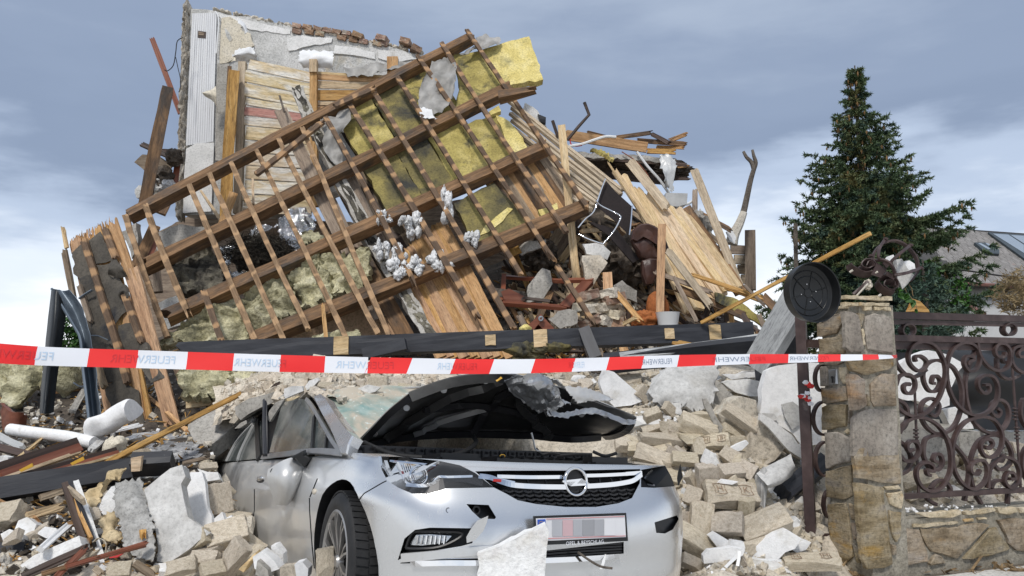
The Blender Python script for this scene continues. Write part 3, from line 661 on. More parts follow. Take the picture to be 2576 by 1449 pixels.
woolp([[(880,620),(960,520),(1050,480),(1130,500)],[(870,700),(970,640),(1080,600),(1190,580)],[(900,780),(990,760),(1100,740),(1230,700)],[(960,840),(1040,850),(1130,820),(1230,780)]], 'wool_dark',.18,5, 'blackened wool bundle between the second and third rafters',.45)
woolp([[(1310,520),(1400,440),(1450,420),(1540,450)],[(1300,590),(1420,530),(1530,520),(1640,500)],[(1330,640),(1450,640),(1560,620),(1730,540)]], 'wool_dark',.10,6, 'black matted straw heap inside the foil under the second rafter',.62)
woolp([[(1770,440),(1840,410),(1960,430)],[(1780,480),(1860,470),(1970,450)]], 'wool',.08,9, 'narrow yellow wool strip above the third rafter by the dark planks',.4)
woolp([[(960,1400),(1080,1350),(1200,1350),(1290,1370)],[(940,1450),(1080,1460),(1200,1450),(1300,1440)],[(950,1540),(1060,1560),(1200,1550),(1300,1500)]], 'wool',.12,7, 'grey-yellow wool batt under the tape beside the tar-paper boards',-.3)
woolp([[(1300,1400),(1380,1370),(1450,1380)],[(1300,1470),(1390,1460),(1450,1440)]], 'wool',.1,8, 'small bright yellow wool piece under the tape beside the rubble',-.3)
def straw(c, rad, n, m, label, seed, ln=(.05,.14)):
    rr = random.Random(seed); V = []; Fc = []
    for i in range(n):
        a = rr.uniform(0,6.28); b = rr.uniform(-.2,1.2); r = rr.random() ** .4
        p = Vector((math.cos(a) * math.cos(b) * rad[0], math.sin(a) * math.cos(b) * rad[1], math.sin(b) * rad[2])) * r
        dv = Vector((rr.gauss(0,1), rr.gauss(0,1), rr.gauss(0,.6))).normalized() * rr.uniform(*ln)
        s = dv.cross(Vector((rr.gauss(0,1), rr.gauss(0,1), rr.gauss(0,1)))).normalized() * .004
        k = len(V); V += [p - s, p + s, p + dv + s * .3, p + dv - s * .3]; Fc.append((k, k + 1, k + 2, k + 3))
    return mk('straw', V, Fc, MT[m], None, Matrix.Translation(c), kind='stuff', label=label, cat='straw')
px, py = kb(1480,560); straw(P(px, py, LP.d(px, py) + .5),(.5,.25,.3),2600, 'straw_dark', 'black matted straw spilling out behind the battens',5)
# foil
for i, (rows, lab) in enumerate([([[(1190,480),(1300,470),(1380,400),(1480,350)],[(1200,540),(1300,530),(1400,450),(1560,330)],[(1220,640),(1310,560),(1420,480),(1600,300)]], 'crumpled silver foil sheet round the black straw'),
        ([[(1640,250),(1700,210),(1760,190),(1800,200)],[(1600,330),(1700,310),(1790,290),(1840,260)],[(1620,400),(1700,420),(1790,380),(1870,320)],[(1700,500),(1740,500),(1790,450),(1830,400)]], 'bright silver foil fanned out beneath the pale board partition'),
        ([[(1240,620),(1290,640),(1330,650)],[(1270,690),(1320,700),(1400,670)],[(1290,740),(1340,720),(1410,690)]], 'small silver foil scrap beside the blackened wool')]):
    rows = [[(x, y, LP.d(x, y) + .66) for x, y in kb(r)] for r in rows]
    patch('foil_sheet', rows, 10, MT['foil'], None, .002,.11,6, i, edge=.02, label=lab, cat='foil')
patch('foil_sheet',[[(x, y, LP.d(x, y) + .06) for x, y in kb([(1630,590),(1700,540),(1765,515)])],[(x, y, LP.d(x, y) + .1) for x, y in kb([(1635,610),(1710,570),(1765,525)])]],6, MT['paper_white'], None, .002,.03,6,3, label='folded white sheet tip poking out over the third rafter', cat='sheet')
# ---- long plaster-and-char strip and grey planks leaning behind the roof frame
def off(x, y, o): return (x, y, LP.d(x, y) + o)
def strip_chain(pts, wpx, t, m1, label, cat, name):
    e = empty(name, P(*pts[-1]), label, cat)
    return e
pls = empty('plaster_strip', P(1075,880,7.95), 'long charred plaster strip leaning behind the fallen roof', 'plaster strip')
for (a, b, wp) in [(off(748,228,.2), off(800,345,.2),30),(off(793,325,.22), off(915,570,.3),30),(off(915,580,.3), off(1000,710,.32),34),(off(1000,712,.3), off(1090,860,.1),32)]:
    A, B = P(*a), P(*b)
    beam('plaster', A, B, wp * mpp(a[2]),.1, MT['concrete'], LP.n, pls, k=4, segs=9, jit=.016)
    nrm = (B - A).normalized().cross(LP.n).normalized()
    if nrm.x < 0: nrm = -nrm
    beam('charred_face', A - nrm * .01 + LP.n * .05, B + nrm * .02 + LP.n * .05, wp * .55 * mpp(a[2]),.03, MT['wool_dark'], LP.n, pls, k=5, segs=16, jit=.02)
for i, (x1, y1, x2, y2, wp, m, lab) in enumerate([(705,275,860,600,34, 'wood_old', 'grey plank beside the charred plaster strip, rusty nail at its top'),(870,440,990,690,40, 'wood_old', 'grey-brown plank crossing behind the fifth roof bay'),(895,620,1040,880,40, 'wood_rafter', 'brown plank left of the charred strip near the black beam'),
        (820,500,960,800,46, 'wood_old', 'wide grey plank in the shade behind the lower battens'),(960,760,1030,880,44, 'wood_fresh', 'short orange plank foot beside the charred strip'),(1140,330,1185,450,30, 'wood_rafter', 'brown board in the gap between two yellow panels')]):
    bpx('plank', *off(x1, y1,.34 + .03 * i), *off(x2, y2,.34 + .03 * i), wp, .03, MT[m], label=lab, cat='plank', j0=.05)
bpx('nail',703,240,9.55,716,282,9.5,5,.02, MT['bark'], label='bent rusty iron rod sticking up from grey plank by the plaster strip', cat='rod')
# ---- orange floor planks seen through and below the roof frame
deck = empty('plank_deck', P(1180,900,7.9), 'tilted deck of orange planks under the lower roof edge', 'plank deck')
for i in range(10):
    f = i / 9
    tx, ty = 985 + f * 120,650 - f * 100
    bx, by = 1110 + f * 175,900
    bpx('plank', tx, ty, LP.d(tx, ty) + .5, bx, by, 7.75 + .02 * (i % 3),27,.025, MT['wood_fresh'], parent=deck, j0=.1, warp=.02, twist=.06)
for i, (x1, y1, x2, y2, wp) in enumerate([(1225,500,1300,640,26),(1290,430,1345,520,34),(1258,440,1330,560,28),(1330,420,1385,520,30)]):
    bpx('plank', *off(x1, y1,.42), *off(x2, y2,.42), wp, .025, MT[['wood_fresh', 'wood_fresh', 'wood_rafter', 'wood_fresh'][i]], parent=deck)
# hardboard and wall bits low between the battens
spx('hardboard_sheet',[(700,850),(850,775),(960,750),(985,850),(900,862)],8.6,.02, MT['cardboard'], seg=0, label='smooth tan hardboard sheet behind the lowest rafter', cat='hardboard')
patch('mineral_wool',[[off(780,865,.1), off(850,832,.1), off(900,850,.1)],[off(780,885,.0), off(850,870,.0), off(905,870,.0)]],8, MT['wool'], None, .05,.06,6,21, edge=.02, label='pale yellow wool peeping over the black beam before the hardboard', cat='insulation wool', group='mineral wool batts')
spx('wall_fragment', kb([(790,860),(960,800),(1000,1000),(820,1060),(720,900)]),9.6,.15, MT['plaster_grey'], label='grey plaster wall piece in the dark behind the left rafters', cat='wall fragment')
spx('wall_fragment', kb([(480,380),(600,310),(610,470),(570,560),(545,470)]),8.9,.12, MT['concrete'], label='pale concrete piece between the first battens and the tar-paper boards', cat='wall fragment')
spx('wall_fragment', kb([(700,400),(900,320),(1090,340),(1180,420),(1000,480),(860,560),(760,520)]),10.2,.2, MT['concrete'], label='shadowed concrete slab under the standing wall foot', cat='wall fragment')
for i, (x1, y1, x2, y2, wp, m, lab) in enumerate([(600,620,735,330,34, 'wood_rafter', 'dark rafter leaning behind the first battens'),(660,590,740,400,30, 'wood_red', 'red-brown painted board slanting behind the second batten'),(775,245,835,120,30, 'wood_rafter', 'short rafter stub hanging under the top rafter'),(1205,330,1290,100,26, 'wood_fresh', 'orange board behind the fourth batten near the standing wall'),
        (1060,85,1225,330,8, 'wood_pale', 'thin pale lath slanting under the standing wall'),(745,640,760,800,26, 'wood_old', 'grey board upright by the sky gap'),(1425,0,1430,180,8, 'wood_pale', 'thin pale lath upright before the pale partition'),(1300,720,1480,640,26, 'wood_rafter', 'brown board lying behind the third rafter')]):
    a, b = kb(x1, y1), kb(x2, y2)
    bpx('plank', *off(*a, .5 + .05 * i), *off(*b, .5 + .05 * i), wp * kb.s * 2.2 if wp > 10 else 6,.04, MT[m], label=lab, cat='plank')
for i, (x1, y1, x2, y2) in enumerate([(1920,870,1945,1140)]):
    a, b = kb(x1, y1), kb(x2, y2); bpx('lath', *off(*b, -.1), *off(*a, -.1),9,.02, MT['wood_fresh'], label='thin orange lath standing before the lowest rafter', cat='lath', j1=.08)
# ================================================================== standing wall
WP = Plane(P(500,500,10.9), P(1000,500,11.0), P(600,100,11.0))
wall = empty('ruined_wall', P(480,540,11), 'tall leaning remnant of white wall with broken brick top against the clouds', 'wall'); wall['kind'] = 'thing'
def wpoly(name, pts, off_, th, m, parent=wall, **kw):
    return slab(name, [WP.at(*p, off_) for p in k1(pts)], th, MT[m], parent, **kw)
wpoly('plaster',[(380,55),(560,72),(830,122),(1030,165),(1240,205),(1440,255),(1640,290),(1860,350),(1880,420),(1840,800),(1300,1200),(960,1340),(540,1350),(330,1345),(338,900),(365,400)],0,.32, 'plaster_grey', seg=.14, amp=.018)
for i in range(26):                       # crumbling broken left edge, lump by lump
    f = i / 25
    x, y = 374 - 44 * f + R.uniform(-5,5),70 + f * 1260
    p = WP.at(*k1(x, y),-.02)
    blob('edge_lump', p, (R.uniform(.035,.06),.12, R.uniform(.14,.22)), MT['wall_edge'], wall, 3,.3,2.4, i, ridge=False, smooth=False)
for i in range(12):                       # white bead-board lining
    f0, f1 = i / 12,(i + 1) / 12
    def xx(f, y):
        return (403 - (y - 85) * .048) + f * (155 + (y - 85) * .022)
    yt = 84 - 3 * f0; yb = 915 - 26 * f0
    g = .005
    wpoly('lining_strip',[(xx(f0 + g, yt), yt),(xx(f1 - g, yt), yt),(xx(f1 - g, yb), yb),(xx(f0 + g, yb), yb)],.035,.02, 'panel_white', seg=.5, amp=.002)
wpoly('lower_paper',[(365,935),(430,900),(540,895),(536,1000),(522,1330),(345,1340),(352,1100)],.045,.02, 'plaster_white', seg=.12, amp=.006)
wpoly('socket_hole',[(440,193),(491,200),(488,240),(438,236)],.042,.02, 'wood_dark', seg=0)
wpoly('socket_hole',[(444,199),(478,205),(476,222),(444,220)],.048,.01, 'wood_old', seg=0)
for pts, m, o in [([(590,112),(640,105),(690,135),(720,190),(770,210),(792,285),(720,330),(650,380),(578,402),(585,250)], 'paper_cream',.03),([(605,175),(632,200),(660,250),(640,262),(618,225)], 'plaster_grey',.036),
        ([(1000,245),(1060,222),(1285,238),(1280,268),(1140,290),(1010,320)], 'plaster_white',.02),([(1300,282),(1440,300),(1550,330),(1552,372),(1380,340),(1292,335)], 'plaster_white',.02),([(1575,312),(1740,325),(1815,372),(1700,390),(1572,365)], 'plaster_white',.02),
        ([(560,400),(640,400),(625,700),(610,1010),(548,1010),(556,700)], 'concrete',.02),([(560,85),(620,95),(760,130),(900,160),(1025,190),(1020,215),(800,190),(600,140)], 'plaster_white',.015)]:
    wpoly('plaster_patch', pts, o, .03, m, seg=.08, amp=.012)
def box_at(name, c, dims, rot, m, parent=None, jit=.008, cuts=2, seed=0, **kw):
    bm = bmesh.new(); bmesh.ops.create_cube(bm, size=1)
    bmesh.ops.subdivide_edges(bm, edges=bm.edges[:], cuts=cuts, use_grid_fill=True)
    rr = random.Random(seed)
    for v in bm.verts:
        v.co = Vector((v.co.x * dims[0], v.co.y * dims[1], v.co.z * dims[2])) + Vector((rr.uniform(-jit, jit), rr.uniform(-jit, jit), rr.uniform(-jit, jit)))
    return from_bm(name, bm, MT[m], parent, Matrix.Translation(c) @ rot, **kw)
WB = [(1068,178),(1132,186),(1196,194),(1257,204),(1317,214),(1377,222),(1070,212),(1150,218),(1215,226),(1490,275),(1572,288),(1615,292),(1350,252),(1420,265)]
for i, (x, y) in enumerate(WB):
    box_at('brick', WP.at(*k1(x, y),-.06),(.135,.2,.07), Matrix.Rotation(.19 + R.uniform(-.05,.05),4, 'Y') @ Matrix.Rotation(R.uniform(-.15,.15),4, 'Z'), 'brick_red', wall, seed=i)
for i, (x, y, lab) in enumerate([(1448,232, 'red-brown brick loose on the broken wall top, middle one'),(1600,250, 'grey-brown brick perched on the wall top over a mortar lump'),(1745,270, 'small brick perched alone near the wall top end'),(1810,314, 'tilted brick at the low end of the broken wall top')]):
    box_at('brick', WP.at(*k1(x, y),-.02),(.16,.2,.085), Matrix.Rotation(R.uniform(.1,.4),4, 'Y') @ Matrix.Rotation(R.uniform(-.4,.4),4, 'Z'), 'brick_red', None, seed=i + 40, label=lab, cat='brick', group='bricks on the broken wall top')
for i in range(34):
    x = 560 + 1300 * (i / 34) + R.uniform(-15,15); y = 70 + (x - 560) * .205 + R.uniform(-3,8)
    blob('mortar_lump', WP.at(*k1(x, y),-.08),(R.uniform(.03,.08),.1, R.uniform(.02,.05)), MT['mortar'], wall, 2,.3,2, i, ridge=False, smooth=False)
wd = 10.7
def w3(pts, o): return [(x, y, wd + o) for x, y in k1(pts)]
patch('wallpaper_curl',[w3([(700,120),(735,150),(752,190)],-.0), w3([(690,140),(725,165),(745,205)],-.16), w3([(705,150),(728,190),(735,215)],-.1)],6, MT['paper_white'], wall, .003,.01,6,2)
patch('wallpaper_curl',[w3([(555,540),(530,560),(510,570)],0), w3([(556,600),(520,585),(465,580)],-.12), w3([(557,670),(540,640),(480,610)],-.05)],6, MT['paper_cream'], wall, .003,.02,6,4)
patch('paper_crumple',[w3([(690,300),(740,290),(790,300)],-.1), w3([(665,345),(720,330),(800,340)],-.25), w3([(680,380),(745,370),(815,370)],-.15), w3([(735,410),(770,385),(800,380)],-.1)],8, MT['paper_white'], None, .003,.07,6,5, edge=.02, label='crumpled white paper hanging above the pale partition on the wall', cat='paper')
patch('paper_crumple',[w3([(645,385),(690,330),(700,300)],-.05), w3([(690,390),(700,350),(705,330)],-.12)],6, MT['paper_cream'], None, .003,.04,6,6, label='small cream paper scrap beside the crumpled white paper', cat='paper')
patch('cloth',[w3([(1080,320),(1180,318),(1292,325)],-.1), w3([(1075,380),(1180,360),(1290,380)],-.2), w3([(1105,430),(1200,420),(1290,440)],-.12)],9, MT['paper_white'], None, .003,.035,5,7, edge=.015, label='white rag draped on the wall above the partition boards', cat='cloth')
patch('film',[w3([(1360,440),(1500,410),(1640,390),(1820,400)],-.1), w3([(1380,475),(1500,470),(1640,440),(1800,430)],-.2)],9, MT['membrane'], None, .003,.05,5,8, edge=.02, label='translucent film sagging along the wall behind the top rafter', cat='film')
tube('cord',[WP.at(*k1(*p),.06) for p in spline([(548,72),(566,100),(570,160),(562,260),(556,335)],5)],.012, MT['paper_white'], label='white cord hanging down from the wall top by the lining', cat='cord')
tube('cable',[P(*k1(x, y),10.6) for x, y in spline([(345,235),(310,260),(300,330),(285,410),(250,445),(230,440)],5)],.007, MT['black_rubber'], label='thin black cable looping out from the wall edge into the sky', cat='cable')
tube('cable',[P(*k1(x, y),10.6) for x, y in spline([(300,360),(315,430),(330,500),(328,560),(318,580)],5)],.006, MT['black_rubber'], label='short dangling black cable beside the wall edge', cat='cable')
# ---- pale board partitions
part1 = empty('board_partition', P(640,560,10.4), 'tall partition of pale weathered boards with one red board', 'partition'); part1['kind'] = 'thing'
LB = [372,437,515,607,668,728,790,885,960,1040,1125,1225,1262,1300,1345]; RB = [455,528,605,690,722,775,830,912,985,1065,1155,1235,1275,1310,1350]
for i in range(len(LB) - 1):
    yl, yr = (LB[i] + LB[i + 1]) / 2,(RB[i] + RB[i + 1]) / 2
    x0 = 742 - (i % 3) * 8 - max(0, i - 10) * 8 + (20 if i == 0 else 0)
    h = ((LB[i + 1] - LB[i]) + (RB[i + 1] - RB[i])) / 2 * k1.s
    bpx('board', *k1(x0, yl),10.42, *k1(1164, yr),10.5, h * .965,.025, MT['clad_red' if i == 4 else 'clad_board'], up=WP.n, parent=part1, j1=.03, warp=.004, twist=.01)
bpx('post', *k1(722,395),10.46, *k1(690,1345),10.4,19,.1, MT['wood_slat'], up=WP.n, parent=part1)
bpx('post', *k1(1168,385),10.5, *k1(1175,1300),10.5,18,.1, MT['wood_fresh'], up=WP.n, parent=part1)
part2 = empty('board_partition', P(950,300,10.5), 'upper partition of fresh orange boards behind the top rafter', 'partition'); part2['kind'] = 'thing'
for i, (x0, y0, x1, y1, h) in enumerate([(1172,460,1700,488,20),(1172,482,1690,510,40),(1172,532,1660,545,52),(1172,600,1560,600,74),(1172,652,1440,652,26),(1172,700,1380,700,66),(1172,770,1300,770,66)]):
    bpx('board', *k1(x0, y0),10.55, *k1(x1, y1),10.62, h * k1.s * .95,.025, MT['wood_fresh' if i % 2 else 'wood_pale'], up=WP.n, parent=part2, warp=.004)
bpx('post', *k1(1665,365),10.6, *k1(1668,560),10.6,29,.12, MT['wood_fresh'], up=WP.n, parent=part2)
bpx('post', *k1(1168,380),10.47, *k1(1168,460),10.47,19,.1, MT['wood_pale'], up=WP.n, parent=part2)
bpx('timber_post', *k1(666,452),10.25, *k1(610,1440),10.1,27,.12, MT['wood_fresh'], label='thick split orange timber post in front of the pale partition', cat='post', k=3, jit=.01)
bpx('timber_post', *k1(640,425),10.35, *k1(615,900),10.3,10,.1, MT['wood_rafter'], label='thin dark timber behind the split orange post', cat='post')
bpx('timber_post', *k1(247,565),9.7, *k1(95,1330),9.4,29,.2, MT['wood_rafter'], label='dark brown rafter standing alone against the sky beside the white wall', cat='post', k=3, jit=.008, up=Vector((.5,-1,0)))
bpx('board', *k1(148,235),10.9, *k1(330,715),10.9,13,.03, MT['wood_red'], label='thin reddish board rising into the sky left of the wall', cat='board', j0=.06)
bpx('board', *k1(315,1010),10.2, *k1(285,1240),10.0,15,.04, MT['wood_red'], label='reddish board foot beside the white wall base', cat='board')
spx('cardboard_piece', k1([(40,1020),(90,970),(200,985),(280,1040),(250,1090),(110,1080)]),10.1,.03, MT['wood_old'], label='folded brown sheet left of the lone dark rafter', cat='sheet')
bpx('plank', *k1(70,900),10.2, *k1(320,1010),10.0,12,.05, MT['wood_dark'], label='dark plank crossing behind the lone rafter', cat='plank', j0=.1)
bpx('plank', *k1(150,950),10.3, *k1(330,960),10.1,12,.05, MT['wood_dark'], label='short dark plank pointing at the white wall', cat='plank', j0=.1)
spx('wall_fragment', k1([(38,1190),(70,1165),(110,1170),(105,1240),(50,1245)]),9.7,.1, MT['plaster_grey'], label='small grey plaster piece left of the lone rafter foot', cat='wall fragment')
for i, (x, y, rx, rz, m, lab) in enumerate([(200,1180,60,60, 'plaster_grey', 'grey rubble lump at the lone rafter foot'),(255,1180,40,50, 'wool_white', 'white fluffy insulation between the lone rafter and the wall'),(290,990,40,50, 'debris_and_shade', 'dark twisted debris beside the wall edge'),(180,1250,60,40, 'concrete', 'grey concrete lump low beside the wall'),(230,1120,50,70, 'debris_and_shade', 'dark debris lump under the crossing plank')]):
    px, py = k1(x, y); blob('debris_lump', P(px, py, 10.0),(rx * k1.s * mpp(10),.15, rz * k1.s * mpp(10)), MT[m], None, 3,.4,2.2, i, smooth=False, label=lab, cat='rubble piece')
# inner wall added to stop the light behind the lattice
spx('light_stop_wall',[(330,620),(480,540),(900,560),(1250,480),(1420,560),(1500,860),(380,900)],11.3,.2, MT['wood_old'], label='wooden wall added to block light deep behind the fallen roof', cat='wall')
# ================================================================== timber heap on the right
k3 = K(2000,400,3100,1771)
SL = [(-20,-10,700,560),(0,35,690,585),(-10,70,670,605),(0,112,640,620),(0,160,600,630),(30,225,570,640),(60,290,550,650),(90,345,520,660),(100,400,500,680),(120,440,420,640)]
slat_names = ['topmost', 'second', 'third', 'fourth', 'fifth', 'sixth', 'seventh', 'eighth', 'ninth', 'lowest']
for i, (x1, y1, x2, y2) in enumerate(SL):
    bpx('slat', *k3(x1, y1),10.1 - .03 * i, *k3(x2, y2),9.4 - .05 * i, 11.5,.045, MT['wood_slat'], up=Vector((.5,-1,.7)), warp=.006, j1=.04, label='long pale weathered slat, %s of the slope right of the roof frame' % slat_names[i], cat='slat', group='pale slats on the slope')
for i, (x1, y1, x2, y2, w, m, lab, d) in enumerate([
    (330,205,850,285,66, 'wood_fresh', 'thick squared orange timber lying highest on the timber heap',10.0),(470,183,720,245,16, 'wood_rafter', 'thin brown plank behind the thick squared timber',10.2),(640,222,890,188,26, 'wood_rafter', 'dark plank tilted up on the highest timber',10.1),
    (780,238,1105,262,30, 'wood_rafter', 'splintered brown plank over the heap top against the sky',10.05),(980,245,1105,195,26, 'wood_fresh', 'short splintered plank end pointing up at the sky',10.1),(840,305,1032,312,34, 'wood_fresh', 'orange plank end below the splintered planks',9.9),
    (870,195,1000,262,26, 'wood_dark', 'dark board wedged among the splintered planks',10.0),(900,280,1090,285,20, 'wood_fresh', 'narrow orange plank between the splintered ones',10.05),
    (380,345,1110,395,24, 'wood_dark', 'charred beam under the heap top',9.95),(420,430,980,490,60, 'wood_dark', 'wide dark board in the shade below the heap top',10.15),(900,480,1125,480,22, 'wood_dark', 'dark board sticking out towards the fallen film',10.0),(1000,410,1115,400,16, 'wood_fresh', 'small orange board end above the hanging film',10.0),(1000,390,1100,385,12, 'wood_old', 'grey board end above the hanging film',10.05),
    (312,145,440,1425,50, 'wood_pale', 'long pale upright plank beside the right end of the fallen roof',8.95),(945,768,930,1400,50, 'wood_fresh', 'upright orange plank before the brown leather cushion',8.2),
    (1140,410,1450,1210,52, 'wood_slat', 'long grey-edged timber leaning on the plank slope, rightmost of the long ones',8.9),(1150,545,1150,740,34, 'wood_old', 'short grey post behind the milky box',9.7),
    (640,425,890,800,40, 'wood_pale', 'pale board steepest at the chair side',8.9),(735,365,985,680,62, 'wood_slat', 'broad old board with broken top beside the white pipe',9.2),(600,372,880,800,14, 'wood_pale', 'thin pale splintered lath beside the chair',8.85),
    (975,925,1265,1300,44, 'wood_slat', 'greyish board lying diagonally across the plank slope foot',8.1),(885,1062,1270,1200,30, 'wood_old', 'dark weathered board behind the upright orange plank',8.15),(1010,1085,1165,1385,26, 'wood_old', 'grey lath slanting to the black beam',8.0),
    (1120,1080,1600,1235,24, 'wood_fresh', 'long narrow plank low on the right slope',8.2),(1020,1160,1480,1350,46, 'wood_rafter', 'dark brown plank low under the plank slope',8.1),(1330,1155,1580,1250,30, 'wood_fresh', 'orange board end at the slope foot near the tree',8.2),
    (1570,1210,1680,1320,50, 'wood_rafter', 'short thick brown timber at the right foot of the heap',8.2),(1450,1140,1600,1290,18, 'wood_old', 'dark lath at the right foot of the heap',8.0),(1550,1330,1600,1440,30, 'wood_old', 'grey plank foot near the grey diagonal beam',7.8),(1440,1320,1520,1440,40, 'wood_dark', 'dark board low near the grey diagonal beam',7.7),
    (1170,690,1390,810,30, 'wood_rafter', 'brown board seen behind the long grey-edged timber',9.5),(1200,800,1330,900,30, 'wood_old', 'grey board behind the leaning timber',9.4),(640,1180,820,1390,34, 'wood_fresh', 'orange plank slanting before the brick stack',8.1),(690,1400,780,1350,24, 'wood_pale', 'short pale lath by the orange pouf',7.9)]):
    bpx('plank', *k3(x1, y1), d + .12, *k3(x2, y2), d - .12, w * k3.s, .045 if w > 40 else .025, MT[m], label=lab, cat='plank', j0=.05 if i not in (13,14) else 0, j1=.08 if i not in (0,13,14) else .0, k=3)
fan = [(690,440,1110,1330,44),(770,520,1180,1310,60),(830,560,1250,1260,74),(890,590,1320,1220,78),(960,640,1370,1190,74),(1030,655,1400,1180,56),(1085,680,1425,1170,52)]
fl = ['first from the chair', 'second from the chair', 'third from the chair', 'in the middle', 'third from the leaning timber', 'second from the leaning timber', 'nearest the leaning timber']
for i, (x1, y1, x2, y2, w) in enumerate(fan):
    bpx('wide_plank', *k3(x1, y1),9.3 + .02 * i, *k3(x2, y2),8.35 + .03 * i, w * 1.3 * k3.s, .028, MT['wood_pale'], up=Vector((.35,-1,.6)), label='broad fresh plank of the bright slope, ' + fl[i], cat='plank', group='broad planks on the bright slope', j0=.12, j1=.05, warp=.015)
bpx('wide_plank', *k3(1090,665),9.45, *k3(1440,1200),8.6,30,.03, MT['wood_rafter'], label='dark plank under the edge of the bright plank slope', cat='plank')
spx('wood_wool_panel', k3([(1280,1195),(1420,1240),(1610,1390),(1600,1420),(1430,1320),(1285,1250)]),8.0,.06, MT['board_yellow'], label='yellowish panel sliding off the right slope foot', cat='panel')
# scattered splintered planks over the heap
rr = random.Random(5)
for i in range(430):
    px, py = rr.uniform(1290,1960), rr.uniform(520,905)
    if py < 560 + max(0, px - 1640) * 1.15: continue
    p = drop(px, py, 6.5)
    if p.y > 12: continue
    a = rr.gauss(-.9,.5); ln = rr.uniform(.18,.7)
    dv = Vector((math.cos(a),-abs(rr.gauss(.3,.3)), math.sin(a))).normalized() * ln
    q = p + Vector((0,-.04,.06))
    beam('splintered_plank', q - dv / 2, q + dv / 2, rr.uniform(.02,.10), rr.uniform(.012,.03), MT[rr.choice(['wood_fresh', 'wood_old', 'wood_rafter', 'wood_pale', 'wood_old', 'wood_dark', 'wood_slat'])], Vector((rr.gauss(0,.4),-1,1)), None, j0=.06, j1=.12, segs=3, rnd=rr,
         label='splintered plank ' + where(px, py, 'timber'), cat='plank', group='splintered planks scattered on the timber heap')
for i, (x1, y1, x2, y2, w, m) in enumerate([(330,760,200,990,62, 'wood_slat'),(370,800,250,1000,56, 'wood_old'),(420,840,300,1010,44, 'wood_pale'),(230,800,170,960,50, 'wood_fresh'),(290,700,120,870,34, 'wood_slat'),(560,800,420,812,30, 'wood_pale'),(500,960,400,1130,40, 'wood_fresh'),(540,900,470,1080,46, 'wood_old'),(600,985,480,1120,36, 'wood_slat'),(20,950,110,1185,34, 'wood_fresh'),(640,1060,720,1140,18, 'wood_pale'),(700,940,830,1010,12, 'wood_pale'),(680,970,810,1050,10, 'wood_fresh'),(560,1180,500,1330,50, 'wood_old'),(-20,905,200,880,30, 'wood_pale'),(180,640,330,720,30, 'wood_slat'),(660,460,720,560,26, 'wood_pale'),(250,1180,150,1400,40, 'wood_rafter'),(40,1390,230,1330,30, 'wood_fresh'),(380,1060,330,1120,30, 'wood_pale')]):
    a, b = k3(x1, y1), k3(x2, y2); d = min(drop(*a, 6.5).y, drop(*b, 6.5).y, 9.6) - .12
    bpx('broken_plank', *a, d + .1, *b, d - .1, w * k3.s, .03, MT[m], label='broken plank ' + where((a[0] + b[0]) / 2,(a[1] + b[1]) / 2, 'timber'), cat='plank', j0=.06, j1=.1, group='splintered planks scattered on the timber heap')
# junk below the heap top, its shadow layer painted into dark lumps
for i, (x, y, rx, rz, m, lab, d) in enumerate([(640,400,250,45, 'debris_and_shade', 'layered debris under the highest timber, shadow put into its dark colour',10.3),(900,430,200,60, 'debris_and_shade', 'debris behind the hanging film, shadow put into its dark colour',10.3),(180,960,90,90, 'debris_and_shade', 'blackened chunk behind the last batten',9.2),
        (720,1000,130,150, 'debris_and_shade', 'black debris pocket behind the leather cushion',9.2),(1150,820,90,120, 'concrete', 'grey plaster lump behind the leaning timber',9.7),(1250,1010,60,100, 'concrete', 'grey rubble lump behind the slope edge',9.3)]):
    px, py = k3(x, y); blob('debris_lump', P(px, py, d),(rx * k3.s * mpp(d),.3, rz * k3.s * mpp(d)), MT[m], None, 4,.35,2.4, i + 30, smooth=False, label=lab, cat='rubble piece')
spx('concrete_slab', k3([(30,930),(90,870),(210,860),(215,900),(60,960)]),8.8,.1, MT['concrete'], label='grey slab edge behind the last batten', cat='concrete slab')
spx('concrete_slab', k3([(100,1150),(190,1040),(240,1060),(255,1140),(200,1230),(90,1270)]),8.7,.08, MT['concrete'], label='curved grey plaster slab above the red-brown door frame', cat='concrete slab')
spx('concrete_slab', k3([(225,1360),(330,1300),(405,1310),(410,1390),(300,1420)]),8.1,.1, MT['concrete'], label='grey slab piece beside the upright pale plank foot', cat='concrete slab')
spx('concrete_slab', k3([(400,310),(700,330),(950,345),(930,375),(600,350),(420,350)]),9.8,.04, MT['concrete'], label='thin grey slab jutting out under the highest timber', cat='concrete slab')
spx('wall_fragment', k3([(80,0),(160,50),(220,160),(180,170),(120,110),(70,40)]),10.2,.15, MT['plaster_white'], label='white plaster piece atop the slat slope against the sky', cat='wall fragment')
spx('wall_fragment', k3([(160,70),(215,95),(215,130),(180,120)]),10.1,.1, MT['black_paint'], label='black broken piece beside the white plaster atop the slats', cat='wall fragment')
spx('wall_fragment', k3([(60,200),(110,220),(180,330),(140,290),(70,240)]),9.9,.08, MT['concrete'], label='grey plaster piece among the upper slats', cat='wall fragment')
spx('wall_fragment', k3([(440,890),(560,880),(620,940),(600,990),(470,950)]),8.7,.12, MT['plaster_white'], label='plaster chunk on the mortar lump by the upright pale plank', cat='wall fragment')
spx('wall_fragment', k3([(440,960),(560,960),(600,1010),(510,1150),(460,1130)]),8.6,.2, MT['rubble'], label='beige rubble block behind the upright pale plank', cat='wall fragment', relief=.03)
spx('wall_fragment', k3([(690,1120),(790,1180),(790,1260),(700,1230),(640,1150)]),8.6,.1, MT['concrete'], label='grey plaster piece above the orange pouf', cat='wall fragment')
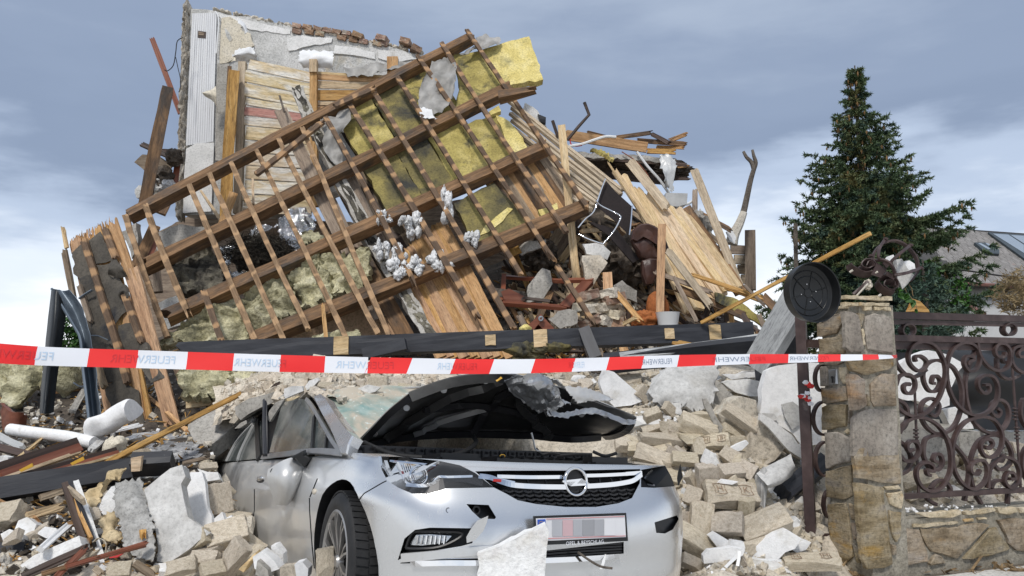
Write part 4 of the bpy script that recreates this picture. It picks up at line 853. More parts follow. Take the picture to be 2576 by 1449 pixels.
# red-brown door frame
dfm = empty('door_frame', P(*k3(300,1300),8.3), 'broken glossy red-brown door frame lying flat on the heap', 'door frame'); dfm['kind'] = 'thing'
for (x1, y1, d1, x2, y2, d2, w) in [(-40,1098,8.9,335,1126,8.75,30),(300,1122,8.75,510,1118,8.6,40),(-60,1262,8.4,345,1294,8.3,46),(480,1128,8.6,330,1290,8.3,72),(-50,1085,8.9,-60,1250,8.5,30)]:
    bpx('rail', *k3(x1, y1), d1, *k3(x2, y2), d2, w * k3.s, .04, MT['wood_red'], parent=dfm, up=Vector((0,-.5,1)), k=2)
bpx('plank', *k3(-40,1215),8.5, *k3(240,1250),8.4,7,.03, MT['wood_dark'], label='dark stick lying in the broken door frame', cat='plank')
spx('brown_board', k3([(-70,1190),(-20,1170),(100,1230),(40,1270),(-50,1240)]),8.45,.04, MT['wood_red'], label='orange-brown board piece behind the broken door frame', cat='board', seg=0)
bpx('branch_log', *k3(-110,1200),8.6, *k3(80,1225),8.5,22,.1, MT['bark'], label='brown log inside the broken door frame', cat='log', k=4)
spx('metal_bracket', k3([(100,1400),(180,1330),(265,1420),(250,1440),(185,1370),(130,1440)]),7.9,.03, MT['wood_red'], seg=0, label='rust-red triangular bracket beside the curved slab', cat='bracket')
tube('bracket_ring',[P(*k3(182 + 12 * math.cos(a),1360 + 12 * math.sin(a)),7.86) for a in np.linspace(0,6.28,13)[:-1]],.012, MT['steel'], closed=True, label='small steel ring on the rust-red bracket', cat='ring')
# upturned chair
chair = empty('chair', P(*k3(620,900),8.6), 'overturned black chair with shiny steel frame in the timber heap', 'chair')
spx('backrest', k3([(592,492),(650,560),(755,655),(738,835),(640,740),(520,640)]),8.75,.02, MT['black_cloth'], parent=chair, seg=0)
spx('seat', k3([(480,748),(560,770),(660,800),(800,985),(760,1010),(600,830)]),8.6,.05, MT['black_cloth'], parent=chair, seg=0)
for j, pts in enumerate([[(588,480,8.7),(550,580,8.7),(515,685,8.65),(460,735,8.6),(415,790,8.55)],[(756,650,8.72),(748,750,8.68),(738,835,8.65)],[(528,618,8.66),(560,650,8.5),(640,690,8.4),(678,712,8.38),(680,735,8.36),(640,810,8.34),(572,892,8.32)],[(418,828,8.4),(480,860,8.36),(572,892,8.32)]]):
    tube('frame_tube',[P(*k3(x, y), d) for x, y, d in spline(pts, 4)],.009, MT['chrome'], chair, n=8)
# leather cushion, pouf, pot
lc = empty('leather_cushion', P(*k3(870,1150),8.5), 'puffy brown leather armchair cushion slumped behind an upright plank', 'cushion')
for pts, d, bl_ in [([(745,868),(758,800),(800,772),(850,768),(905,790),(950,835),(982,930),(970,952),(925,945),(900,880),(860,850),(810,850),(770,880)],8.5,.07),([(748,872),(790,852),(850,858),(890,890),(915,940),(915,985),(850,992),(805,975)],8.52,.06),([(812,1000),(860,985),(918,990),(918,1080),(880,1140),(838,1150),(815,1080)],8.5,.07)]:
    slab('pad',[P(*k3(*p), d) for p in pts],.14, MT['leather'], lc, seg=.05, amp=.003, relief=.03, bulge=bl_, chamfer=.02)
px, py = k3(915,1310); blob('pouf', P(px, py, 8.35),(.13,.12,.22), MT['orange_cloth'], None, 4,.05,1.2,3, ridge=False, label='orange-brown round pouf half hidden behind the upright orange plank', cat='pouf')
px, py = k3(840,1370); blob('orange_rag', P(px, py, 8.1),(.14,.1,.09), MT['orange_cloth'], None, 4,.4,2.2,5, label='crumpled orange rag at the foot of the upright orange plank', cat='cloth')
def lathe(name, prof, c, m, parent=None, n=24, M3=None, **kw):
    V = []; Fc = []
    for (r, z) in prof:
        for q in range(n):
            a = 2 * math.pi * q / n; v = Vector((r * math.cos(a), r * math.sin(a), z)); V.append(M3 @ v if M3 else v)
    for i in range(len(prof) - 1):
        for q in range(n): Fc.append((i * n + q, i * n + (q + 1) % n, (i + 1) * n + (q + 1) % n, (i + 1) * n + q))
    return mk(name, V, Fc, MT[m], parent, Matrix.Translation(c), smooth=True, sharp=40, **kw)
lathe('flower_pot',[(0,0),(.09,0),(.125,.2),(.13,.21),(.115,.21),(.08,.02)], P(*k3(982,1445),8.0), 'white_plastic', label='dusty white pot behind the black beam by the orange plank', cat='pot')
# pipes and films
for pts, r, m, lab in [([(360,275),(440,262),(520,235),(590,215),(655,218)],.018, 'white_plastic', 'white plastic conduit lying along the highest timber'),([(785,310),(850,400),(930,490),(1000,590),(1060,660)],.018, 'white_plastic', 'long white plastic conduit running down to the milky box'),([(1035,600),(1060,630),(1100,640),(1140,618)],.018, 'white_plastic', 'short bent white conduit by the milky box'),
        ([(455,0),(485,78),(420,150),(350,235)],.022, 'wood_dark', 'bent rusty rod zigzagging up into the sky'),([(255,115),(290,220)],.022, 'wood_dark', 'short dark rod end above the slat slope'),([(365,225),(370,260),(400,275),(440,270)],.008, 'cloth_red', 'thin pinkish wire near the highest timber'),([(690,310),(780,370),(850,450),(865,500)],.007, 'wood_red', 'thin red-brown wire hanging over the broad old board'),([(1400,1010),(1340,990),(1280,960),(1265,920)],.01, 'white_plastic', 'white cable scrap by the leaning timber')]:
    tube('rod' if 'rod' in lab else 'conduit' if 'conduit' in lab else 'wire',[P(*k3(*p),9.75) for p in (spline(pts, 5) if 'rod' not in lab else pts)], r, MT[m], label=lab, cat='rod' if 'rod' in lab else 'conduit' if 'conduit' in lab else 'wire')
patch('film',[[(*k3(930,350),9.8),(*k3(980,335),9.8),(*k3(1035,360),9.8)],[(*k3(945,430),9.6),(*k3(985,420),9.7),(*k3(1030,440),9.7)],[(*k3(970,540),9.7),(*k3(990,560),9.6),(*k3(1010,560),9.7)]],8, MT['film'], None, .003,.07,5,12, edge=.02, label='translucent film hanging from the dark boards near the sky', cat='film')
spx('milky_box', k3([(968,568),(1105,572),(1100,640),(1040,655),(960,650)]),9.5,.2, MT['film'], label='milky plastic box wedged behind the bright plank slope', cat='box', seg=0)
px, py = k3(570,335); patch('mineral_wool',[[(*k3(500,300),9.6),(*k3(560,305),9.6),(*k3(590,330),9.6)],[(*k3(540,320),9.5),(*k3(590,350),9.5),(*k3(628,372),9.5)]],7, MT['board_yellow'], None, .04,.05,6,31, edge=.02, label='yellow wool strip drooping below the highest timber', cat='insulation wool', group='mineral wool batts')
# stump wall of boards at the right edge, bare branch, utility post
bw = empty('board_wall', P(*k3(1480,1180),10), 'stub of grey board wall standing behind the right slope', 'wall'); bw['kind'] = 'thing'
bpx('post', *k3(1497,808),9.9, *k3(1500,1180),9.9,66 * k3.s, .14, MT['wood_old'], parent=bw)
for i in range(5): bpx('board', *k3(1375 + 22 * i, 925 + 62 * i),9.98, *k3(1525 - 3 * i, 932 + 60 * i),9.98,58 * k3.s, .04, MT['wood_old' if i % 2 == 0 else 'wood_slat'], parent=bw)
brn = empty('bare_branch', P(*k3(1380,880),9.6), 'bare crooked branch with peeled pale foot rising against the clouds', 'branch')
tube('stem',[P(*k3(*p),9.6) for p in spline([(1385,860),(1425,770),(1455,690),(1478,590),(1500,490),(1522,415)],4)],.05, MT['bark'], brn, r1=.03, n=7)
tube('peeled_foot',[P(*k3(*p),9.58) for p in spline([(1378,890),(1395,830),(1430,760),(1458,690)],4)],.085, MT['bark_pale'], brn, r1=.045, n=7)
tube('fork',[P(*k3(*p),9.6) for p in spline([(1522,420),(1505,375),(1475,345),(1455,308)],4)],.032, MT['bark'], brn, r1=.018)
tube('fork',[P(*k3(*p),9.6) for p in spline([(1520,420),(1533,380),(1520,335),(1512,298)],4)],.032, MT['bark'], brn, r1=.016)
spx('torn_paper', k3([(1345,815),(1385,800),(1410,850),(1400,890),(1370,870)]),9.5,.02, MT['paper_white'], label='white torn paper at the foot of the bare branch', cat='paper')
bpx('utility_post',2001,555,14,2003,700,14,10,.1, MT['bark'], label='weathered wooden post behind the heap beside the spruce', cat='post')
# brick stack behind the heap front
for i, (x, y) in enumerate([(480,1215),(505,1300),(585,1290),(640,1240),(560,1370),(630,1340),(500,1380),(600,1205),(460,1290),(650,1390)]):
    box_at('brick', P(*k3(x, y),8.25),(.25,.14,.1), Matrix.Rotation(R.uniform(-.4,.4),4, 'Y') @ Matrix.Rotation(R.uniform(-.9,.9),4, 'Z'),['brick_red', 'mortar', 'brick'][i % 3], None, .01,2, i + 70, label='dusty brick of the broken stack, ' + ['topmost', 'lowest at the edge', 'beside the orange post stub', 'nearest the cushion', 'lower middle one', 'second from the black beam', 'nearest the upright pale plank', 'highest at the post stub', 'half behind the pale plank', 'lowest by the orange plank'][i], cat='brick', group='bricks in the broken stack')
bpx('timber_post', *k3(600,1080),8.4, *k3(610,1290),8.3,24,.12, MT['wood_fresh'], label='short orange post stub behind the brick stack', cat='post')
bpx('pole',1765,812,7.2,2190,587,5.9,8.5,.03, MT['wood_fresh'], label='long straight ochre batten reaching from the heap to above the pillar', cat='batten')
# ================================================================== black and grey beams
def notch(A, B, f, ln, w, parent, up):
    p = A.lerp(B, f); dv = (B - A).normalized() * ln / 2
    beam('notch', p - dv + up * .009, p + dv + up * .009, w, .02, MT['wood_pale'], up, parent, segs=2, k=4, jit=.004)
bb = empty('black_beam', P(1150,880,7.2), 'long black painted beam lying across the rubble behind the car', 'beam')
A, B = P(425,888,7.25), P(1890,836,7.3); up = Vector((0,-1,.12)).normalized()
beam('timber', A, B, .175,.16, MT['black_paint'], up, bb, k=3, segs=22, jit=.002, warp=.002, twist=.004, j0=.16)
for f, ln, w in [(.297,.14,.17),(.55,.10,.10),(.635,.13,.165),(.855,.09,.10),(.933,.11,.14)]: notch(A + up * .078, B + up * .078, f, ln, w, bb, up)
bpx('black_block',915,893,7.05,1022,866,7.05,28,.1, MT['black_paint'], label='short black block leaning on the long black beam', cat='beam')
bpx('black_post',1470,830,7.15,1500,905,7.0,30,.12, MT['black_paint'], label='black stub hanging down from the long black beam', cat='beam')
bpx('black_post',1345,880,7.3,1372,930,7.3,22,.1, MT['black_paint'], label='black stub under the middle of the long black beam', cat='beam')
bpx('grey_beam',1520,915,6.7,2005,862,6.4,34,.16, MT['black_paint'], label='dark beam with dusty silver top right of the black beam', cat='beam', up=Vector((0,-.4,1)))
bpx('grey_beam',1560,900,6.6,2010,840,6.5,30,.04, MT['grey_beam'], label='dusty grey board on top of the dark beam', cat='board', up=Vector((0,-.8,1)))
bpx('white_board',1700,905,6.55,1940,885,6.5,26,.03, MT['plaster_white'], label='dusty whitewashed board above the tape near the grey diagonal beam', cat='board')
dg = empty('diagonal_beam', P(1912,930,5.9), 'dusty grey squared beam slanting down beside the gate post', 'beam')
beam('timber', P(2010,748,5.75), P(1905,925,6.0),.20,.16, MT['grey_beam'], Vector((-.6,-1,.35)), dg, k=3, jit=.004)
bpx('black_post',1920,900,6.3,1925,962,6.3,44,.14, MT['black_paint'], label='short grey-black post under the grey diagonal beam', cat='beam')
bpx('orange_plank',1690,862,7.0,1770,885,6.9,24,.03, MT['wood_fresh'], label='bright orange broken board between black beam and dusty board', cat='plank', j0=.1, j1=.1)
px, py = 1380,898; tuft('yellow_wool', P(px, py, 7.25),(.26,.12,.09), 'board_dirty',71, label='yellow wool pushed out under the long black beam', cat='insulation wool', group='mineral wool batts')
px, py = 1322,828; blob('yellow_wool', P(px, py, 7.4),(.05,.05,.04), MT['board_clean'], None, 3,.4,2.2,72, label='tiny yellow wool tuft sitting on the long black beam', cat='insulation wool', group='mineral wool batts')
# ================================================================== tar-papered roof fragment and gutter
k0 = K(0,800,700,1449)
FP = Plane(P(200,700,7.7), P(450,700,7.5), P(300,1050,7.2))
frag = empty('roof_fragment', P(400,1060,7.2), 'upended roof fragment of orange boards under torn black tar paper', 'roof fragment'); frag['kind'] = 'thing'
def fb(x1, y1, x2, y2, w, m, o=0, t=.025, j0=0, j1=0, name='board', k=2): return beam(name, FP.at(*k0(x1, y1), o), FP.at(*k0(x2, y2), o), w * k0.s * mpp(7.4), t, MT[m], FP.n, frag, j0=j0, j1=j1, k=k, jit=.004)
for i, (x1, y1, x2, y2, w) in enumerate([(600,215,960,1980,95),(690,235,1050,1960,95),(775,180,1140,1930,95),(850,140,1230,1960,95)]):
    fb(x1, y1, x2, y2, w, 'wood_fresh',-.03 - .004 * (i % 2), j0=.28)
fb(905,118,1180,960,88, 'wood_fresh',.0, j0=.12); fb(1060,510,1440,1930,120, 'wood_fresh',.005, j0=.03, j1=.1)
fb(985,700,1180,1930,60, 'wood_fresh',-.02)
for pts in [[(590,385),(640,330),(810,215),(870,330),(905,450),(780,480),(760,560),(650,600),(600,560)],[(640,600),(760,560),(860,900),(940,1200),(1000,1440),(860,1440),(740,1130),(690,900),(640,700)],[(780,490),(900,470),(1000,690),(1030,850),(920,990),(860,850)],[(960,980),(1060,950),(1150,1130),(1160,1200),(1060,1230),(960,1150)],[(840,1440),(1000,1430),(1120,1500),(1200,1900),(1080,1950),(960,1900)],[(1130,1300),(1270,1290),(1340,1400),(1220,1440)]]:
    slab('tar_paper',[FP.at(*k0(*p),.02) for p in pts],.006, MT['tar_paper'], frag, seg=.06, amp=.015, relief=.02)
for rows in [[[(905,445),(930,420),(965,470)],[(880,520),(950,500),(1000,530)],[(875,560),(960,590),(1030,575)]],[[(975,660),(1010,650),(1040,690)],[(950,720),(1000,690),(1045,730)],[(985,780),(990,740),(1010,790)]],[[(1120,1150),(1180,1110),(1215,1140)],[(1130,1200),(1190,1170),(1210,1220)]]]:
    patch('tar_flap',[[(*k0(x, y), FP.d(*k0(x, y)) - (.12 if j == 1 else .05)) for x, y in r] for j, r in enumerate(rows)],6, MT['tar_paper'], frag, .004,.02,7,2)
for (x1, y1, x2, y2, w) in [(675,275,970,1200,52),(970,1200,1040,1460,50),(845,185,940,440,54),(1000,700,1150,1130,56),(520,360,600,785,42),(640,640,740,960,36),(780,1280,850,1480,50),(1420,1300,1480,1460,46)]: fb(x1, y1, x2, y2, w, 'wood_batten' if x1 not in (520,640,780) else 'wood_old',.06,.04,.05,.05, 'batten')
fb(505,160,540,350,34, 'wood_pale',.03,.02,.22,0, 'splinter')
for i in range(16):
    x = 565 + i * 22; y = 300 - i * 10.5 + R.uniform(-20,15); fb(x, y - R.uniform(20,60), x + 25, y + 110, R.uniform(12,24), 'wood_fresh',-.05,.012,.18,0, 'splinter')
for pts in [[(640,760),(680,730),(745,690)],[(745,1060),(800,1062),(880,1095)],[(600,1440),(650,1470),(720,1460)]]:
    tube('gutter_hook',[FP.at(*k0(*p),.09) for p in spline(pts, 4)],0, MT['zinc'], frag, flat=(.03,.008), nrm=FP.n)
# gutter
gt = empty('rain_gutter', P(255,1060,7.0), 'buckled grey zinc rain gutter folded over at its top', 'gutter')
def g3(x, y, d): return (*k0(x, y), d)
patch('trough',[[g3(420,680,7.1), g3(470,690,7.25), g3(520,695,7.25), g3(565,685,7.1)],[g3(520,850,7.0), g3(560,820,7.2), g3(610,800,7.2), g3(650,810,7.05)],[g3(600,985,7.0), g3(630,960,7.18), g3(665,940,7.18), g3(700,950,7.05)],[g3(650,1090,6.95), g3(670,1080,7.12), g3(700,1070,7.12), g3(738,1080,7.0)],[g3(670,1320,6.9), g3(700,1330,7.08), g3(740,1330,7.08), g3(775,1330,6.95)],[g3(700,1560,6.8), g3(730,1580,6.98), g3(770,1580,6.98), g3(800,1560,6.85)],[g3(720,1760,6.7), g3(750,1780,6.88), g3(790,1780,6.88), g3(830,1740,6.75)]],5, MT['zinc'], gt, .004,.012,6,4)
patch('folded_end',[[g3(418,680,7.08), g3(455,690,7.0), g3(500,780,7.02), g3(530,870,7.05)],[g3(395,900,7.0), g3(440,905,6.9), g3(490,910,6.95), g3(528,920,7.0)],[g3(372,1140,6.95), g3(410,1140,6.85), g3(460,1140,6.9), g3(498,1140,6.95)],[g3(345,1400,6.9), g3(380,1400,6.8), g3(420,1400,6.85), g3(460,1400,6.9)],[g3(325,1680,6.8), g3(350,1690,6.7), g3(390,1690,6.75), g3(430,1680,6.8)]],5, MT['pipe_dark'], gt, .006,.004,6,5)
tube('bead',[P(*g3(x, y, d)) for x, y, d in spline([(418,678,7.07),(520,850,6.98),(600,985,6.98),(650,1090,6.93),(670,1320,6.88),(700,1560,6.78),(720,1760,6.68)],5)],.012, MT['zinc'], gt)
# ================================================================== stone pillar, low wall, iron fence and gate
AL = math.radians(20)
E1 = Vector((math.cos(AL), math.sin(AL),0)); E2 = Vector((-math.sin(AL), math.cos(AL),0)); UZ = Vector((0,0,1))
PC = Vector((2.245,4.87,0)); PS = .335; PH = 1.745
PF = Plane(PC, PC + E1, PC + UZ); PL = Plane(PC, PC + E2, PC + UZ)
if PL.n.x > 0: PL.n.negate()
kp1 = K(3000,1100,3600,1449); kp2 = K(3000,1650,3600,1449)
pil = empty('gate_pillar', PC + E1 * PS / 2 + E2 * PS / 2, 'square gate pillar clad in brown natural stone', 'pillar'); pil['kind'] = 'thing'
def obox(name, o, a, b, h, z0, m, parent, jit=0, nb=3, nh=12):
    bm = bmesh.new(); V = {}
    for k in range(nh + 1):
        for (i, j) in [(i, 0) for i in range(nb)] + [(nb, j) for j in range(nb)] + [(nb - i, nb) for i in range(nb)] + [(0, nb - j) for j in range(nb)]:
            p = o + a * (i / nb) + b * (j / nb) + UZ * (z0 + h * k / nh) + Vector((R.uniform(-jit, jit), R.uniform(-jit, jit),0)); V[(k, i, j)] = bm.verts.new(p)
    per = [(i, 0) for i in range(nb)] + [(nb, j) for j in range(nb)] + [(nb - i, nb) for i in range(nb)] + [(0, nb - j) for j in range(nb)]
    for k in range(nh):
        for q in range(len(per)):
            c, d = per[q], per[(q + 1) % len(per)]
            bm.faces.new((V[(k, *c)], V[(k, *d)], V[(k + 1, *d)], V[(k + 1, *c)]))
    bm.faces.new([V[(nh, *c)] for c in per])
    return from_bm(name, bm, MT[m], parent)
obox('mortar_core', PC, E1 * .288, E2 * PS, PH, -.02, 'joint', pil, .004)
def stone(pl, pts, m='stone', parent=None, th=.035, offs=.019, name='stone'):
    return slab(name, [pl.at(*p, offs + R.uniform(-.003,.004)) for p in pts], th, MT[m], parent or pil, seg=.035, amp=.0045, relief=.006, chamfer=.007)
for pts, m in [([(725,275),(790,285),(850,310),(870,370),(890,480),(912,640),(880,660),(790,668),(745,620),(735,480)], 'stone_grey'),([(925,325),(1010,300),(1100,310),(1165,345),(1175,400),(1188,670),(1060,668),(945,640),(930,520),(918,410)], 'stone_grey'),([(850,300),(915,310),(910,380),(890,430)], 'stone'),
        ([(760,755),(800,745),(1190,710),(1195,790),(1150,830),(1050,850),(950,882),(800,845)], 'stone'),([(770,870),(850,880),(920,930),(925,1050),(940,1160),(860,1210),(800,1215),(785,1050)], 'stone'),([(1205,870),(1080,870),(1030,920),(975,970),(980,1120),(1010,1180),(1220,1170),(1212,1000)], 'stone'),
        ([(945,1060),(965,1080),(968,1180),(945,1175)], 'stone'),([(815,1300),(860,1235),(950,1200),(1222,1210),(1238,1500),(1236,1640),(1000,1655),(808,1645),(805,1449)], 'stone_grey'),
        ([(885,450),(905,440),(922,600),(906,600)], 'cap_stone')]: stone(PF, kp1(pts), m)
for pts, m in [([(815,245),(880,240),(1238,250),(1247,400),(1257,580),(1100,575),(960,540),(845,530),(840,450),(825,380)], 'stone'),([(845,570),(930,580),(1100,620),(1110,760),(1130,900),(1140,1000),(1150,1120),(1180,1340),(1100,1375),(940,1385),(890,1290),(870,1000),(850,800)], 'stone'),
        ([(1130,670),(1275,650),(1282,700),(1272,820),(1230,810),(1160,770)], 'cap_stone'),([(1110,620),(1240,600),(1265,630),(1120,640)], 'cap_stone'),([(1150,830),(1268,850),(1262,1020),(1225,1130),(1190,1090),(1155,950)], 'stone'),([(1170,1150),(1215,1165),(1220,1250),(1190,1255)], 'stone')]: stone(PF, kp2(pts), m)
for pts, m in [([(455,400),(490,385),(600,310),(690,290),(700,370),(640,490),(500,520),(460,520)], 'stone'),([(470,540),(560,530),(700,495),(715,580),(715,680),(475,690)], 'stone'),([(480,765),(560,768),(700,758),(650,787),(485,790)], 'stone'),([(665,810),(740,805),(745,960),(700,960),(670,910)], 'cap_stone'),
        ([(485,800),(550,795),(556,980),(492,990)], 'stone_grey'),([(492,1000),(560,1005),(730,985),(735,1120),(540,1145),(497,1150)], 'stone'),([(500,1190),(560,1160),(730,1160),(725,1360),(560,1400),(505,1400)], 'stone'),([(750,1210),(768,1180),(772,1330),(752,1340)], 'stone')]: stone(PL, kp1(pts), m)
for pts, m in [([(535,100),(640,90),(770,150),(785,360),(700,380),(542,440)], 'stone_grey'),([(542,460),(650,430),(780,400),(790,690),(720,725),(545,700)], 'stone'),([(555,770),(640,760),(725,755),(750,870),(770,1050),(790,1270),(700,1350),(600,1180),(570,1050),(558,900)], 'stone'),
        ([(760,760),(820,800),(840,920),(780,920)], 'stone'),([(775,950),(835,945),(840,1080),(800,1110)], 'stone'),([(790,1140),(850,1180),(860,1330),(830,1320)], 'stone'),([(710,85),(740,60),(770,90),(740,110)], 'cap_stone')]: stone(PL, kp2(pts), m)
for pl, pts in [(PF, [(735,128),(900,135),(1172,140),(1172,178),(1090,186),(900,165),(740,160)]),(PF, [(905,232),(980,228),(985,268),(920,270)]),(PF, [(1000,235),(1166,244),(1168,275),(1010,266)]),(PF, [(735,190),(860,195),(862,225),(735,230)]),(PF, [(870,195),(1150,200),(1150,232),(870,225)]),
        (PL, [(640,150),(735,128),(738,160),(630,170)]),(PL, [(560,262),(640,235),(728,228),(728,252),(640,262)])]:
    stone(pl, kp1(pts), 'cap_stone', th=.05, offs=.022, name='cap_stone')
kpl = stone(PL, kp1([(560,832),(645,825),(655,968),(572,985)]), 'steel', th=.02, offs=.010, name='key_plate')
slab('keyhole',[PL.at(*kp1(603 + 11 * math.cos(a),905 + 14 * math.sin(a)),.026) for a in np.linspace(0,6.28,11)[:-1]],.006, MT['ink_black'], kpl, seg=0)
slab('keyhole',[PL.at(*kp1(*p),.026) for p in [(598,915),(609,913),(613,955),(600,957)]],.006, MT['ink_black'], kpl, seg=0)
# low wall
lw = empty('garden_wall', PC + E1 * 1.2 + E2 * .1, 'low garden wall of brown natural stone under the iron fence', 'wall'); lw['kind'] = 'thing'
obox('mortar_core', PC + E1 * .292 + E2 * .02, E1 * 2.9, E2 * .28,.365,-.02, 'joint', lw, .004, nb=10, nh=4)
PW = Plane(PC + E2 * .02, PC + E2 * .02 + E1, PC + E2 * .02 + UZ)
kw = K(3400,1950,4000,2576)
for pts, m in [([(540,490),(600,490),(830,510),(900,700),(960,900),(985,1050),(880,1060),(620,1110),(510,1090),(500,780),(530,700)], 'stone'),([(860,500),(1080,490),(1500,470),(1650,420),(1900,400),(2000,430),(1900,530),(1700,750),(1560,900),(1470,1000),(1300,960),(1030,880),(930,730)], 'stone'),
        ([(2020,490),(2130,470),(2180,580),(2360,830),(2100,930),(1700,1010),(1580,1000),(1750,800),(1900,620)], 'stone'),([(2150,360),(2500,320),(2620,340),(2760,900),(2480,870),(2330,750),(2290,600)], 'stone'),([(1010,1080),(1100,920),(1200,960),(1280,1070),(1020,1110)], 'stone'),
        ([(2700,330),(3200,300),(3300,700),(2900,850)], 'stone'),([(3260,320),(3700,300),(3600,800),(3360,780)], 'stone'),
        ([(800,240),(1520,190),(1530,250),(1400,310),(1000,315),(900,290)], 'cap_stone'),([(1590,210),(2100,150),(2120,200),(1800,260),(1610,260)], 'cap_stone'),([(2150,150),(2470,140),(2480,220),(2350,270),(2180,240)], 'cap_stone'),([(2510,150),(2720,140),(2720,240),(2530,230)], 'cap_stone'),([(2750,140),(3200,110),(3200,210),(2770,240)], 'cap_stone'),
        ([(730,420),(1480,380),(1490,400),(1200,450),(900,490),(740,470)], 'cap_stone'),([(1580,350),(1740,330),(1750,370),(1590,385)], 'cap_stone'),([(1820,320),(1970,320),(1970,340),(1830,350)], 'cap_stone')]:
    stone(PW, kw(pts), m, lw)
# fence panel
kf = K(3440,1200,4000,1014)
fo = .15; PFN = Plane(PC + E2 * fo, PC + E2 * fo + E1, PC + E2 * fo + UZ)
fence = empty('iron_fence', PFN.at(*kf(600,1400)), 'brown wrought iron fence panel full of spiral scrolls right of the pillar', 'fence'); fence['kind'] = 'thing'
def rail(x1, y1, x2, y2, w, t=.03, name='rail', o=0): return beam(name, PFN.at(*kf(x1, y1), o), PFN.at(*kf(x2, y2), o), w, t, MT['iron'], PFN.n, fence, segs=10, jit=.0006, warp=.0004, twist=0)
rail(60,58,1500,97,.048,.05); rail(60,105,1500,135,.03,.03, o=-.005); rail(80,218,1500,250,.042,.05); rail(80,268,1500,292,.055,.03, o=-.012); rail(150,1338,1500,1265,.036,.035)
def scroll(pts, o=0, n=6, w=.03, t=.020): tube('scroll',[PFN.at(*kf(x, y), o) for x, y in spline(pts, n)],0, MT['iron'], fence, flat=(w, t), nrm=PFN.n)
for pts, o in [([(245,385),(240,355),(275,345),(320,380),(310,430),(260,450),(205,400),(195,330),(235,265),(310,245),(390,285),(450,400),(450,520),(400,660),(310,750),(220,770),(130,720),(100,650)],.01),
        ([(615,410),(620,385),(655,370),(640,350),(600,350),(588,400),(620,450),(670,440),(700,380),(690,310),(640,260),(570,255),(500,310),(465,430),(480,570),(540,690),(640,760),(740,750),(810,680),(830,580),(800,500),(740,480),(690,510),(690,570),(730,610),(765,590),(760,550),(730,550)],.01),
        ([(350,1190),(330,1180),(325,1150),(370,1160),(365,1120),(320,1095),(270,1120),(250,1180),(280,1260),(350,1300),(430,1270),(490,1160),(490,1010),(440,880),(350,800),(250,780),(170,820),(130,890)],.01),
        ([(735,985),(760,1000),(790,970),(770,935),(720,945),(705,1000),(740,1055),(800,1055),(850,990),(855,890),(800,800),(710,775),(600,810),(530,900),(505,1020),(520,1150),(580,1250),(660,1285),(730,1240),(755,1160),(730,1090),(680,1085),(635,1120),(640,1170),(680,1180),(700,1150)],.01),
        ([(205,550),(190,540),(160,560),(170,600),(210,610),(240,570),(235,510),(190,475),(130,490),(105,550),(70,600)],.012),
        ([(380,540),(360,530),(370,490),(400,490),(420,530),(390,590),(340,590),(305,530),(300,460),(330,400),(390,375),(450,390),(520,440),(570,560),(570,700),(530,820),(470,880),(380,890),(310,830),(280,740),(300,670),(360,645),(410,690),(400,750),(370,770),(345,750)],-.012),
        ([(680,250),(700,340),(760,420),(840,450),(905,410),(915,320),(880,265),(830,260),(805,300),(820,345),(865,350),(880,320)],.012),([(1010,350),(980,350),(970,320),(1000,275),(940,290),(920,360),(950,430),(1020,465),(1090,430)],.012),
        ([(670,300),(620,420),(600,500),(595,560),(610,680),(650,800),(720,870),(800,890),(870,850),(905,770),(890,690),(840,655),(790,680),(780,740),(820,775),(845,740),(820,715)],-.012),
        ([(755,1280),(770,1150),(820,1085),(880,1060),(950,1090),(980,1170),(960,1250),(910,1275),(875,1230),(890,1175),(930,1170),(945,1210),(910,1215)],.012),([(100,1000),(130,1040),(170,1085),(230,1080),(270,1020),(255,960),(215,945),(185,975),(195,1015),(230,1005)],.012),
        ([(90,300),(110,400),(180,480),(250,490),(320,440)],-.012),([(110,650),(170,690),(190,760),(170,840),(120,880)],-.012),([(120,940),(180,990),(215,1070),(190,1150),(140,1180)],-.012),
        ([(400,1095),(370,1080),(385,1040),(420,1045),(435,1100),(400,1150),(340,1130),(305,1060),(300,1000),(320,930),(400,905),(470,930),(550,1010),(610,1100),(620,1200),(590,1370)],-.012),([(830,1040),(865,1050),(850,1090),(810,1080),(800,1110),(840,1150),(900,1120),(925,1040),(880,940),(800,905),(700,940),(645,1040),(630,1160),(660,1300),(710,1390)],-.012),
        ([(850,360),(870,390),(900,380)],-.012),([(820,360),(830,460),(900,510),(980,480)],-.012),([(350,1285),(390,1235),(440,1225),(490,1280),(470,1340)],-.012),([(780,1280),(800,1235),(850,1225),(890,1265)],-.012),([(320,1345),(345,1370),(390,1395)],-.012),([(900,1300),(895,1390)],-.012)] + [([(1100 + x, y) for x, y in [(0,700),(-90,650),(-110,760),(-60,860),(40,880)]],-.01),([(1100 + x, y) for x, y in [(0,980),(-80,1000),(-100,1120),(-60,1230),(30,1250)]],.01)]: scroll(pts, o)
for (x, y, r) in [(188,163,44),(903,157,42),(1320,152,42)]: scroll([(x + r * math.cos(a), y + r * math.sin(a)) for a in np.linspace(-1.57,4.71,15)],.0,2,.045,.012)
def spindle(x1, y1, x2, y2, kn):
    sp = tube('spindle',[PFN.at(*kf(x1 + (x2 - x1) * t, y1 + (y2 - y1) * t)) for t in np.linspace(0,1,24)],.009, MT['iron'], fence, n=4)
    for (x, y) in kn:
        for dy in (-38,-13,13,38):
            c = PFN.at(*kf(x + dy * .03, y + dy)); lathe('knuckle',[(.0,-.009),(.017,-.005),(.02,0),(.017,.005),(0,.009)], c, 'iron', fence, 10)
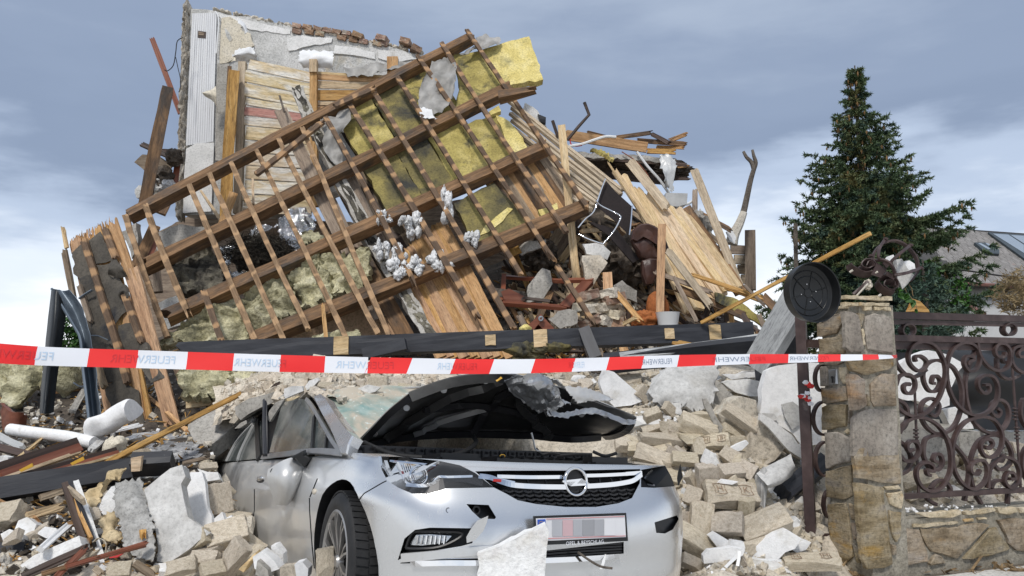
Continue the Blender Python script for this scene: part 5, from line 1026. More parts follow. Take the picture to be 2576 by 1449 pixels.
spindle(237,480,268,1320,[(250,905)]); spindle(922,300,992,1290,[(950,755),(965,890)]); spindle(1330,300,1350,1280,[(1340,800)])
# gate leaf standing open beside the pillar
GP = Plane(PC + E2 * .36 - E1 * .02, PC + E2 * .36 - E1 * .02 + E1, PC + E2 * .36 - E1 * .02 + UZ)
gate = empty('iron_gate', GP.at(2045,1385), 'brown iron gate leaf with square post left of the pillar', 'gate'); gate['kind'] = 'thing'
beam('gate_post', GP.at(*kp1(305,292)), GP.at(*kp2(412,1195)),.066,.066, MT['iron'], Vector((-.55,-1,0)), gate, segs=10, jit=.001, warp=.001, twist=0)
for (a, b, w) in [((355,585,1),(1000,590,1),.055),((355,330,1),(600,335,1),.05)]: beam('rail', GP.at(*kp1(*a[:2]),-.004), GP.at(*kp1(*b[:2]),-.004), w, .03, MT['iron'], GP.n, gate, segs=4, jit=.001)
beam('rail', GP.at(*kp2(455,1120),-.004), GP.at(*kp2(900,1110),-.004),.10,.03, MT['iron'], GP.n, gate, segs=4, jit=.001)
for kk, cx, cy, rx, ry in [(kp1,505,910,62,122),(kp1,525,1290,100,155),(kp2,535,345,90,160),(kp2,575,770,52,125)]:
    tube('scroll',[GP.at(*kk(cx + rx * math.cos(a), cy + ry * math.sin(a))) for a in np.linspace(1.2,5.1,20)],0, MT['iron'], gate, flat=(.028,.016), nrm=GP.n)
for i, (x, y, m) in enumerate([(375,965, 'tape_red'),(355,950, 'tape_white'),(372,1052, 'tape_white'),(350,1090, 'cloth_red'),(385,1100, 'tape_white'),(325,1080, 'tape_white'),(400,985, 'cloth_red'),(380,1115, 'cloth_red'),(402,1150, 'tape_white'),(310,1085, 'cloth_red')]):
    px, py = kp1(x, y); p = GP.at(px, py, .055)
    blob('tape_scrap', p, (.018,.008,.012), MT[m], None, 2,.6,2.4, i, smooth=False, label=('red' if 'red' in m else 'white') + ' tape scrap on the gate post, ' + ['upper red tuft', 'upper white tuft', 'white band between the tufts', 'lower knot middle', 'lower knot white end', 'lower knot side', 'upper loop end', 'lower knot underside', 'lowest hanging tip', 'outermost lower end'][i], cat='tape', group='tape scraps on the gate post')
# black lid hung over the gate post
lidc = P(2043,736,4.62)
ln_ = Vector((.30,-1,-.02)).normalized()
QM = ln_.to_track_quat('Z', 'Y').to_matrix()
lid = empty('tub_cover', lidc, 'round black plastic tub lid hanging on the gate post', 'lid')
lathe('dish',[(0,-.035),(.165,-.035),(.172,-.03),(.18,.03),(.187,.032),(.187,.024),(.178,-.04),(0,-.045)], lidc, 'black_plastic', lid, 48, QM)
for r in (.028,.105,.14): tube('rib_ring',[lidc + QM @ Vector((r * math.cos(a), r * math.sin(a),-.034)) for a in np.linspace(0,6.283,41)[:-1]],.0026, MT['black_plastic'], lid, closed=True, n=5)
for q in range(6):
    a = q * math.pi / 3 + .3; tube('rib',[lidc + QM @ Vector((r * math.cos(a), r * math.sin(a),-.033)) for r in (.03,.07,.135)],.003, MT['black_plastic'], lid, n=5)
for q in range(4):
    a = q * math.pi / 2 + .2; blob('rivet', lidc + QM @ Vector((.055 * math.cos(a),.055 * math.sin(a),-.032)),(.0035,) * 3, MT['tape_white'], lid, 1,0)
# ornament torn off the pillar head
ko = K(3200,850,3700,1811)
OD = 4.95
orn = empty('iron_ornament', P(*ko(750,1100), OD), 'tipped wrought iron ball ornament of bands and rolled scrolls on the pillar top', 'ornament')
def ob(pts, w=.03, t=.008, nr=None, name='band', dd=None): tube(name, [P(*ko(p[0], p[1]), OD + (p[2] if len(p) > 2 else 0)) for p in spline([(*p, 0) if len(p) == 2 else p for p in pts],6)],0, MT['iron'], orn, flat=(w, t), nrm=nr or Vector((.15,-1,.25)))
ob([(765,660,.02),(760,540,.05),(840,410,.06),(960,345,.06),(1090,332,.06),(1230,400,.06),(1340,520,.06),(1390,640,.05),(1380,780,.04),(1290,900,.02)],.028,.011)
ob([(860,600,-.06),(838,540,-.09),(850,440,-.05),(895,360,0),(940,300,.04)],.012,.016); ob([(1000,640,-.09),(1080,560,-.1),(1200,460,-.06),(1295,388,.04)],.012,.018); ob([(1070,810,-.09),(1180,795,-.11),(1300,765,-.07),(1445,705,.04)],.012,.018)
ob([(800,605,-.05),(900,600,-.09),(990,640,-.11),(1050,720,-.1),(1075,850,-.07)],.02,.012); ob([(720,640,.0),(735,580,.03),(760,540,.06)],.02,.012)
for (x, y) in [(935,305),(1290,392),(1435,715),(730,545)]: ob([(x - 22, y - 8,.03),(x + 6, y - 2,.03),(x + 28, y + 8,.03)],.022,.014, name='curl')
ob([(415,660,-.02),(450,715,-.02),(540,775),(650,805),(750,780),(775,700),(730,640),(650,625),(590,680),(620,740),(700,745),(745,690),(700,650),(665,690)],.055,.007, Vector((.1,-1,.9)), 'rolled_scroll')
ob([(1035,1085),(950,1060),(860,1000),(825,920),(860,860),(960,850),(1060,900),(1085,980),(1040,1050),(950,1040),(905,970),(950,910),(1020,920),(1045,975)],.055,.007, Vector((.1,-1,.9)), 'rolled_scroll')
spx('plate', ko([(820,635),(960,735),(870,850),(740,800)]), OD - .06,.012, MT['iron'], parent=orn, seg=0)
spx('plate', ko([(900,640),(945,622),(988,680),(960,715)]), OD - .05,.02, MT['iron'], parent=orn, seg=0)
bpx('stay', *ko(480,1085), OD - .02, *ko(690,900), OD - .02,8,.012, MT['iron'], parent=orn); bpx('stay', *ko(940,780), OD - .03, *ko(1060,860), OD - .03,10,.02, MT['iron'], parent=orn)
tube('bolt',[P(*ko(530,1105), OD - .04), P(*ko(690,935), OD - .04)],.006, MT['bark_pale'], orn)
for (x1, y1, x2, y2) in [(430,772,478,742),(760,800,830,765),(840,1110,875,1085)]: tube('bolt',[P(*ko(x1, y1), OD - .05), P(*ko(x2, y2), OD - .06)],.007, MT['bark_pale'], orn)
px, py = ko(690,950); blob('mortar_remnant', P(px, py, OD),(.024,.02,.03), MT['mortar'], orn, 3,.4,2,3, smooth=False)
spx('stucco_chunk', ko([(1090,592),(1170,578),(1250,720),(1340,812),(1260,930),(1180,1010),(1110,860)]), OD - .02,.05, MT['stucco'], label='wedge of grey stucco caught inside the iron ball ornament', cat='stucco piece', seg=.03, amp=.003)
spx('foam_piece', ko([(1195,620),(1280,608),(1350,650),(1360,720),(1260,750)]), OD + .01,.04, MT['foam'], label='white foam lump behind the stucco wedge in the iron ornament', cat='foam piece', seg=.02, amp=.003)
spx('foam_piece', ko([(955,590),(985,545),(1050,525),(1065,570),(1010,620)]), OD + .02,.03, MT['foam'], label='small white foam crumb inside the iron ornament', cat='foam piece', seg=.02, amp=.003)
# ivy sprig on the pillar's far corner
ivy = empty('leafy_sprig', P(*ko(1300,1150),4.95), 'green leafy sprig hanging beside the pillar head', 'sprig')
for pts in [[(1210,990),(1240,1060),(1300,1130),(1370,1230),(1380,1300)],[(1270,945),(1310,1010),(1320,1080),(1330,1110)],[(1290,1310),(1330,1270),(1390,1260)]]: tube('stem',[P(*ko(*p),4.95) for p in spline(pts, 4)],.0025, MT['chaff'], ivy, n=4)
for i, (x, y, r, a) in enumerate([(1150,1020,45,.3),(1165,1100,70,1),(1240,1110,60,2),(1265,1160,75,.5),(1330,1215,62,1.8),(1375,1320,36,1.2)]):
    pts = [(x + r * c * math.cos(a) - r * s * math.sin(a), y + r * c * math.sin(a) + r * s * math.cos(a)) for c, s in [(1.1,0),(.5,.5),(-.1,.7),(-.7,.5),(-.9,0),(-.7,-.5),(-.1,-.7),(.5,-.5)]]
    spx('leaf',[ko(*p) + (4.93 + .03 * (q % 2),) for q, p in enumerate(pts)],0,.002, MT['leaf'], parent=ivy, seg=0)
spx('broken_tile', ko([(1330,1145),(1430,1190),(1545,1300),(1560,1340),(1250,1330),(1310,1250)]),6.2,.03, MT['wood_fresh'], label='orange-faced broken board on the rubble behind the pillar', cat='board')
# ================================================================== neighbour house, trees
kh = K(3500,850,4000,1811)
house = empty('neighbour_house', P(2480,900,29), 'house with pale tiled roof and skylight behind the fence', 'house'); house['kind'] = 'thing'
HR = Plane(P(2375,575,32), P(2576,591,32.5), P(2440,712,28))
Ra, Rb = HR.at(*kh(-700,60)), HR.at(*kh(2700,300)); Ea = HR.at(*kh(-700,830)); Eb = HR.at(*kh(2700,1030))
slab('roof',[Ra, Rb, Eb, Ea],.2, MT['tile_gap'], house, seg=0)
u0 = HR.at(*kh(650,152)); e0 = HR.at(*kh(1010,925)); ud = (HR.at(*kh(1811,240)) - u0).normalized()
dn = (e0 - u0); dn -= ud * dn.dot(ud); NR = 14; rowv = dn / NR
tw = .30
def tile_mesh(w, h):
    V = []; 
    for z in (.02,0): V += [(.012,0, z),(w - .012,0, z),(w - .012,-h * .80, z),(w - .07,-h * .97, z),(.0,-h * .97, z)]
    me = bpy.data.meshes.new('tile'); me.from_pydata(V, [],[(4,3,2,1,0),(5,6,7,8,9)] + [(i, (i + 1) % 5,5 + (i + 1) % 5,5 + i) for i in range(5)]); me.materials.append(MT['roof_tile']); return me
TM = tile_mesh(tw, rowv.length)
MR = Matrix((ud, -rowv.normalized(), ud.cross(-rowv.normalized()))).transposed().to_4x4()
if MR.col[2].xyz.dot(HR.n) < 0: MR = Matrix((ud, -rowv.normalized(),-ud.cross(-rowv.normalized()))).transposed().to_4x4()
cnt = 0
for j in range(NR):
    for i in range(-6,15):
        o = u0 + ud * ((i + .5 * (j % 2)) * tw - .1 + .0 * j) + rowv * j + HR.n * .01
        # keep columns plumb with the picture's slope of the left verge
        mkm('tile', TM, house, Matrix.Translation(o) @ MR @ Matrix.Rotation(.06,4, 'X')); cnt += 1
spx('ridge',[(*kh(-700,40),32),(*kh(650,140),32),(*kh(2700,285),32.6),(*kh(2700,300),32.6),(*kh(650,158),32),(*kh(-700,60),32)],0,.2, MT['tile_gap'], parent=house, seg=0)
sol = slab('solar_panel',[HR.at(*kh(*p),.12) for p in [(1300,205),(2600,290),(2600,1000),(1811,575)]],.08, MT['frame_dark'], house, seg=0)
slab('pane',[HR.at(*kh(*p),.13) for p in [(1372,225),(1590,240),(1811,385),(1811,500)]],.01, MT['glass_sky'], sol, seg=0); slab('pane',[HR.at(*kh(*p),.13) for p in [(1620,244),(2500,300),(2500,780),(1811,365)]],.01, MT['glass_sky'], sol, seg=0)
skl = slab('skylight',[HR.at(*kh(*p),.14) for p in [(1112,350),(1270,352),(1462,452),(1462,512),(1285,502)]],.12, MT['frame_dark'], house, seg=0)
for q in [[(1160,362),(1205,362),(1335,435),(1310,450)],[(1265,362),(1300,362),(1430,440),(1395,455)]]: slab('pane',[HR.at(*kh(*p),.15) for p in q],.01, MT['glass_sky'], skl, seg=0)
ew = HR.at(*kh(1010,940)).y
def hw(x, y): return P(*kh(x, y),28.6)
slab('wall',[hw(-700,800), hw(2700,1000), hw(2700,1900), hw(-700,1900)],.3, MT['house_wall'], house, seg=0)
slab('eave_shade_band',[P(*kh(x, y),28.57) for x, y in [(900,930),(2700,1000),(2700,1180),(900,1170)]],.02, MT['eave_shade'], house, seg=0)  # eave shadow on the wall, painted as a darker band
tube('gutter',[HR.at(*kh(-700,840),.0), HR.at(*kh(1010,935),.0), HR.at(*kh(2700,1035),.0)],.07, MT['gutter_red'], house)
tube('downpipe',[P(*kh(905,1185),24), P(*kh(1240,1372),23)],.10, MT['gutter_red'], label='red-brown pipe slanting before the neighbour house wall', cat='pipe')
tube('cable',[P(*kh(*p),20) for p in spline([(700,715),(1100,765),(1500,825),(1900,865),(2600,930)],4)],.022, MT['black_rubber'], label='overhead cable crossing in front of the neighbour roof', cat='cable')
def conifer(name, x, y, prof, z0, seed, mats, label, cones=0, dens=1.0, lean=.0):
    """prof: list of (z, left radius, right radius) from foot to tip"""
    rr = random.Random(seed); ztop = prof[-1][0]
    t = empty(name, (x, y, 0), label, 'tree', None)
    tube('trunk',[(x + lean * (z - z0), y, z) for z in np.linspace(0, ztop, 12)],.16, MT['bark'], t, r1=.012, n=7)
    nv = {m: ([],[]) for m in mats}; CV, CF = [],[]; BV, BF = [],[]
    def rad(z, az):
        zs = [p[0] for p in prof]
        l = np.interp(z, zs, [p[1] for p in prof]); r = np.interp(z, zs, [p[2] for p in prof]); c = (math.cos(az) + 1) / 2
        return l * (1 - c) + r * c
    def card(V, Fc, p, dv, w, up):
        s = dv.cross(up)
        if s.length < 1e-6: return
        s = s.normalized() * w; k = len(V); V += [p - s, p + s, p + dv]; Fc.append((k, k + 1, k + 2))
    z = z0
    while z < ztop - .05:
        f = (z - z0) / (ztop - z0)
        nb = rr.choice([5,6,7]) if f < .85 else 4
        a0 = rr.uniform(0,6.28)
        for b in range(nb):
            az = a0 + b * 6.283 / nb + rr.uniform(-.3,.3)
            Ln = rad(z, az) * rr.uniform(.7,1.12) * (1 + .55 * mnoise.noise(Vector((math.cos(az) * 1.3, math.sin(az) * 1.3, z * 1.5 + seed))))
            if Ln < .08: Ln = .08
            zb = z + rr.uniform(-.08,.08)
            o = Vector((x + lean * (zb - z0), y, zb)); hd = Vector((math.cos(az), math.sin(az),0)); sd_ = Vector((-math.sin(az), math.cos(az),0))
            dr = rr.uniform(.12,.5) * (1 - .7 * f)
            n = max(3, int(Ln / .12)); pts = []
            for i in range(n + 1):
                u = i / n; pts.append(o + hd * (Ln * u) + UZ * (-dr * Ln * math.sin(u * 2.4) + .10 * Ln * u * u))
            V, Fc = BV, BF
            for i in range(n):
                s = UZ.cross(hd) * .012 * (1.2 - i / n); k = len(V); V += [pts[i] - s, pts[i] + s, pts[i + 1] + s, pts[i + 1] - s]; Fc.append((k, k + 1, k + 2, k + 3))
            for i in range(1, n + 1):
                u = i / n
                for sg in (-1,1,0):
                    tl = (Ln * .42 * (1.15 - u) + .10) * rr.uniform(.6,1.1) if sg else .14
                    if f < .85 and rr.random() < .12: continue
                    tdir = (hd * .75 + sd_ * sg * .9 + UZ * rr.uniform(-.55,.05)).normalized() if sg else (hd + UZ * rr.uniform(-.1,.4)).normalized()
                    m = rr.choices(mats, [1] * len(mats))[0] if rr.random() < .25 else mats[0 if (f > .45 or u > .55) else -1]
                    NV, NF = nv[m]
                    st = max(2, int(tl / .045))
                    for q in range(st):
                        p = pts[i] + tdir * (tl * q / st) + UZ * (-.10 * tl * (q / st) ** 2)
                        for w_ in range(max(1, int(4 * dens))):
                            dv = (tdir * rr.uniform(.5,1.1) + Vector((rr.gauss(0,.7), rr.gauss(0,.7), rr.gauss(.05,.7)))).normalized() * rr.uniform(.05,.10)
                            card(NV, NF, p, dv, .0135, Vector((rr.gauss(0,1), rr.gauss(0,1), rr.gauss(0,1))))
                    if cones and f > .42 and sg and rr.random() < cones * (.4 + f):
                        c = pts[i] + tdir * tl * .7 + UZ * -.03; k = len(CV); h = rr.uniform(.08,.13)
                        CV += [c + UZ * .01, c + Vector((.02,0,-h * .4)), c + Vector((0,.02,-h * .4)), c + Vector((-.02,0,-h * .4)), c + Vector((0,-.02,-h * .4)), c + UZ * -h]
                        CF += [(k, k + 1, k + 2),(k, k + 2, k + 3),(k, k + 3, k + 4),(k, k + 4, k + 1),(k + 5, k + 2, k + 1),(k + 5, k + 3, k + 2),(k + 5, k + 4, k + 3),(k + 5, k + 1, k + 4)]
        z += rr.uniform(.12,.2) * (1 - .3 * f)
    for m in mats:
        if nv[m][1]: mk('crown', nv[m][0], nv[m][1], MT[m], t)
    mk('branches', BV, BF, MT['bark'], t)
    if CV: mk('cones', CV, CF, MT['cone'], t, kind='stuff')
    return t
u_ = 14 / 1900
tp = P(2150,165,14)
conifer('spruce_tree', P(2185,800,14).x, 14,[(.3,1.7,1.85),(1.3,1.55,1.75),(2.4,1.6,1.8),(3.3,1.6,1.6),(4.1,1.45,1.5),(4.7,1.2,1.3),(5.2,.85,.95),(5.6,.72,.66),(5.95,.36,.56),(6.25,.34,.28),(6.6,.2,.16),(6.95,.1,.1),(tp.z, .03,.03)],.5,3,['needles', 'needles_blue'], 'tall dark spruce with brown cones near its tip',.16,2.5, lean=(tp.x - P(2185,800,14).x) / 6.5)
conifer('blue_spruce', P(2330,800,11.5).x, 11.5,[(.2,.75,.75),(1.0,.75,.72),(1.8,.62,.62),(2.3,.45,.45),(2.8,.28,.28),(3.05,.05,.05)],.3,8,['needles_blue', 'needles'], 'smaller blue-green spruce in front of the tall one',0,1.3)
def bush(name, c, rad, n, m, label, seed, leaf=.05, cat='bush'):
    rr = random.Random(seed); t = empty(name, (c.x, c.y, max(0, c.z - rad[2])), label, cat)
    V, Fc = [],[]
    for q in range(9):
        a = Vector((rr.gauss(0,.3) * rad[0], rr.gauss(0,.3) * rad[1],-rad[2])); b = Vector((rr.uniform(-.8,.8) * rad[0], rr.uniform(-.8,.8) * rad[1], rr.uniform(0,.9) * rad[2]))
        tube('stem',[c + a * .6, c + (a + b) / 2 + Vector((rr.gauss(0,.03),0,0)), c + b],.012 * rad[2] * 3, MT['bark'], t, n=5, r1=.004)
    for i in range(n):
        while True:
            p = Vector((rr.uniform(-1,1), rr.uniform(-1,1), rr.uniform(-1,1)))
            if p.length < 1 and mnoise.noise(p * 2.6 + Vector((seed, 0,0))) > .04: break
        p = c + Vector((p.x * rad[0], p.y * rad[1], p.z * rad[2]))
        dv = Vector((rr.gauss(0,1), rr.gauss(0,1), rr.gauss(0,.8))).normalized() * leaf * rr.uniform(.7,1.3); s = dv.cross(Vector((rr.gauss(0,1), rr.gauss(0,1), rr.gauss(0,1)))).normalized() * leaf * (.33 if m == 'leaf' else .07)
        k = len(V); V += [p, p + dv * .5 + s, p + dv, p + dv * .5 - s]; Fc.append((k, k + 1, k + 2, k + 3))
    mk('crown', V, Fc, MT[m], t)
bush('leafy_bush', P(172,860,13),(.3,.3,.42),900, 'leaf', 'green leafy bush glimpsed between gutter and roof boards',4,.08)
bush('leafy_bush', P(2330,690,13),(.22,.2,.22),420, 'leaf', 'bright green leafy bush behind the spruce by the neighbour roof',6,.07)
bush('leafy_bush', P(2415,740,13),(.13,.15,.34),380, 'leaf', 'bright green climber at the spruce edge beside the house wall',7,.07)
bush('dry_conifer_shrub', P(2578,738,6.6),(.27,.16,.22),2400, 'needles_brown', 'dried brown conifer shrub above the fence by the picture edge',9,.06)
# ================================================================== the silver car
def txt_mesh(s, size=1, spacing=1, ext=0):
    cu = bpy.data.curves.new('lettering', 'FONT'); cu.body = s; cu.size = size; cu.space_character = spacing; cu.align_x = 'CENTER'; cu.align_y = 'CENTER'; cu.extrude = ext; cu.resolution_u = 3
    o = bpy.data.objects.new('lettering', cu); COL.objects.link(o); bpy.context.view_layer.update()
    me = bpy.data.meshes.new_from_object(o.evaluated_get(bpy.context.evaluated_depsgraph_get()))
    bpy.data.objects.remove(o); return me
CARM = Matrix.Translation(Vector((.331,3.437,.078))) @ Matrix.Rotation(.553,4, 'Z') @ Matrix.Rotation(-.144,4, 'X') @ Matrix.Rotation(.078,4, 'Y')
CINV = CARM.inverted()
CX = CARM.to_3x3() @ Vector((1,0,0)); CY = CARM.to_3x3() @ Vector((0,1,0)); CZ = CARM.to_3x3() @ Vector((0,0,1))
car = bpy.data.objects.new('car', None); link(car, None, CARM); setp(car, 'silver hatchback car half buried in rubble with its bonnet bent up', 'car')
def proj(p):
    v = p - EYE; z = v.y * CT + v.z * ST; return 1288 + F * v.x / z, 724.5 - F * (-v.y * ST + v.z * CT) / z
BELT = [(500,1170),(530,1166),(650,1158),(735,1155),(830,1143),(890,1139),(955,1157),(1000,1160)]
def ztop_for(y, x=-.86):
    lo, hi = .5,1.3
    for _ in range(30):
        m = (lo + hi) / 2; u, v = proj(CARM @ Vector((x, y, m)))
        t = np.interp(u, [b[0] for b in BELT],[b[1] for b in BELT])
        if v > t: lo = m
        else: hi = m
    return lo
_zs = [(y, ztop_for(y)) for y in np.linspace(.5,4.2,20)]
def ztop(y):
    zb = np.interp(y, [a for a, _ in _zs],[b for _, b in _zs])
    if y < .5: zb = .775 + (_zs[0][1] - .775) * (max(y, 0) / .5) ** .8
    return float(zb)
plan = [(0,0),(.15,.002),(.30,.012),(.44,.034),(.56,.072),(.66,.125),(.745,.195),(.81,.285),(.855,.39),(.88,.52),(.892,.7),(.90,.95),(.903,1.25),(.905,1.6),(.905,2.1),(.905,2.7),(.90,3.3),(.885,3.8),(.85,4.15),(.74,4.32),(.4,4.37),(0,4.38)]
pl_ = [tuple(v) for v in spline(plan, 3)]
TL = np.linspace(0,1,22)
def dfront(t): return float(np.interp(t, [0,.06,.16,.3,.42,.52,.6,.7,.8,.9,1],[.13,.045,.02,.015,.0,.0,.004,.02,.045,.075,.12]))
def dside(t): return float(np.interp(t, [0,.08,.2,.4,.6,.74,.79,.9,1],[.07,.045,.03,.012,.0,-.008,.006,.02,.045]))
def body_pt(px_, py_, t, sgn):
    fr = max(0.,1 - py_ / .62) ** 1.3
    ins = dside(t)
    x = sgn * px_ * (1 - ins * min(1, px_ / .6) / .9)
    if sgn > 0: x *= 1 + .075 * max(0,1 - py_ / 1.2) * min(1, px_ / .6)
    y = py_ + dfront(t) * fr
    zt = ztop(y); 
    if py_ < .6: zt -= .02 * (1 - px_ / .9) * 0
    return Vector((x, y, .17 + (zt - .17) * t))
loopL = [(x, y, -1) for x, y in pl_]; loopR = [(x, y, 1) for x, y in pl_][1:-1]
loop = loopL[::-1] + loopR                  # from the tail over the left side, the nose, to the right side
nl = len(loop)
bm = bmesh.new(); rows = []
for t in TL: rows.append([bm.verts.new(body_pt(x, y, t, s)) for x, y, s in loop])
for a in range(len(TL) - 1):
    for i in range(nl):
        j = (i + 1) % nl; bm.faces.new((rows[a][i], rows[a][j], rows[a + 1][j], rows[a + 1][i]))
nL = len(loopL)                              # caps, strip by strip across the car
def cap(row, flip):
    L_ = [row[nL - 1 - i] for i in range(nL)]; R_ = [row[nL - 1]] + [row[nL - 1 + i] for i in range(1, nL - 1)] + [row[0]]
    for i in range(nL - 1):
        f = [L_[i], L_[i + 1], R_[i + 1], R_[i]]; f = [v for k, v in enumerate(f) if v not in f[:k]]
        if len(f) > 2: bm.faces.new(f[::-1] if flip else f)
cap(rows[-1], False); cap(rows[0], True)
bmesh.ops.recalc_face_normals(bm, faces=bm.faces)
tmp = bm.copy(); bmesh.ops.transform(tmp, matrix=CARM, verts=tmp.verts); BODY = BVHTree.FromBMesh(tmp); tmp.free()
def body_hit(px, py):
    r = ray(px, py); h = BODY.ray_cast(EYE, r.normalized())
    return h[0]
def on_body(px, py, off=0):
    h = body_hit(px, py)
    if h is None:
        n = BODY.find_nearest(P(px, py, 4.0)); h = P(px, py, n[0].y)
    v = (h - EYE).normalized(); return h + v * off
bm.normal_update(); tmp2 = bm.copy(); tmp2.faces.ensure_lookup_table(); tmp2.verts.ensure_lookup_table(); tmp2.normal_update(); LB_ = BVHTree.FromBMesh(tmp2)
body = from_bm('body', bm, MT['car_paint'], car, CARM)
body.data.materials.append(MT['car_black'])
cutters = []
def cutter(pts3a, pts3b, m='car_black'):
    n = len(pts3a); V = pts3a + pts3b
    me = bpy.data.meshes.new('cut'); me.from_pydata([tuple(v) for v in V],[],[tuple(range(n)), tuple(range(2 * n - 1, n - 1,-1))] + [(i, n + i, n + (i + 1) % n, (i + 1) % n) for i in range(n)])
    b2 = bmesh.new(); b2.from_mesh(me); bmesh.ops.recalc_face_normals(b2, faces=b2.faces); bmesh.ops.triangulate(b2, faces=[f for f in b2.faces if len(f.verts) > 4]); b2.to_mesh(me); b2.free()
    me.materials.append(MT[m]); o = bpy.data.objects.new('cut', me); COL.objects.link(o); cutters.append(o); return o
def cut_px(pts, depth, m='car_black', pre=.2):
    hs = [on_body(*p) for p in pts]
    cutter([h + (EYE - h).normalized() * pre for h in hs],[h + (h - EYE).normalized() * depth for h in hs], m)
kc6 = K(800,1400,2000,2046); kc7 = K(1800,1400,3200,2387)
LAMP = kc6([(1155,652),(1300,655),(1560,682),(1700,712),(1800,762),(1925,860),(1600,866),(1560,882),(1480,905),(1380,900),(1290,862),(1215,812),(1180,745)])
GRL = kc7([(95,752),(300,747),(690,747),(1195,737),(1192,830),(1140,930),(1050,965),(900,990),(700,990),(500,970),(380,945),(300,900),(220,860)])
FOG = kc6([(1285,1345),(1330,1200),(1400,1142),(1500,1127),(1800,1132),(1782,1230),(1710,1250),(1500,1285),(1350,1312)])
cut_px(LAMP, .13); cut_px(GRL, .11); cut_px(FOG, .07)
cut_px(kc6([(1300,1366),(1322,1345),(1830,1332),(1830,1360)]),.05)
cut_px(kc6([(1742,970),(1890,976),(1940,1058),(1930,1070),(1832,1066),(1782,1020)]),.06)
cut_px(kc7([(1290,1092),(1440,1045),(1452,1070),(1412,1140),(1360,1166),(1302,1162)]),.05)
cut_px(kc7([(480,1290),(1085,1222),(1085,1300),(480,1352)]),.08)
cut_px(kc7([(1200,742),(1440,700),(1470,780),(1440,850),(1290,862),(1200,858)]),.22)
# engine bay, wheel arches
def lc_(x, y, z): return CARM @ Vector((x, y, z))
bay = [(-.66,.34),(-.5,.22),(-.25,.17),(0,.155),(.25,.17),(.5,.22),(.68,.34),(.70,1.0),(.6,1.12),(-.6,1.12),(-.68,.9)]
cutter([lc_(x, y, .50) for x, y in bay],[lc_(x, y, 1.4) for x, y in bay])
WC = Vector((-.80,.755,.36)); WR = .318
for sx in (-1,1):
    c = Vector((sx * .80, WC.y, WC.z)); 
    cutter([lc_(sx * .62, c.y + .375 * math.cos(a), c.z + .375 * math.sin(a)) for a in np.linspace(0,6.283,41)[:-1]],[lc_(sx * 1.15, c.y + .375 * math.cos(a), c.z + .375 * math.sin(a)) for a in np.linspace(0,6.283,41)[:-1]])
def groove(pts, w=.006, depth=.012):
    """panel gap: a narrow slot along a picture polyline"""
    for (a, b) in zip(pts, pts[1:]):
        A, B = on_body(*a), on_body(*b); t = (B - A).normalized(); v = (A - EYE).normalized(); s = t.cross(v).normalized() * w / 2
        q = [A - s, B - s, B + s, A + s]; cutter([p - v * .05 for p in q],[p + v * depth for p in q])
groove(kc6([(697,930),(698,1010),(705,1120),(715,1250),(730,1400)]))
groove(kc6([(700,925),(750,800)])); groove(kc6([(1010,965),(1060,900),(1180,830),(1210,815)]),.005)
groove(kc6([(330,870),(330,1010),(310,1140)]),.006)
for o in cutters:
    md = body.modifiers.new('b', 'BOOLEAN'); md.operation = 'DIFFERENCE'; md.solver = 'EXACT'; md.object = o; md.material_mode = 'TRANSFER'
bpy.context.view_layer.update()
me = bpy.data.meshes.new_from_object(body.evaluated_get(bpy.context.evaluated_depsgraph_get()))
body.modifiers.clear(); old = body.data; body.data = me; me.name = 'body'
for o in cutters: bpy.data.objects.remove(o)
me.polygons.foreach_set('use_smooth',[True] * len(me.polygons))
# keep the smooth highlights of the uncut shell on the paint; hard edges in the recesses
tmp2.edges.ensure_lookup_table()
topz = len(TL) - 1
ln2 = [None] * len(me.loops); paint = [i for i, m_ in enumerate(me.materials) if m_ and m_.name.startswith('car_paint')]
for p_ in me.polygons:
    for li in p_.loop_indices:
        nn = p_.normal
        if p_.material_index in paint:
            co = me.vertices[me.loops[li].vertex_index].co; loc, no, fi, ds = LB_.find_nearest(co)
            if fi is not None and ds < .004 and no.dot(p_.normal) > .3:
                acc = Vector(); 
                for v_ in tmp2.faces[fi].verts:
                    if v_.normal.dot(p_.normal) > .5: acc += v_.normal / ((v_.co - co).length + 1e-4)
                if acc.length > 0: nn = acc.normalized()
        ln2[li] = nn
me.normals_split_custom_set([tuple(v) for v in ln2])
tmp2.free()
# --- front: chrome, grille fins, emblem
def bar(name, pts, w, t, m, off, n=5, parent=car):
    return tube(name, [on_body(x, y, off) for x, y in spline(pts, n)],0, MT[m], parent, flat=(t, w), nrm=-CY)
grl = slab('grille',[on_body(*p, .07) for p in GRL],.01, MT['car_black'], car, seg=0)
for pts, w in [(kc7([(235,787),(450,792),(690,790)]),.016),(kc7([(805,782),(950,778),(1100,770)]),.016),(kc7([(120,785),(190,795),(260,822),(350,845),(520,855),(690,857)]),.022),(kc7([(830,852),(980,842),(1080,828),(1140,812),(1190,775)]),.022),(kc7([(1085,770),(1150,765),(1192,762)]),.018)]: bar('chrome_bar', pts, w, .03, 'chrome',.012)
bar('chrome_bar', kc6([(1820,790),(1900,800),(1990,815),(2060,830)]),.013,.02, 'chrome',.008)
bar('grille_badge', kc7([(215,812),(265,815)]),.012,.02, 'cloth_red',.0,2)
for r in range(5):
    y0 = 880 + r * 27
    for c in range(15):
        x = 255 + r * 42 + c * 62 + (31 if r % 2 else 0); 
        if x > 1180 - r * 40: continue
        y = y0 + 8 - .00012 * (x - 700) ** 2 * .3 - (x - 700) * .012 + (0 if x < 700 else 0)
        bar('grille_fin', kc7([(x - 27, y - 6),(x, y + 3),(x + 27, y - 6)]),.008,.02, 'car_satin',.03,2)
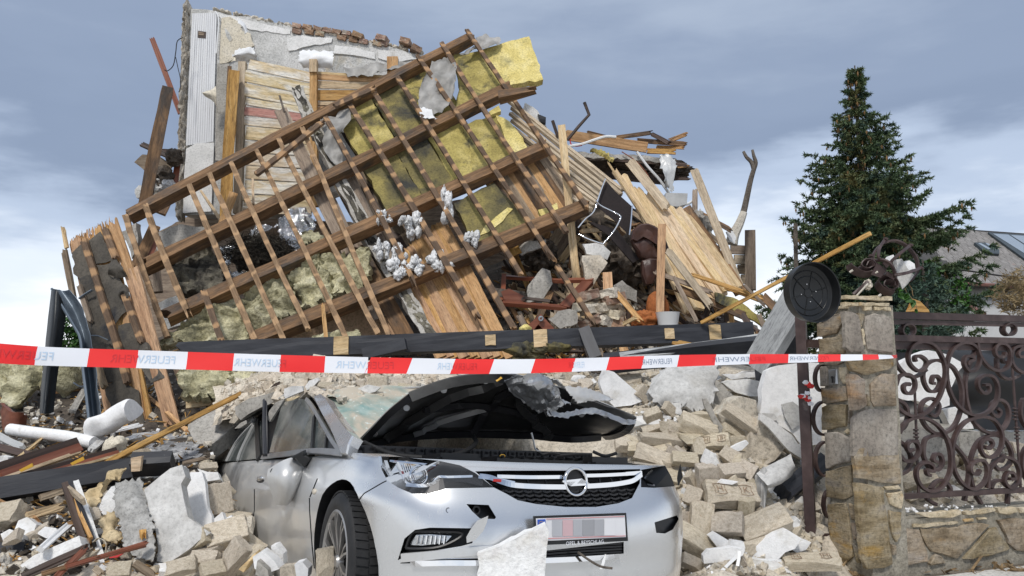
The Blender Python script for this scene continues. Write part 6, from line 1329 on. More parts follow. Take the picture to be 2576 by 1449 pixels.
for x in (440,560,920,1000,1060): bar('grille_slat', kc7([(x, 800),(x + 6,835)]),.006,.01, 'car_satin',.03,1)
eo = on_body(*kc7(765,822),-.012); ex = CX; ez = CZ
emb = tube('emblem',[eo + (ex * math.cos(a) + ez * math.sin(a)) * .0615 for a in np.linspace(0,6.283,49)[:-1]],.0085, MT['chrome'], car, closed=True, n=8)
bolt = [(-.082,.004),(.035,.012),(.005,-.006),(.082,-.006),(.082,-.012),(-.035,-.016),(-.005,.001),(-.082,-.002)]
slab('lightning_bolt',[eo + ex * x * .95 + ez * y * 1.25 - CY * .006 for x, y in bolt],.01, MT['chrome'], emb, seg=0)
slab('emblem_back',[eo + (ex * math.cos(a) + ez * math.sin(a)) * .056 + CY * .01 for a in np.linspace(0,6.283,25)[:-1]],.02, MT['car_black'], emb, seg=0)
# --- left headlight
hl = slab('headlight',[on_body(*p, .115) for p in LAMP],.01, MT['car_satin'], car, seg=0)
def lampbar(pts, w, m, off, name='reflector'): tube(name, [on_body(x, y, off) for x, y in spline(kc6(pts),4)],0, MT[m], hl, flat=(.02, w), nrm=-CY)
lampbar([(1200,690),(1230,765),(1285,825)],.016, 'lamp_clear',.05); lampbar([(1280,700),(1310,760),(1340,830),(1440,845),(1510,830),(1550,790),(1620,790),(1780,785)],.010, 'chrome',.02, 'light_strip'); lampbar([(1345,845),(1430,850),(1500,840),(1560,800)],.012, 'chrome',.02, 'light_strip')
lampbar([(1240,684),(1400,698),(1540,716)],.007, 'chrome',.04)
for q in range(5): lampbar([(1310 + q * 14,715),(1325 + q * 14,765),(1355 + q * 12,820)],.004, 'chrome',.035, 'light_guide')
pc = on_body(*kc6(1425,780),.05); tube('projector',[pc + (CX * math.cos(a) + CZ * math.sin(a)) * .042 for a in np.linspace(0,6.283,25)[:-1]],.006, MT['chrome'], hl, closed=True); blob('projector_lens', pc + CY * .02,(.038,.03,.038), MT['lamp_clear'], hl, 3,0)
lampbar([(1590,805),(1700,800),(1850,830)],.03, 'car_satin',.03)
def lens(pts, name, parent, off, m):
    hs = [on_body(*p, off) for p in pts]; bm2 = bmesh.new(); f = bm2.faces.new([bm2.verts.new(h) for h in hs])
    res = bmesh.ops.triangulate(bm2, faces=[f]); bmesh.ops.subdivide_edges(bm2, edges=bm2.edges[:], cuts=2, use_grid_fill=True)
    bmesh.ops.recalc_face_normals(bm2, faces=bm2.faces)
    return from_bm(name, bm2, MT[m], parent, smooth=True)
gm = bpy.data.materials.new('clear_cover'); gm.use_nodes = True; t_ = gm.node_tree; t_.nodes.clear()
o_ = N(t_, 'ShaderNodeOutputMaterial'); mx_ = N(t_, 'ShaderNodeMixShader'); tr_ = N(t_, 'ShaderNodeBsdfTransparent'); gl_ = N(t_, 'ShaderNodeBsdfGlossy'); gl_.inputs['Roughness'].default_value = .04; fr_ = N(t_, 'ShaderNodeFresnel', i_IOR=1.5)
ad_ = N(t_, 'ShaderNodeMath', operation='ADD'); ad_.inputs[1].default_value = .02; t_.links.new(fr_.outputs[0], ad_.inputs[0]); t_.links.new(ad_.outputs[0], mx_.inputs[0]); t_.links.new(tr_.outputs[0], mx_.inputs[1]); t_.links.new(gl_.outputs[0], mx_.inputs[2]); t_.links.new(mx_.outputs[0], o_.inputs[0]); MT['clear_cover'] = gm
lens(LAMP, 'lens', hl, -.002, 'clear_cover')
# --- fog lamp, tow-eye, flap, sensor
fg = slab('fog_light',[on_body(*p, .04) for p in kc6([(1362,1242),(1408,1176),(1500,1172),(1645,1182),(1605,1226),(1450,1246)])],.02, MT['lamp_clear'], car, seg=0)
for q in range(7): tube('fog_rib',[on_body(*kc6(1420 + q * 30,1180),.03), on_body(*kc6(1412 + q * 30,1238),.03)],.004, MT['chrome'], fg, n=5)
tube('fog_trim',[on_body(*p, .02) for p in spline(kc6([(1340,1262),(1385,1160),(1480,1150),(1700,1160),(1690,1200),(1560,1258),(1400,1270),(1340,1262)]),4)],.007, MT['car_satin'], car)
tw_ = on_body(*kc6(1795,1012),.05); lathe('tow_socket',[(.012,0),(.02,0),(.02,.02),(.012,.02)], tw_, 'car_satin', car, 14,(-CY).to_track_quat('Z', 'Y').to_matrix())
hf = on_body(*kc6(1810,1140)); hd_ = hf.y - .05
spx('tow_cover',[kc6(x, y) + (hd_,) for x, y in [(1745,1230),(1742,1190),(1770,1140),(1815,1080),(1888,1048),(1880,1090),(1855,1150),(1800,1212)]],0,.006, MT['car_paint'], parent=car, seg=0)
for kx, ky in [kc6(1620,1010)]: sc_ = on_body(kx, ky, -.001); tube('sensor',[sc_ + (CX * math.cos(a) + CZ * math.sin(a)) * .0095 for a in np.linspace(0,6.283,17)[:-1]],.0012, MT['car_black'], car, closed=True, n=5)
rp_ = on_body(*kc6(730,887),-.004); blob('side_repeater', rp_, (.01,.028,.016), MT['mortar'], car, 2,0, M3=CARM.to_3x3())
bar('chrome_lip', kc7([(-330,1368),(-100,1362),(110,1362),(400,1352),(800,1335),(1045,1318)]),.022,.02, 'chrome',-.012)
bar('bumper_blade', kc6([(1315,1328),(1500,1312),(1700,1290),(1900,1275),(2040,1270)]),.035,.02, 'car_paint',-.004)
for q in range(4): bar('intake_slat', kc7([(560,1262 + q * 20),(800,1246 + q * 19),(1075,1232 + q * 18)]),.008,.03, 'car_satin',.03)
# --- number plate: two-tone blurred panel, blue band, dealer strip
pc0 = on_body(*kc7(800,1130),-.035)
PP = Plane(pc0, pc0 + CX, pc0 + CZ)
def pp(pts, off): return [PP.at(*p, off) for p in kc7(pts)]
nps = slab('number_plate', pp([(487,1050),(1102,1028),(1114,1216),(497,1246)],0),.012, MT['black_plastic'], car, seg=0)
slab('plate_face', pp([(500,1066),(1092,1046),(1100,1190),(508,1218)],.003),.004, MT['plate_white'], nps, seg=0)
slab('blue_band', pp([(512,1074),(564,1071),(570,1192),(518,1196)],.006),.004, MT['plate_blue'], nps, seg=0)
for q in range(9):
    a = q * .698; slab('star', pp([(538 + 15 * math.cos(a) + 3 * math.cos(b),1102 + 17 * math.sin(a) + 3 * math.sin(b)) for b in (0,1.57,3.14,4.71)],.008),.002, MT['ochre'], nps, seg=0)
for (a, b) in [((570,1070),(1090,1052)),((570,1200),(1098,1182))]: tube('red_line',[PP.at(*kc7(*a),.006), PP.at(*kc7(*b),.006)],.0012, MT['cloth_red'], nps, n=4)
for (x0, x1, m) in [(608,678, 'plate_grey'),(678,748, 'plate_pink'),(748,812, 'plate_grey'),(812,888, 'plate_grey'),(888,955, 'plate_grey'),(955,1030, 'plate_white')]:
    ys = lambda x, y: y - (x - 600) * .02
    slab('number_field', pp([(x0 + 1, ys(x0,1078)),(x1 - 1, ys(x1,1078)),(x1 - 1, ys(x1,1186)),(x0 + 1, ys(x0,1186))],.006),.003, MT[m], nps, seg=0)
tm = txt_mesh('OPEL & BEYSCHLAG',.0285,1.08)
tm.materials.clear(); tm.materials.append(MT['tape_white'])
a_, b_ = PP.at(*kc7(700,1234),.004), PP.at(*kc7(950,1219),.004)
xd = (b_ - a_).normalized(); zd = PP.n; yd = zd.cross(xd)
mw = max(v.co.x for v in tm.vertices) - min(v.co.x for v in tm.vertices)
for v in tm.vertices: v.co *= (b_ - a_).length / mw
Mt = Matrix((xd, yd, zd)).transposed().to_4x4(); Mt.translation = (a_ + b_) / 2 + PP.n * .002
mkm('dealer_lettering', tm, nps, Mt)
# --- wheel
def wheel(c, sgn):
    Mx = CARM.to_3x3() @ Matrix.Rotation(math.radians(-4),3, 'Z') @ Matrix(((0,0, sgn),(0,1,0),(1,0,0)))
    w_ = lathe('wheel',[(.225,.09),(.235,.10),(.262,.108),(.295,.102),(.313,.085),(.318,.06),(.318,-.06),(.313,-.09),(.23,-.11)], c, 'black_rubber', car, 64, Mx)
    lathe('rim',[(.235,.10),(.228,.088),(.222,.07),(.21,-.08),(0,-.08)], c, 'car_black', w_, 48, Mx)
    lathe('rim_lip',[(.236,.100),(.226,.104),(.214,.094),(.21,.06)], c, 'alloy', w_, 48, Mx)
    for q in range(10):
        a = q * 6.283 / 10
        for da in (-.09,.09):
            pts = [c + Mx @ Vector((r * math.cos(a + da * (r / .2)), r * math.sin(a + da * (r / .2)), z)) for r, z in ((.035,.075),(.10,.082),(.17,.092),(.218,.092))]
            tube('spoke', pts, 0, MT['alloy'], w_, flat=(.018,.011), nrm=Mx @ Vector((0,0,1)))
    lathe('hub_cap',[(0,.096),(.025,.094),(.032,.082),(.035,.06)], c, 'alloy', w_, 20, Mx)
    for q in range(60):                     # tread blocks
        a = q * 6.283 / 60
        for z0, z1 in ((-.085,-.03),(-.022,.022),(.03,.085)):
            pass
    V, Fc = [],[]
    for q in range(56):
        a0 = q * 6.283 / 56
        for z0, z1, sh in ((-.088,-.032,.02),(-.026,.026,0),(.032,.088,-.02)):
            k = len(V)
            for r in (.316,.3235):
                for a, z in ((a0 + sh, z0),(a0 + .085 + sh, z0),(a0 + .085 - sh * .4, z1),(a0 - sh * .4, z1)): V.append(Mx @ Vector((r * math.cos(a), r * math.sin(a), z)))
            Fc += [(k + 4, k + 5, k + 6, k + 7)] + [(k + i, k + (i + 1) % 4, k + 4 + (i + 1) % 4, k + 4 + i) for i in range(4)]
    t = mk('tread', V, Fc, MT['black_rubber'], w_, Matrix.Translation(c)); t['kind'] = 'stuff'
wheel(CARM @ WC, -1); wheel(CARM @ Vector((.80, WC.y, WC.z)),1)
# --- greenhouse on the left side, glass, pillars (traced on the plane of the car's side)
kg = K(800,1350,1600,2318)
SP = Plane(CARM @ Vector((-.865,1.2, ztop(1.2))), CARM @ Vector((-.865,3.4, ztop(3.4))), CARM @ Vector((-.66,2.2,1.38)))
def sp_(pts, off=0): return [SP.at(*p, off) for p in kg(pts)]
slab('side_window', sp_([(730,1210),(790,960),(880,640),(960,605),(1050,595),(1130,610),(1190,690),(1262,790),(1215,1195),(960,1210)]),.006, MT['car_glass'], car, seg=0)
slab('quarter_window', sp_([(1268,805),(1340,925),(1388,1000),(1368,1190),(1224,1195)]),.006, MT['car_glass'], car, seg=0)
slab('mirror_corner', sp_([(1402,1020),(1485,1200),(1368,1195)],.004),.01, MT['black_plastic'], car, seg=0)
slab('rear_window', sp_([(60,1320),(150,1165),(330,1005),(540,865),(640,850),(640,1275),(400,1300)]),.006, MT['car_glass'], car, seg=0)
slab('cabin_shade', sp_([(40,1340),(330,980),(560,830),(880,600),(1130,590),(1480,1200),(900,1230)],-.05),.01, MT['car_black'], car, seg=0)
def strip(pts, w, m, off, name, t=.015): tube(name, [SP.at(x, y, off) for x, y in spline(kg(pts),5)],0, MT[m], car, flat=(t, w), nrm=SP.n)
strip([(1150,605),(1210,680),(1290,810),(1380,965),(1440,1070),(1545,1215)],.022, 'steel',.008, 'window_trim'); strip([(1240,800),(1215,1190)],.022, 'black_plastic',.008, 'window_divider'); strip([(1385,1000),(1365,1195)],.014, 'black_plastic',.008, 'window_divider')
strip([(650,1262),(800,1240),(960,1222),(1150,1200),(1340,1195),(1550,1216)],.03, 'steel',.012, 'belt_trim')
strip([(590,860),(600,1040),(612,1275)],.05, 'black_plastic',.006, 'door_pillar'); strip([(545,850),(380,950),(200,1085),(100,1230),(30,1345)],.035, 'grey_plastic',.010, 'window_frame'); strip([(540,885),(430,1000),(330,1130),(240,1310)],.02, 'grey_plastic',.009, 'window_frame'); strip([(545,900),(470,1050),(400,1200),(370,1300)],.016, 'grey_plastic',.009, 'window_frame')
strip([(40,1345),(110,1180),(230,1050),(400,925),(548,845)],.05, 'car_paint',.0, 'roof_side',.04)
slab('front_pillar', sp_([(1230,575),(1300,540),(1360,580),(1420,680),(1520,830),(1600,950),(1672,1020),(1622,1120),(1600,1225),(1545,1222),(1490,1100),(1400,930),(1320,760),(1265,650)],.02),.06, MT['car_paint'], car, seg=0, chamfer=.012)
def gcap(*p): return p
patch('windscreen',[[(812,985,5.1),(930,975,5.3),(1080,975,5.6),(1300,970,6.0)],[(850,1040,4.85),(960,1020,5.05),(1100,1020,5.3),(1320,1020,5.6)],[(893,1112,4.55),(1010,1100,4.7),(1150,1098,4.9),(1400,1100,5.25)]],7, MT['glass_cracked'], car, .006,.035,4,3)
patch('roof_skin',[[(805,988,5.12),(1000,972,5.4),(1280,968,6.0)],[(700,1000,5.7),(900,975,6.1),(1150,970,6.7)],[(545,1085,6.6),(760,1000,7.0),(1000,985,7.4)]],6, MT['car_paint'], car, .01,.05,3,4)
for q, pts in enumerate([[(330,905),(345,930),(300,960),(230,1020),(195,990),(195,960),(260,925)]]):
    slab('roof_spoiler', sp_(pts, .06),.03, MT['black_plastic'], car, seg=0)
# door handles
for (x, y) in [(370,800),(118,805)]:
    c = on_body(*kc6(x, y),-.012); blob('door_handle', c, (.016,.075,.018), MT['car_paint'], car, 3,0, M3=CARM.to_3x3())
    slab('handle_cup',[on_body(*kc6(x + 26 * math.cos(a), y + 14 + 16 * math.sin(a)),-.001) for a in np.linspace(0,6.28,13)[:-1]],.003, MT['car_black'], car, seg=0)
# mirror torn loose
mdp = on_body(*kc6(560,790)).y - .16
mir = patch('wing_mirror',[[kc6(452,748) + (mdp,), kc6(530,705) + (mdp - .05,), kc6(622,664) + (mdp,)],[kc6(448,800) + (mdp - .02,), kc6(540,790) + (mdp - .12,), kc6(634,740) + (mdp - .02,)],[kc6(475,880) + (mdp - .02,), kc6(550,870) + (mdp - .10,), kc6(605,850) + (mdp - .01,)],[kc6(505,958) + (mdp,), kc6(530,950) + (mdp - .03,), kc6(555,925) + (mdp,)]],6, MT['car_paint'], car, .03)
tube('mirror_rim',[P(*kc6(x, y), mdp - .05) for x, y in spline([(622,660),(530,702),(450,745),(452,810),(475,890),(505,960)],5)],.009, MT['black_plastic'], mir)
spx('mirror_arm', kc6([(565,660),(655,614),(666,648),(712,664),(662,730),(622,690),(600,668)]), mdp - .10,.05, MT['black_plastic'], parent=mir, seg=0, chamfer=.008)
# --- bonnet, bent up
H = [[(886,1128,4.30),(1000,1100,4.40),(1150,1090,4.52),(1300,1092,4.62),(1430,1104,4.72),(1520,1092,4.85)],
     [(930,1082,4.14),(1045,1052,4.24),(1180,1045,4.40),(1310,1060,4.52),(1450,1075,4.60),(1550,1092,4.68)],
     [(975,1035,3.98),(1090,1000,4.04),(1210,995,4.22),(1320,1015,4.36),(1460,1040,4.45),(1585,1078,4.50)],
     [(1030,992,3.86),(1140,952,3.88),(1260,940,4.02),(1350,958,4.2),(1475,1000,4.34),(1602,1052,4.40)]]
hood = patch('bonnet', H, 8, MT['car_under'], car, 0,.006,5,9)
sk_ = patch('bonnet_skin',[[(x, y - 3, d + .03) for x, y, d in r] for r in H],8, MT['car_paint'], hood, .004,.004,5,9)
def hu(u, v):
    """point on the bonnet's underside, u along the hinge 0..1, v hinge to nose 0..1"""
    rws = [spline([tuple(P(*c)) for c in r],8) for r in H]; cu_ = [np.array(r[int(round(u * (len(r) - 1)))]) for r in rws]
    s = spline([tuple(c) for c in cu_],8); return Vector(s[int(round(v * (len(s) - 1)))]) + Vector((.0,-.02,-.012))
def hrib(pts, w, m='car_satin', t=.02): tube('rib',[hu(*p) for p in spline(pts, 6)],0, MT[m], hood, flat=(t, w), nrm=Vector((0,-1,-.3)))
hrib([(.01,.03),(.02,.5),(.03,.96)],.035); hrib([(.03,.96),(.3,.97),(.55,.95)],.05, 'car_under'); hrib([(.02,.05),(.3,.06),(.6,.06),(.95,.1)],.04); hrib([(.15,.1),(.22,.5),(.42,.92)],.045, 'car_under'); hrib([(.45,.08),(.46,.5),(.5,.9)],.04); hrib([(.72,.1),(.62,.5),(.52,.9)],.045, 'car_under'); hrib([(.2,.5),(.45,.55),(.65,.5)],.035); hrib([(.97,.1),(.98,.5),(.98,.93)],.04); hrib([(.75,.9),(.85,.93),(.97,.95)],.05, 'car_under'); hrib([(.25,.08),(.32,.3),(.46,.52)],.03, 'steel',.01)
for u, v in [(.06,.3),(.1,.65),(.2,.85),(.35,.9),(.8,.7),(.88,.85)]:
    c = hu(u, v); lathe('fixing_hole',[(.0,.0),(.016,.0),(.018,-.004)], c + Vector((0,-.012,-.005)), 'steel', hood, 14, Vector((0,-1,-.3)).to_track_quat('Z', 'Y').to_matrix())
def hp(rows, m, amp, seed, n=7, name='torn_panel', th=.003): return patch(name, [[kc7(x, y) + (d,) for x, y, d in r] for r in rows], n, MT[m], hood, th, amp, 8, seed, edge=.006, smooth=False)
hp([[(290,140,3.98),(380,115,3.95),(480,95,3.95),(560,110,4.0)],[(330,220,4.02),(430,180,3.98),(540,170,3.98),(640,190,4.05)],[(440,300,4.08),(520,250,4.05),(600,230,4.02),(660,240,4.1)],[(520,370,4.12),(590,330,4.1),(640,310,4.1),(690,330,4.15)]], 'steel',.03,2)
hp([[(490,95,4.1),(560,115,4.1),(640,148,4.12),(690,185,4.15)],[(560,150,4.15),(640,180,4.15),(720,220,4.18),(760,290,4.2)]], 'car_paint',.015,3)
hp([[(690,182,4.16),(780,195,4.2),(870,210,4.25),(1010,275,4.35)],[(720,240,4.14),(810,250,4.18),(900,265,4.24),(1000,280,4.32)],[(780,296,4.16),(840,285,4.2),(910,282,4.24),(990,285,4.3)]], 'car_paint',.008,4)
hp([[(560,335,4.05),(680,360,4.1),(790,340,4.15),(930,345,4.22),(1090,400,4.3),(1170,410,4.36)],[(580,380,4.04),(690,400,4.09),(800,375,4.14),(930,380,4.2),(1080,440,4.28),(1160,440,4.34)]], 'steel',.012,5)
hp([[(560,330,4.06),(600,300,4.02),(640,240,4.0),(665,260,4.05)],[(600,360,4.06),(660,330,4.03),(700,300,4.03),(720,320,4.08)]], 'steel',.03,6)
tube('latch',[P(*kc7(*p),4.05) for p in [(555,345),(575,385),(590,350),(600,380)]],.006, MT['car_black'], hood)
bpx('orange_tag', *kc7(238,152),3.86, *kc7(272,126),3.86,5,.004, MT['ochre'], parent=hood, segs=2)
tube('latch_pin',[P(*kc7(*p),3.98) for p in spline([(470,495),(482,540),(490,580),(500,610),(530,620)],4)],.005, MT['steel'], car)
# --- engine bay contents
def ebox(c, dims, m='car_black', name='engine_part', bev=.02, rot=0):
    bm2 = bmesh.new(); bmesh.ops.create_cube(bm2, size=1)
    for v in bm2.verts: v.co = Vector((v.co.x * dims[0], v.co.y * dims[1], v.co.z * dims[2]))
    bmesh.ops.bevel(bm2, geom=bm2.edges[:], offset=bev, segments=2, affect='EDGES')
    return from_bm(name, bm2, MT[m], car, CARM @ Matrix.Translation(Vector(c)) @ Matrix.Rotation(rot, 4, 'Z'), smooth=True, sharp=40)
ebox((.02,.55,.74),(.62,.42,.18), 'car_satin', 'engine_cover',.04,.05); ebox((-.42,.6,.74),(.24,.4,.22), name='battery_box'); ebox((.45,.55,.75),(.3,.45,.2), 'car_satin', 'air_box',.03); ebox((0,.28,.72),(1.0,.12,.07), 'car_satin', 'lock_carrier',.02); ebox((0,1.0,.845),(1.6,.2,.14), 'car_satin', name='cowl_panel', bev=.03)
for q in range(26): ebox((-.72 + q * .058,.9,.86),(.02,.02,.09), 'car_black', 'cowl_rib',.004)
for q in range(5): ebox((-.55 + q * .27,.76,.80 + .02 * (q % 2)),(.16,.12,.06),['car_black', 'car_satin', 'car_under'][q % 3], 'engine_part',.015)
for q in range(9): ebox((-.22 + q * .06,.52,.835),(.012,.34,.014), 'car_black', 'cover_rib',.004,.05)
tube('hose',[on_body(*kc6(x, y),.02) if False else P(*kc6(x, y), d) for x, y, d in spline([(1062,560,4.15),(1150,600,4.0),(1260,640,3.9),(1450,660,3.85),(1620,650,3.9),(1740,615,4.0),(1805,560,4.15),(1785,515,4.3)],6)],.013, MT['black_rubber'], car, n=8)
dp = [P(*kc7(278 + 16 * math.cos(a),650 + 9 * math.sin(a)),3.78) for a in np.linspace(0,6.283,17)[:-1]]; tube('dipstick_ring', dp, .003, MT['ochre'], car, closed=True, n=5)
for pts in [[(500,600),(540,640),(600,630),(660,640)],[(640,650),(760,640),(860,640)],[(880,620),(960,650),(1040,630)]]: tube('wiring',[P(*kc7(*p),4.0) for p in spline(pts, 4)],.009, MT['black_rubber'], car)
# right-hand lamp wreck
for pts, m in [([(1225,800),(1245,770),(1275,745)], 'chrome'),([(1200,800),(1240,815),(1280,835)], 'car_black'),([(1210,830),(1250,845),(1290,850)], 'steel')]: tube('lamp_remnant',[P(*kc7(*p),4.1) for p in pts],.008, MT[m], car)
spx('fender_tear', kc7([(1460,705),(1478,790),(1450,850),(1438,800),(1450,740)]),4.25,.01, MT['car_black'], parent=car)
# ================================================================== barrier tape
kt1 = K(0,800,700,1449)
TC = [(-1500,760,2.2,64),(-800,815,2.4,60),(-250,868,2.6,52),(0,889,2.75,50),(140,897,2.85,47),(400,905,3.0,45),(700,914,3.15,43),(1000,920,3.3,40),(1250,922,3.45,37),(1450,918,3.6,34),(1700,908,3.85,30),(1900,903,4.15,25),(2050,901,4.4,20),(2200,898,4.6,13),(2246,897,4.70,8)]
TS = spline(TC, 10)
tape = empty('barrier_tape', P(1288,922,3.45), 'red and white barrier tape stretched across in front of the car', 'tape')
tp_ = []
for (x, y, d, h) in TS:
    c = P(x, y, d); tw_ = max(0,(x - 1500) / 750) * .9; hh = .039
    up_ = P(x, y - h / 2, d) - P(x, y + h / 2, d)
    dep = Vector((0,1,0)) * math.sqrt(max(0,.078 ** 2 - up_.length ** 2)) * .6
    tp_.append((c, (up_ + dep) / 2))
cum = [0]
for a, b in zip(tp_, tp_[1:]): cum.append(cum[-1] + (b[0] - a[0]).length)
def tape_at(s, v):
    i = max(0, min(len(cum) - 2, int(np.searchsorted(cum, s)) - 1)); f = (s - cum[i]) / (cum[i + 1] - cum[i])
    c = tp_[i][0].lerp(tp_[i + 1][0], f); u = tp_[i][1].lerp(tp_[i + 1][1], f)
    return c + u * v + Vector((0,.004 * math.sin(s * 7) * (1 - abs(v)),0))
def s_of(x):
    xs = [t[0] for t in TS]; return float(np.interp(x, xs, cum))
edges = [-1250,-1080,-920,-770,-630,-500,-380,-265,-150,91,222,345,470,587,705,817,925,1030,1139,1237,1341,1443,1529,1617,1706,1800,1885,1983,2058,2115,2170,2210,2246]
# colours: red up to 91, white to 222, red to 345 ...
def tape_seg(x0, x1, m):
    s0, s1 = s_of(x0), s_of(x1); n = max(4, int((s1 - s0) / .02)); V, Fc = [],[]
    for i in range(n + 1):
        s = s0 + (s1 - s0) * i / n; sk = .012 * (0 if x0 < 900 else 1)
        for v in (-1,-.33,.33,1): V.append(tape_at(min(max(s + sk * v, 0), cum[-1]), v))
    for i in range(n):
        for q in range(3): Fc.append((i * 4 + q, (i + 1) * 4 + q, (i + 1) * 4 + q + 1, i * 4 + q + 1))
    return mk('red_band' if m == 'tape_red' else 'white_band', V, Fc, MT[m], tape, smooth=True)
for i in range(len(edges) - 1): tape_seg(edges[i], edges[i + 1], 'tape_red' if i % 2 == 0 else 'tape_white')
fw = txt_mesh('FEUERWEHR',1,1.02)
bx0, bx1 = min(v.co.x for v in fw.vertices), max(v.co.x for v in fw.vertices); by0, by1 = min(v.co.y for v in fw.vertices), max(v.co.y for v in fw.vertices)
fv = [((v.co.x - bx0) / (bx1 - bx0),(v.co.y - by0) / (by1 - by0)) for v in fw.vertices]; ff = [tuple(p.vertices) for p in fw.polygons]
def letters(x0, x1, lo=-.42, hi=.45):
    """mirrored word between two picture x's, split where the tape changes colour"""
    s0, s1 = s_of(x0), s_of(x1)
    V = []; ss = []
    for (u, v) in fv:
        s = s0 + (s1 - s0) * (1 - u); ss.append(s); V.append(tape_at(s, lo + (hi - lo) * v) + Vector((0,-.0018,0)))
    inv = lambda s: float(np.interp(s, cum, [t[0] for t in TS]))
    fr, fwh = [],[]
    for f in ff:
        xm = inv(sum(ss[i] for i in f) / len(f)); k = int(np.searchsorted(edges, xm)) - 1
        (fr if k % 2 == 0 else fwh).append(f)
    for fl_, m in ((fr, 'ink_red'),(fwh, 'ink_blue' if x0 < 1500 else 'ink_dark')):
        if fl_:
            used = sorted({i for f in fl_ for i in f}); mp_ = {a: b for b, a in enumerate(used)}
            mk('lettering',[V[i] for i in used],[tuple(mp_[i] for i in f) for f in fl_], MT[m], tape)
for x0, x1 in [(-60,136),(278,440),(590,720),(845,990),(1100,1200),(1430,1470),(1615,1690),(1790,1925),(1985,2085)]:
    letters(x0, x1)
tube('tape_knot',[P(2240,898,4.72), P(2252,897,4.80), P(2256,896,4.95)],0, MT['tape_red'], tape, flat=(.02,.004), nrm=UZ)
# ================================================================== bricks and masonry
def brick_mesh(i, L=1., W=1., H=1., brk=0, rough=.03, cuts=4):
    rr = random.Random(i * 17 + 3); bm = bmesh.new(); bmesh.ops.create_cube(bm, size=1)
    bmesh.ops.bevel(bm, geom=bm.edges[:], offset=.028, segments=1, affect='EDGES')
    bmesh.ops.subdivide_edges(bm, edges=[e for e in bm.edges if e.calc_length() > .3], cuts=cuts, use_grid_fill=True)
    for _ in range(2 + brk):
        n = Vector((rr.choice((-1,1)) * rr.uniform(.3,1), rr.choice((-1,1)) * rr.uniform(.3,1), rr.choice((-1,1)) * rr.uniform(.3,1))).normalized()
        co = n * rr.uniform(.50,.68) * (.8 if brk else 1)
        r = bmesh.ops.bisect_plane(bm, geom=bm.verts[:] + bm.edges[:] + bm.faces[:], plane_co=co, plane_no=n, clear_outer=True)
        ed = [e for e in r['geom_cut'] if isinstance(e, bmesh.types.BMEdge)]
        if ed: bmesh.ops.contextual_create(bm, geom=ed)
    bmesh.ops.triangulate(bm, faces=[f for f in bm.faces if len(f.verts) > 4])
    off_ = Vector((i * 5.1,0,0))
    for v in bm.verts:
        q = v.co * 3 + off_; v.co += Vector((mnoise.noise(q), mnoise.noise(q + Vector((9,0,0))), mnoise.noise(q + Vector((0,9,0))))) * rough + Vector((mnoise.noise(q * 4), mnoise.noise(q * 4 + Vector((5,1,0))), mnoise.noise(q * 4 + Vector((0,3,7))))) * rough * .45
    me = bpy.data.meshes.new('brick'); bm.to_mesh(me); bm.free(); return me
VAR = {}
def variants(m, n, **kw):
    out = []
    for i in range(n):
        me = brick_mesh(i + len(VAR) * 31, **kw); me.materials.append(MT[m]); me.polygons.foreach_set('use_smooth',[True] * len(me.polygons)); me.set_sharp_from_angle(angle=math.radians(28)); out.append(me)
    VAR[m + str(kw)] = out; return out
BR = variants('brick',12, rough=.04); BRB = variants('brick',8, brk=2, rough=.06); FO = variants('foam',8, brk=2, rough=.05); FOR = variants('foam_rough',8, brk=3, rough=.09); PLA = variants('plaster_white',6, brk=2, rough=.07); CON = variants('concrete',6, brk=3, rough=.09); MOR = variants('mortar',6, brk=3, rough=.12)
def lay(name, me, x1, y1, x2, y2, w, up, th=None, d=None, dd=0, lift=.05, label=None, cat='brick', group=None, rnd=R):
    """put a block so that its long axis spans two picture points, resting on the heap"""
    mx_, my_ = (x1 + x2) / 2,(y1 + y2) / 2
    if d is None: d = drop(mx_, my_ + w * .3,3.5).y - lift
    A, B = P(x1, y1, d + dd / 2), P(x2, y2, d - dd / 2); wm = w * mpp(d)
    M = frame(A, B, Vector(up)); M.translation = (A + B) / 2
    Ln = (B - A).length; th = th or wm * .62
    return mkm(name, me, None, M @ Matrix.Diagonal((Ln * 1.03, wm, th, 1)), label=label, cat=cat, group=group)
kr = K(2400,1300,3300,1373)
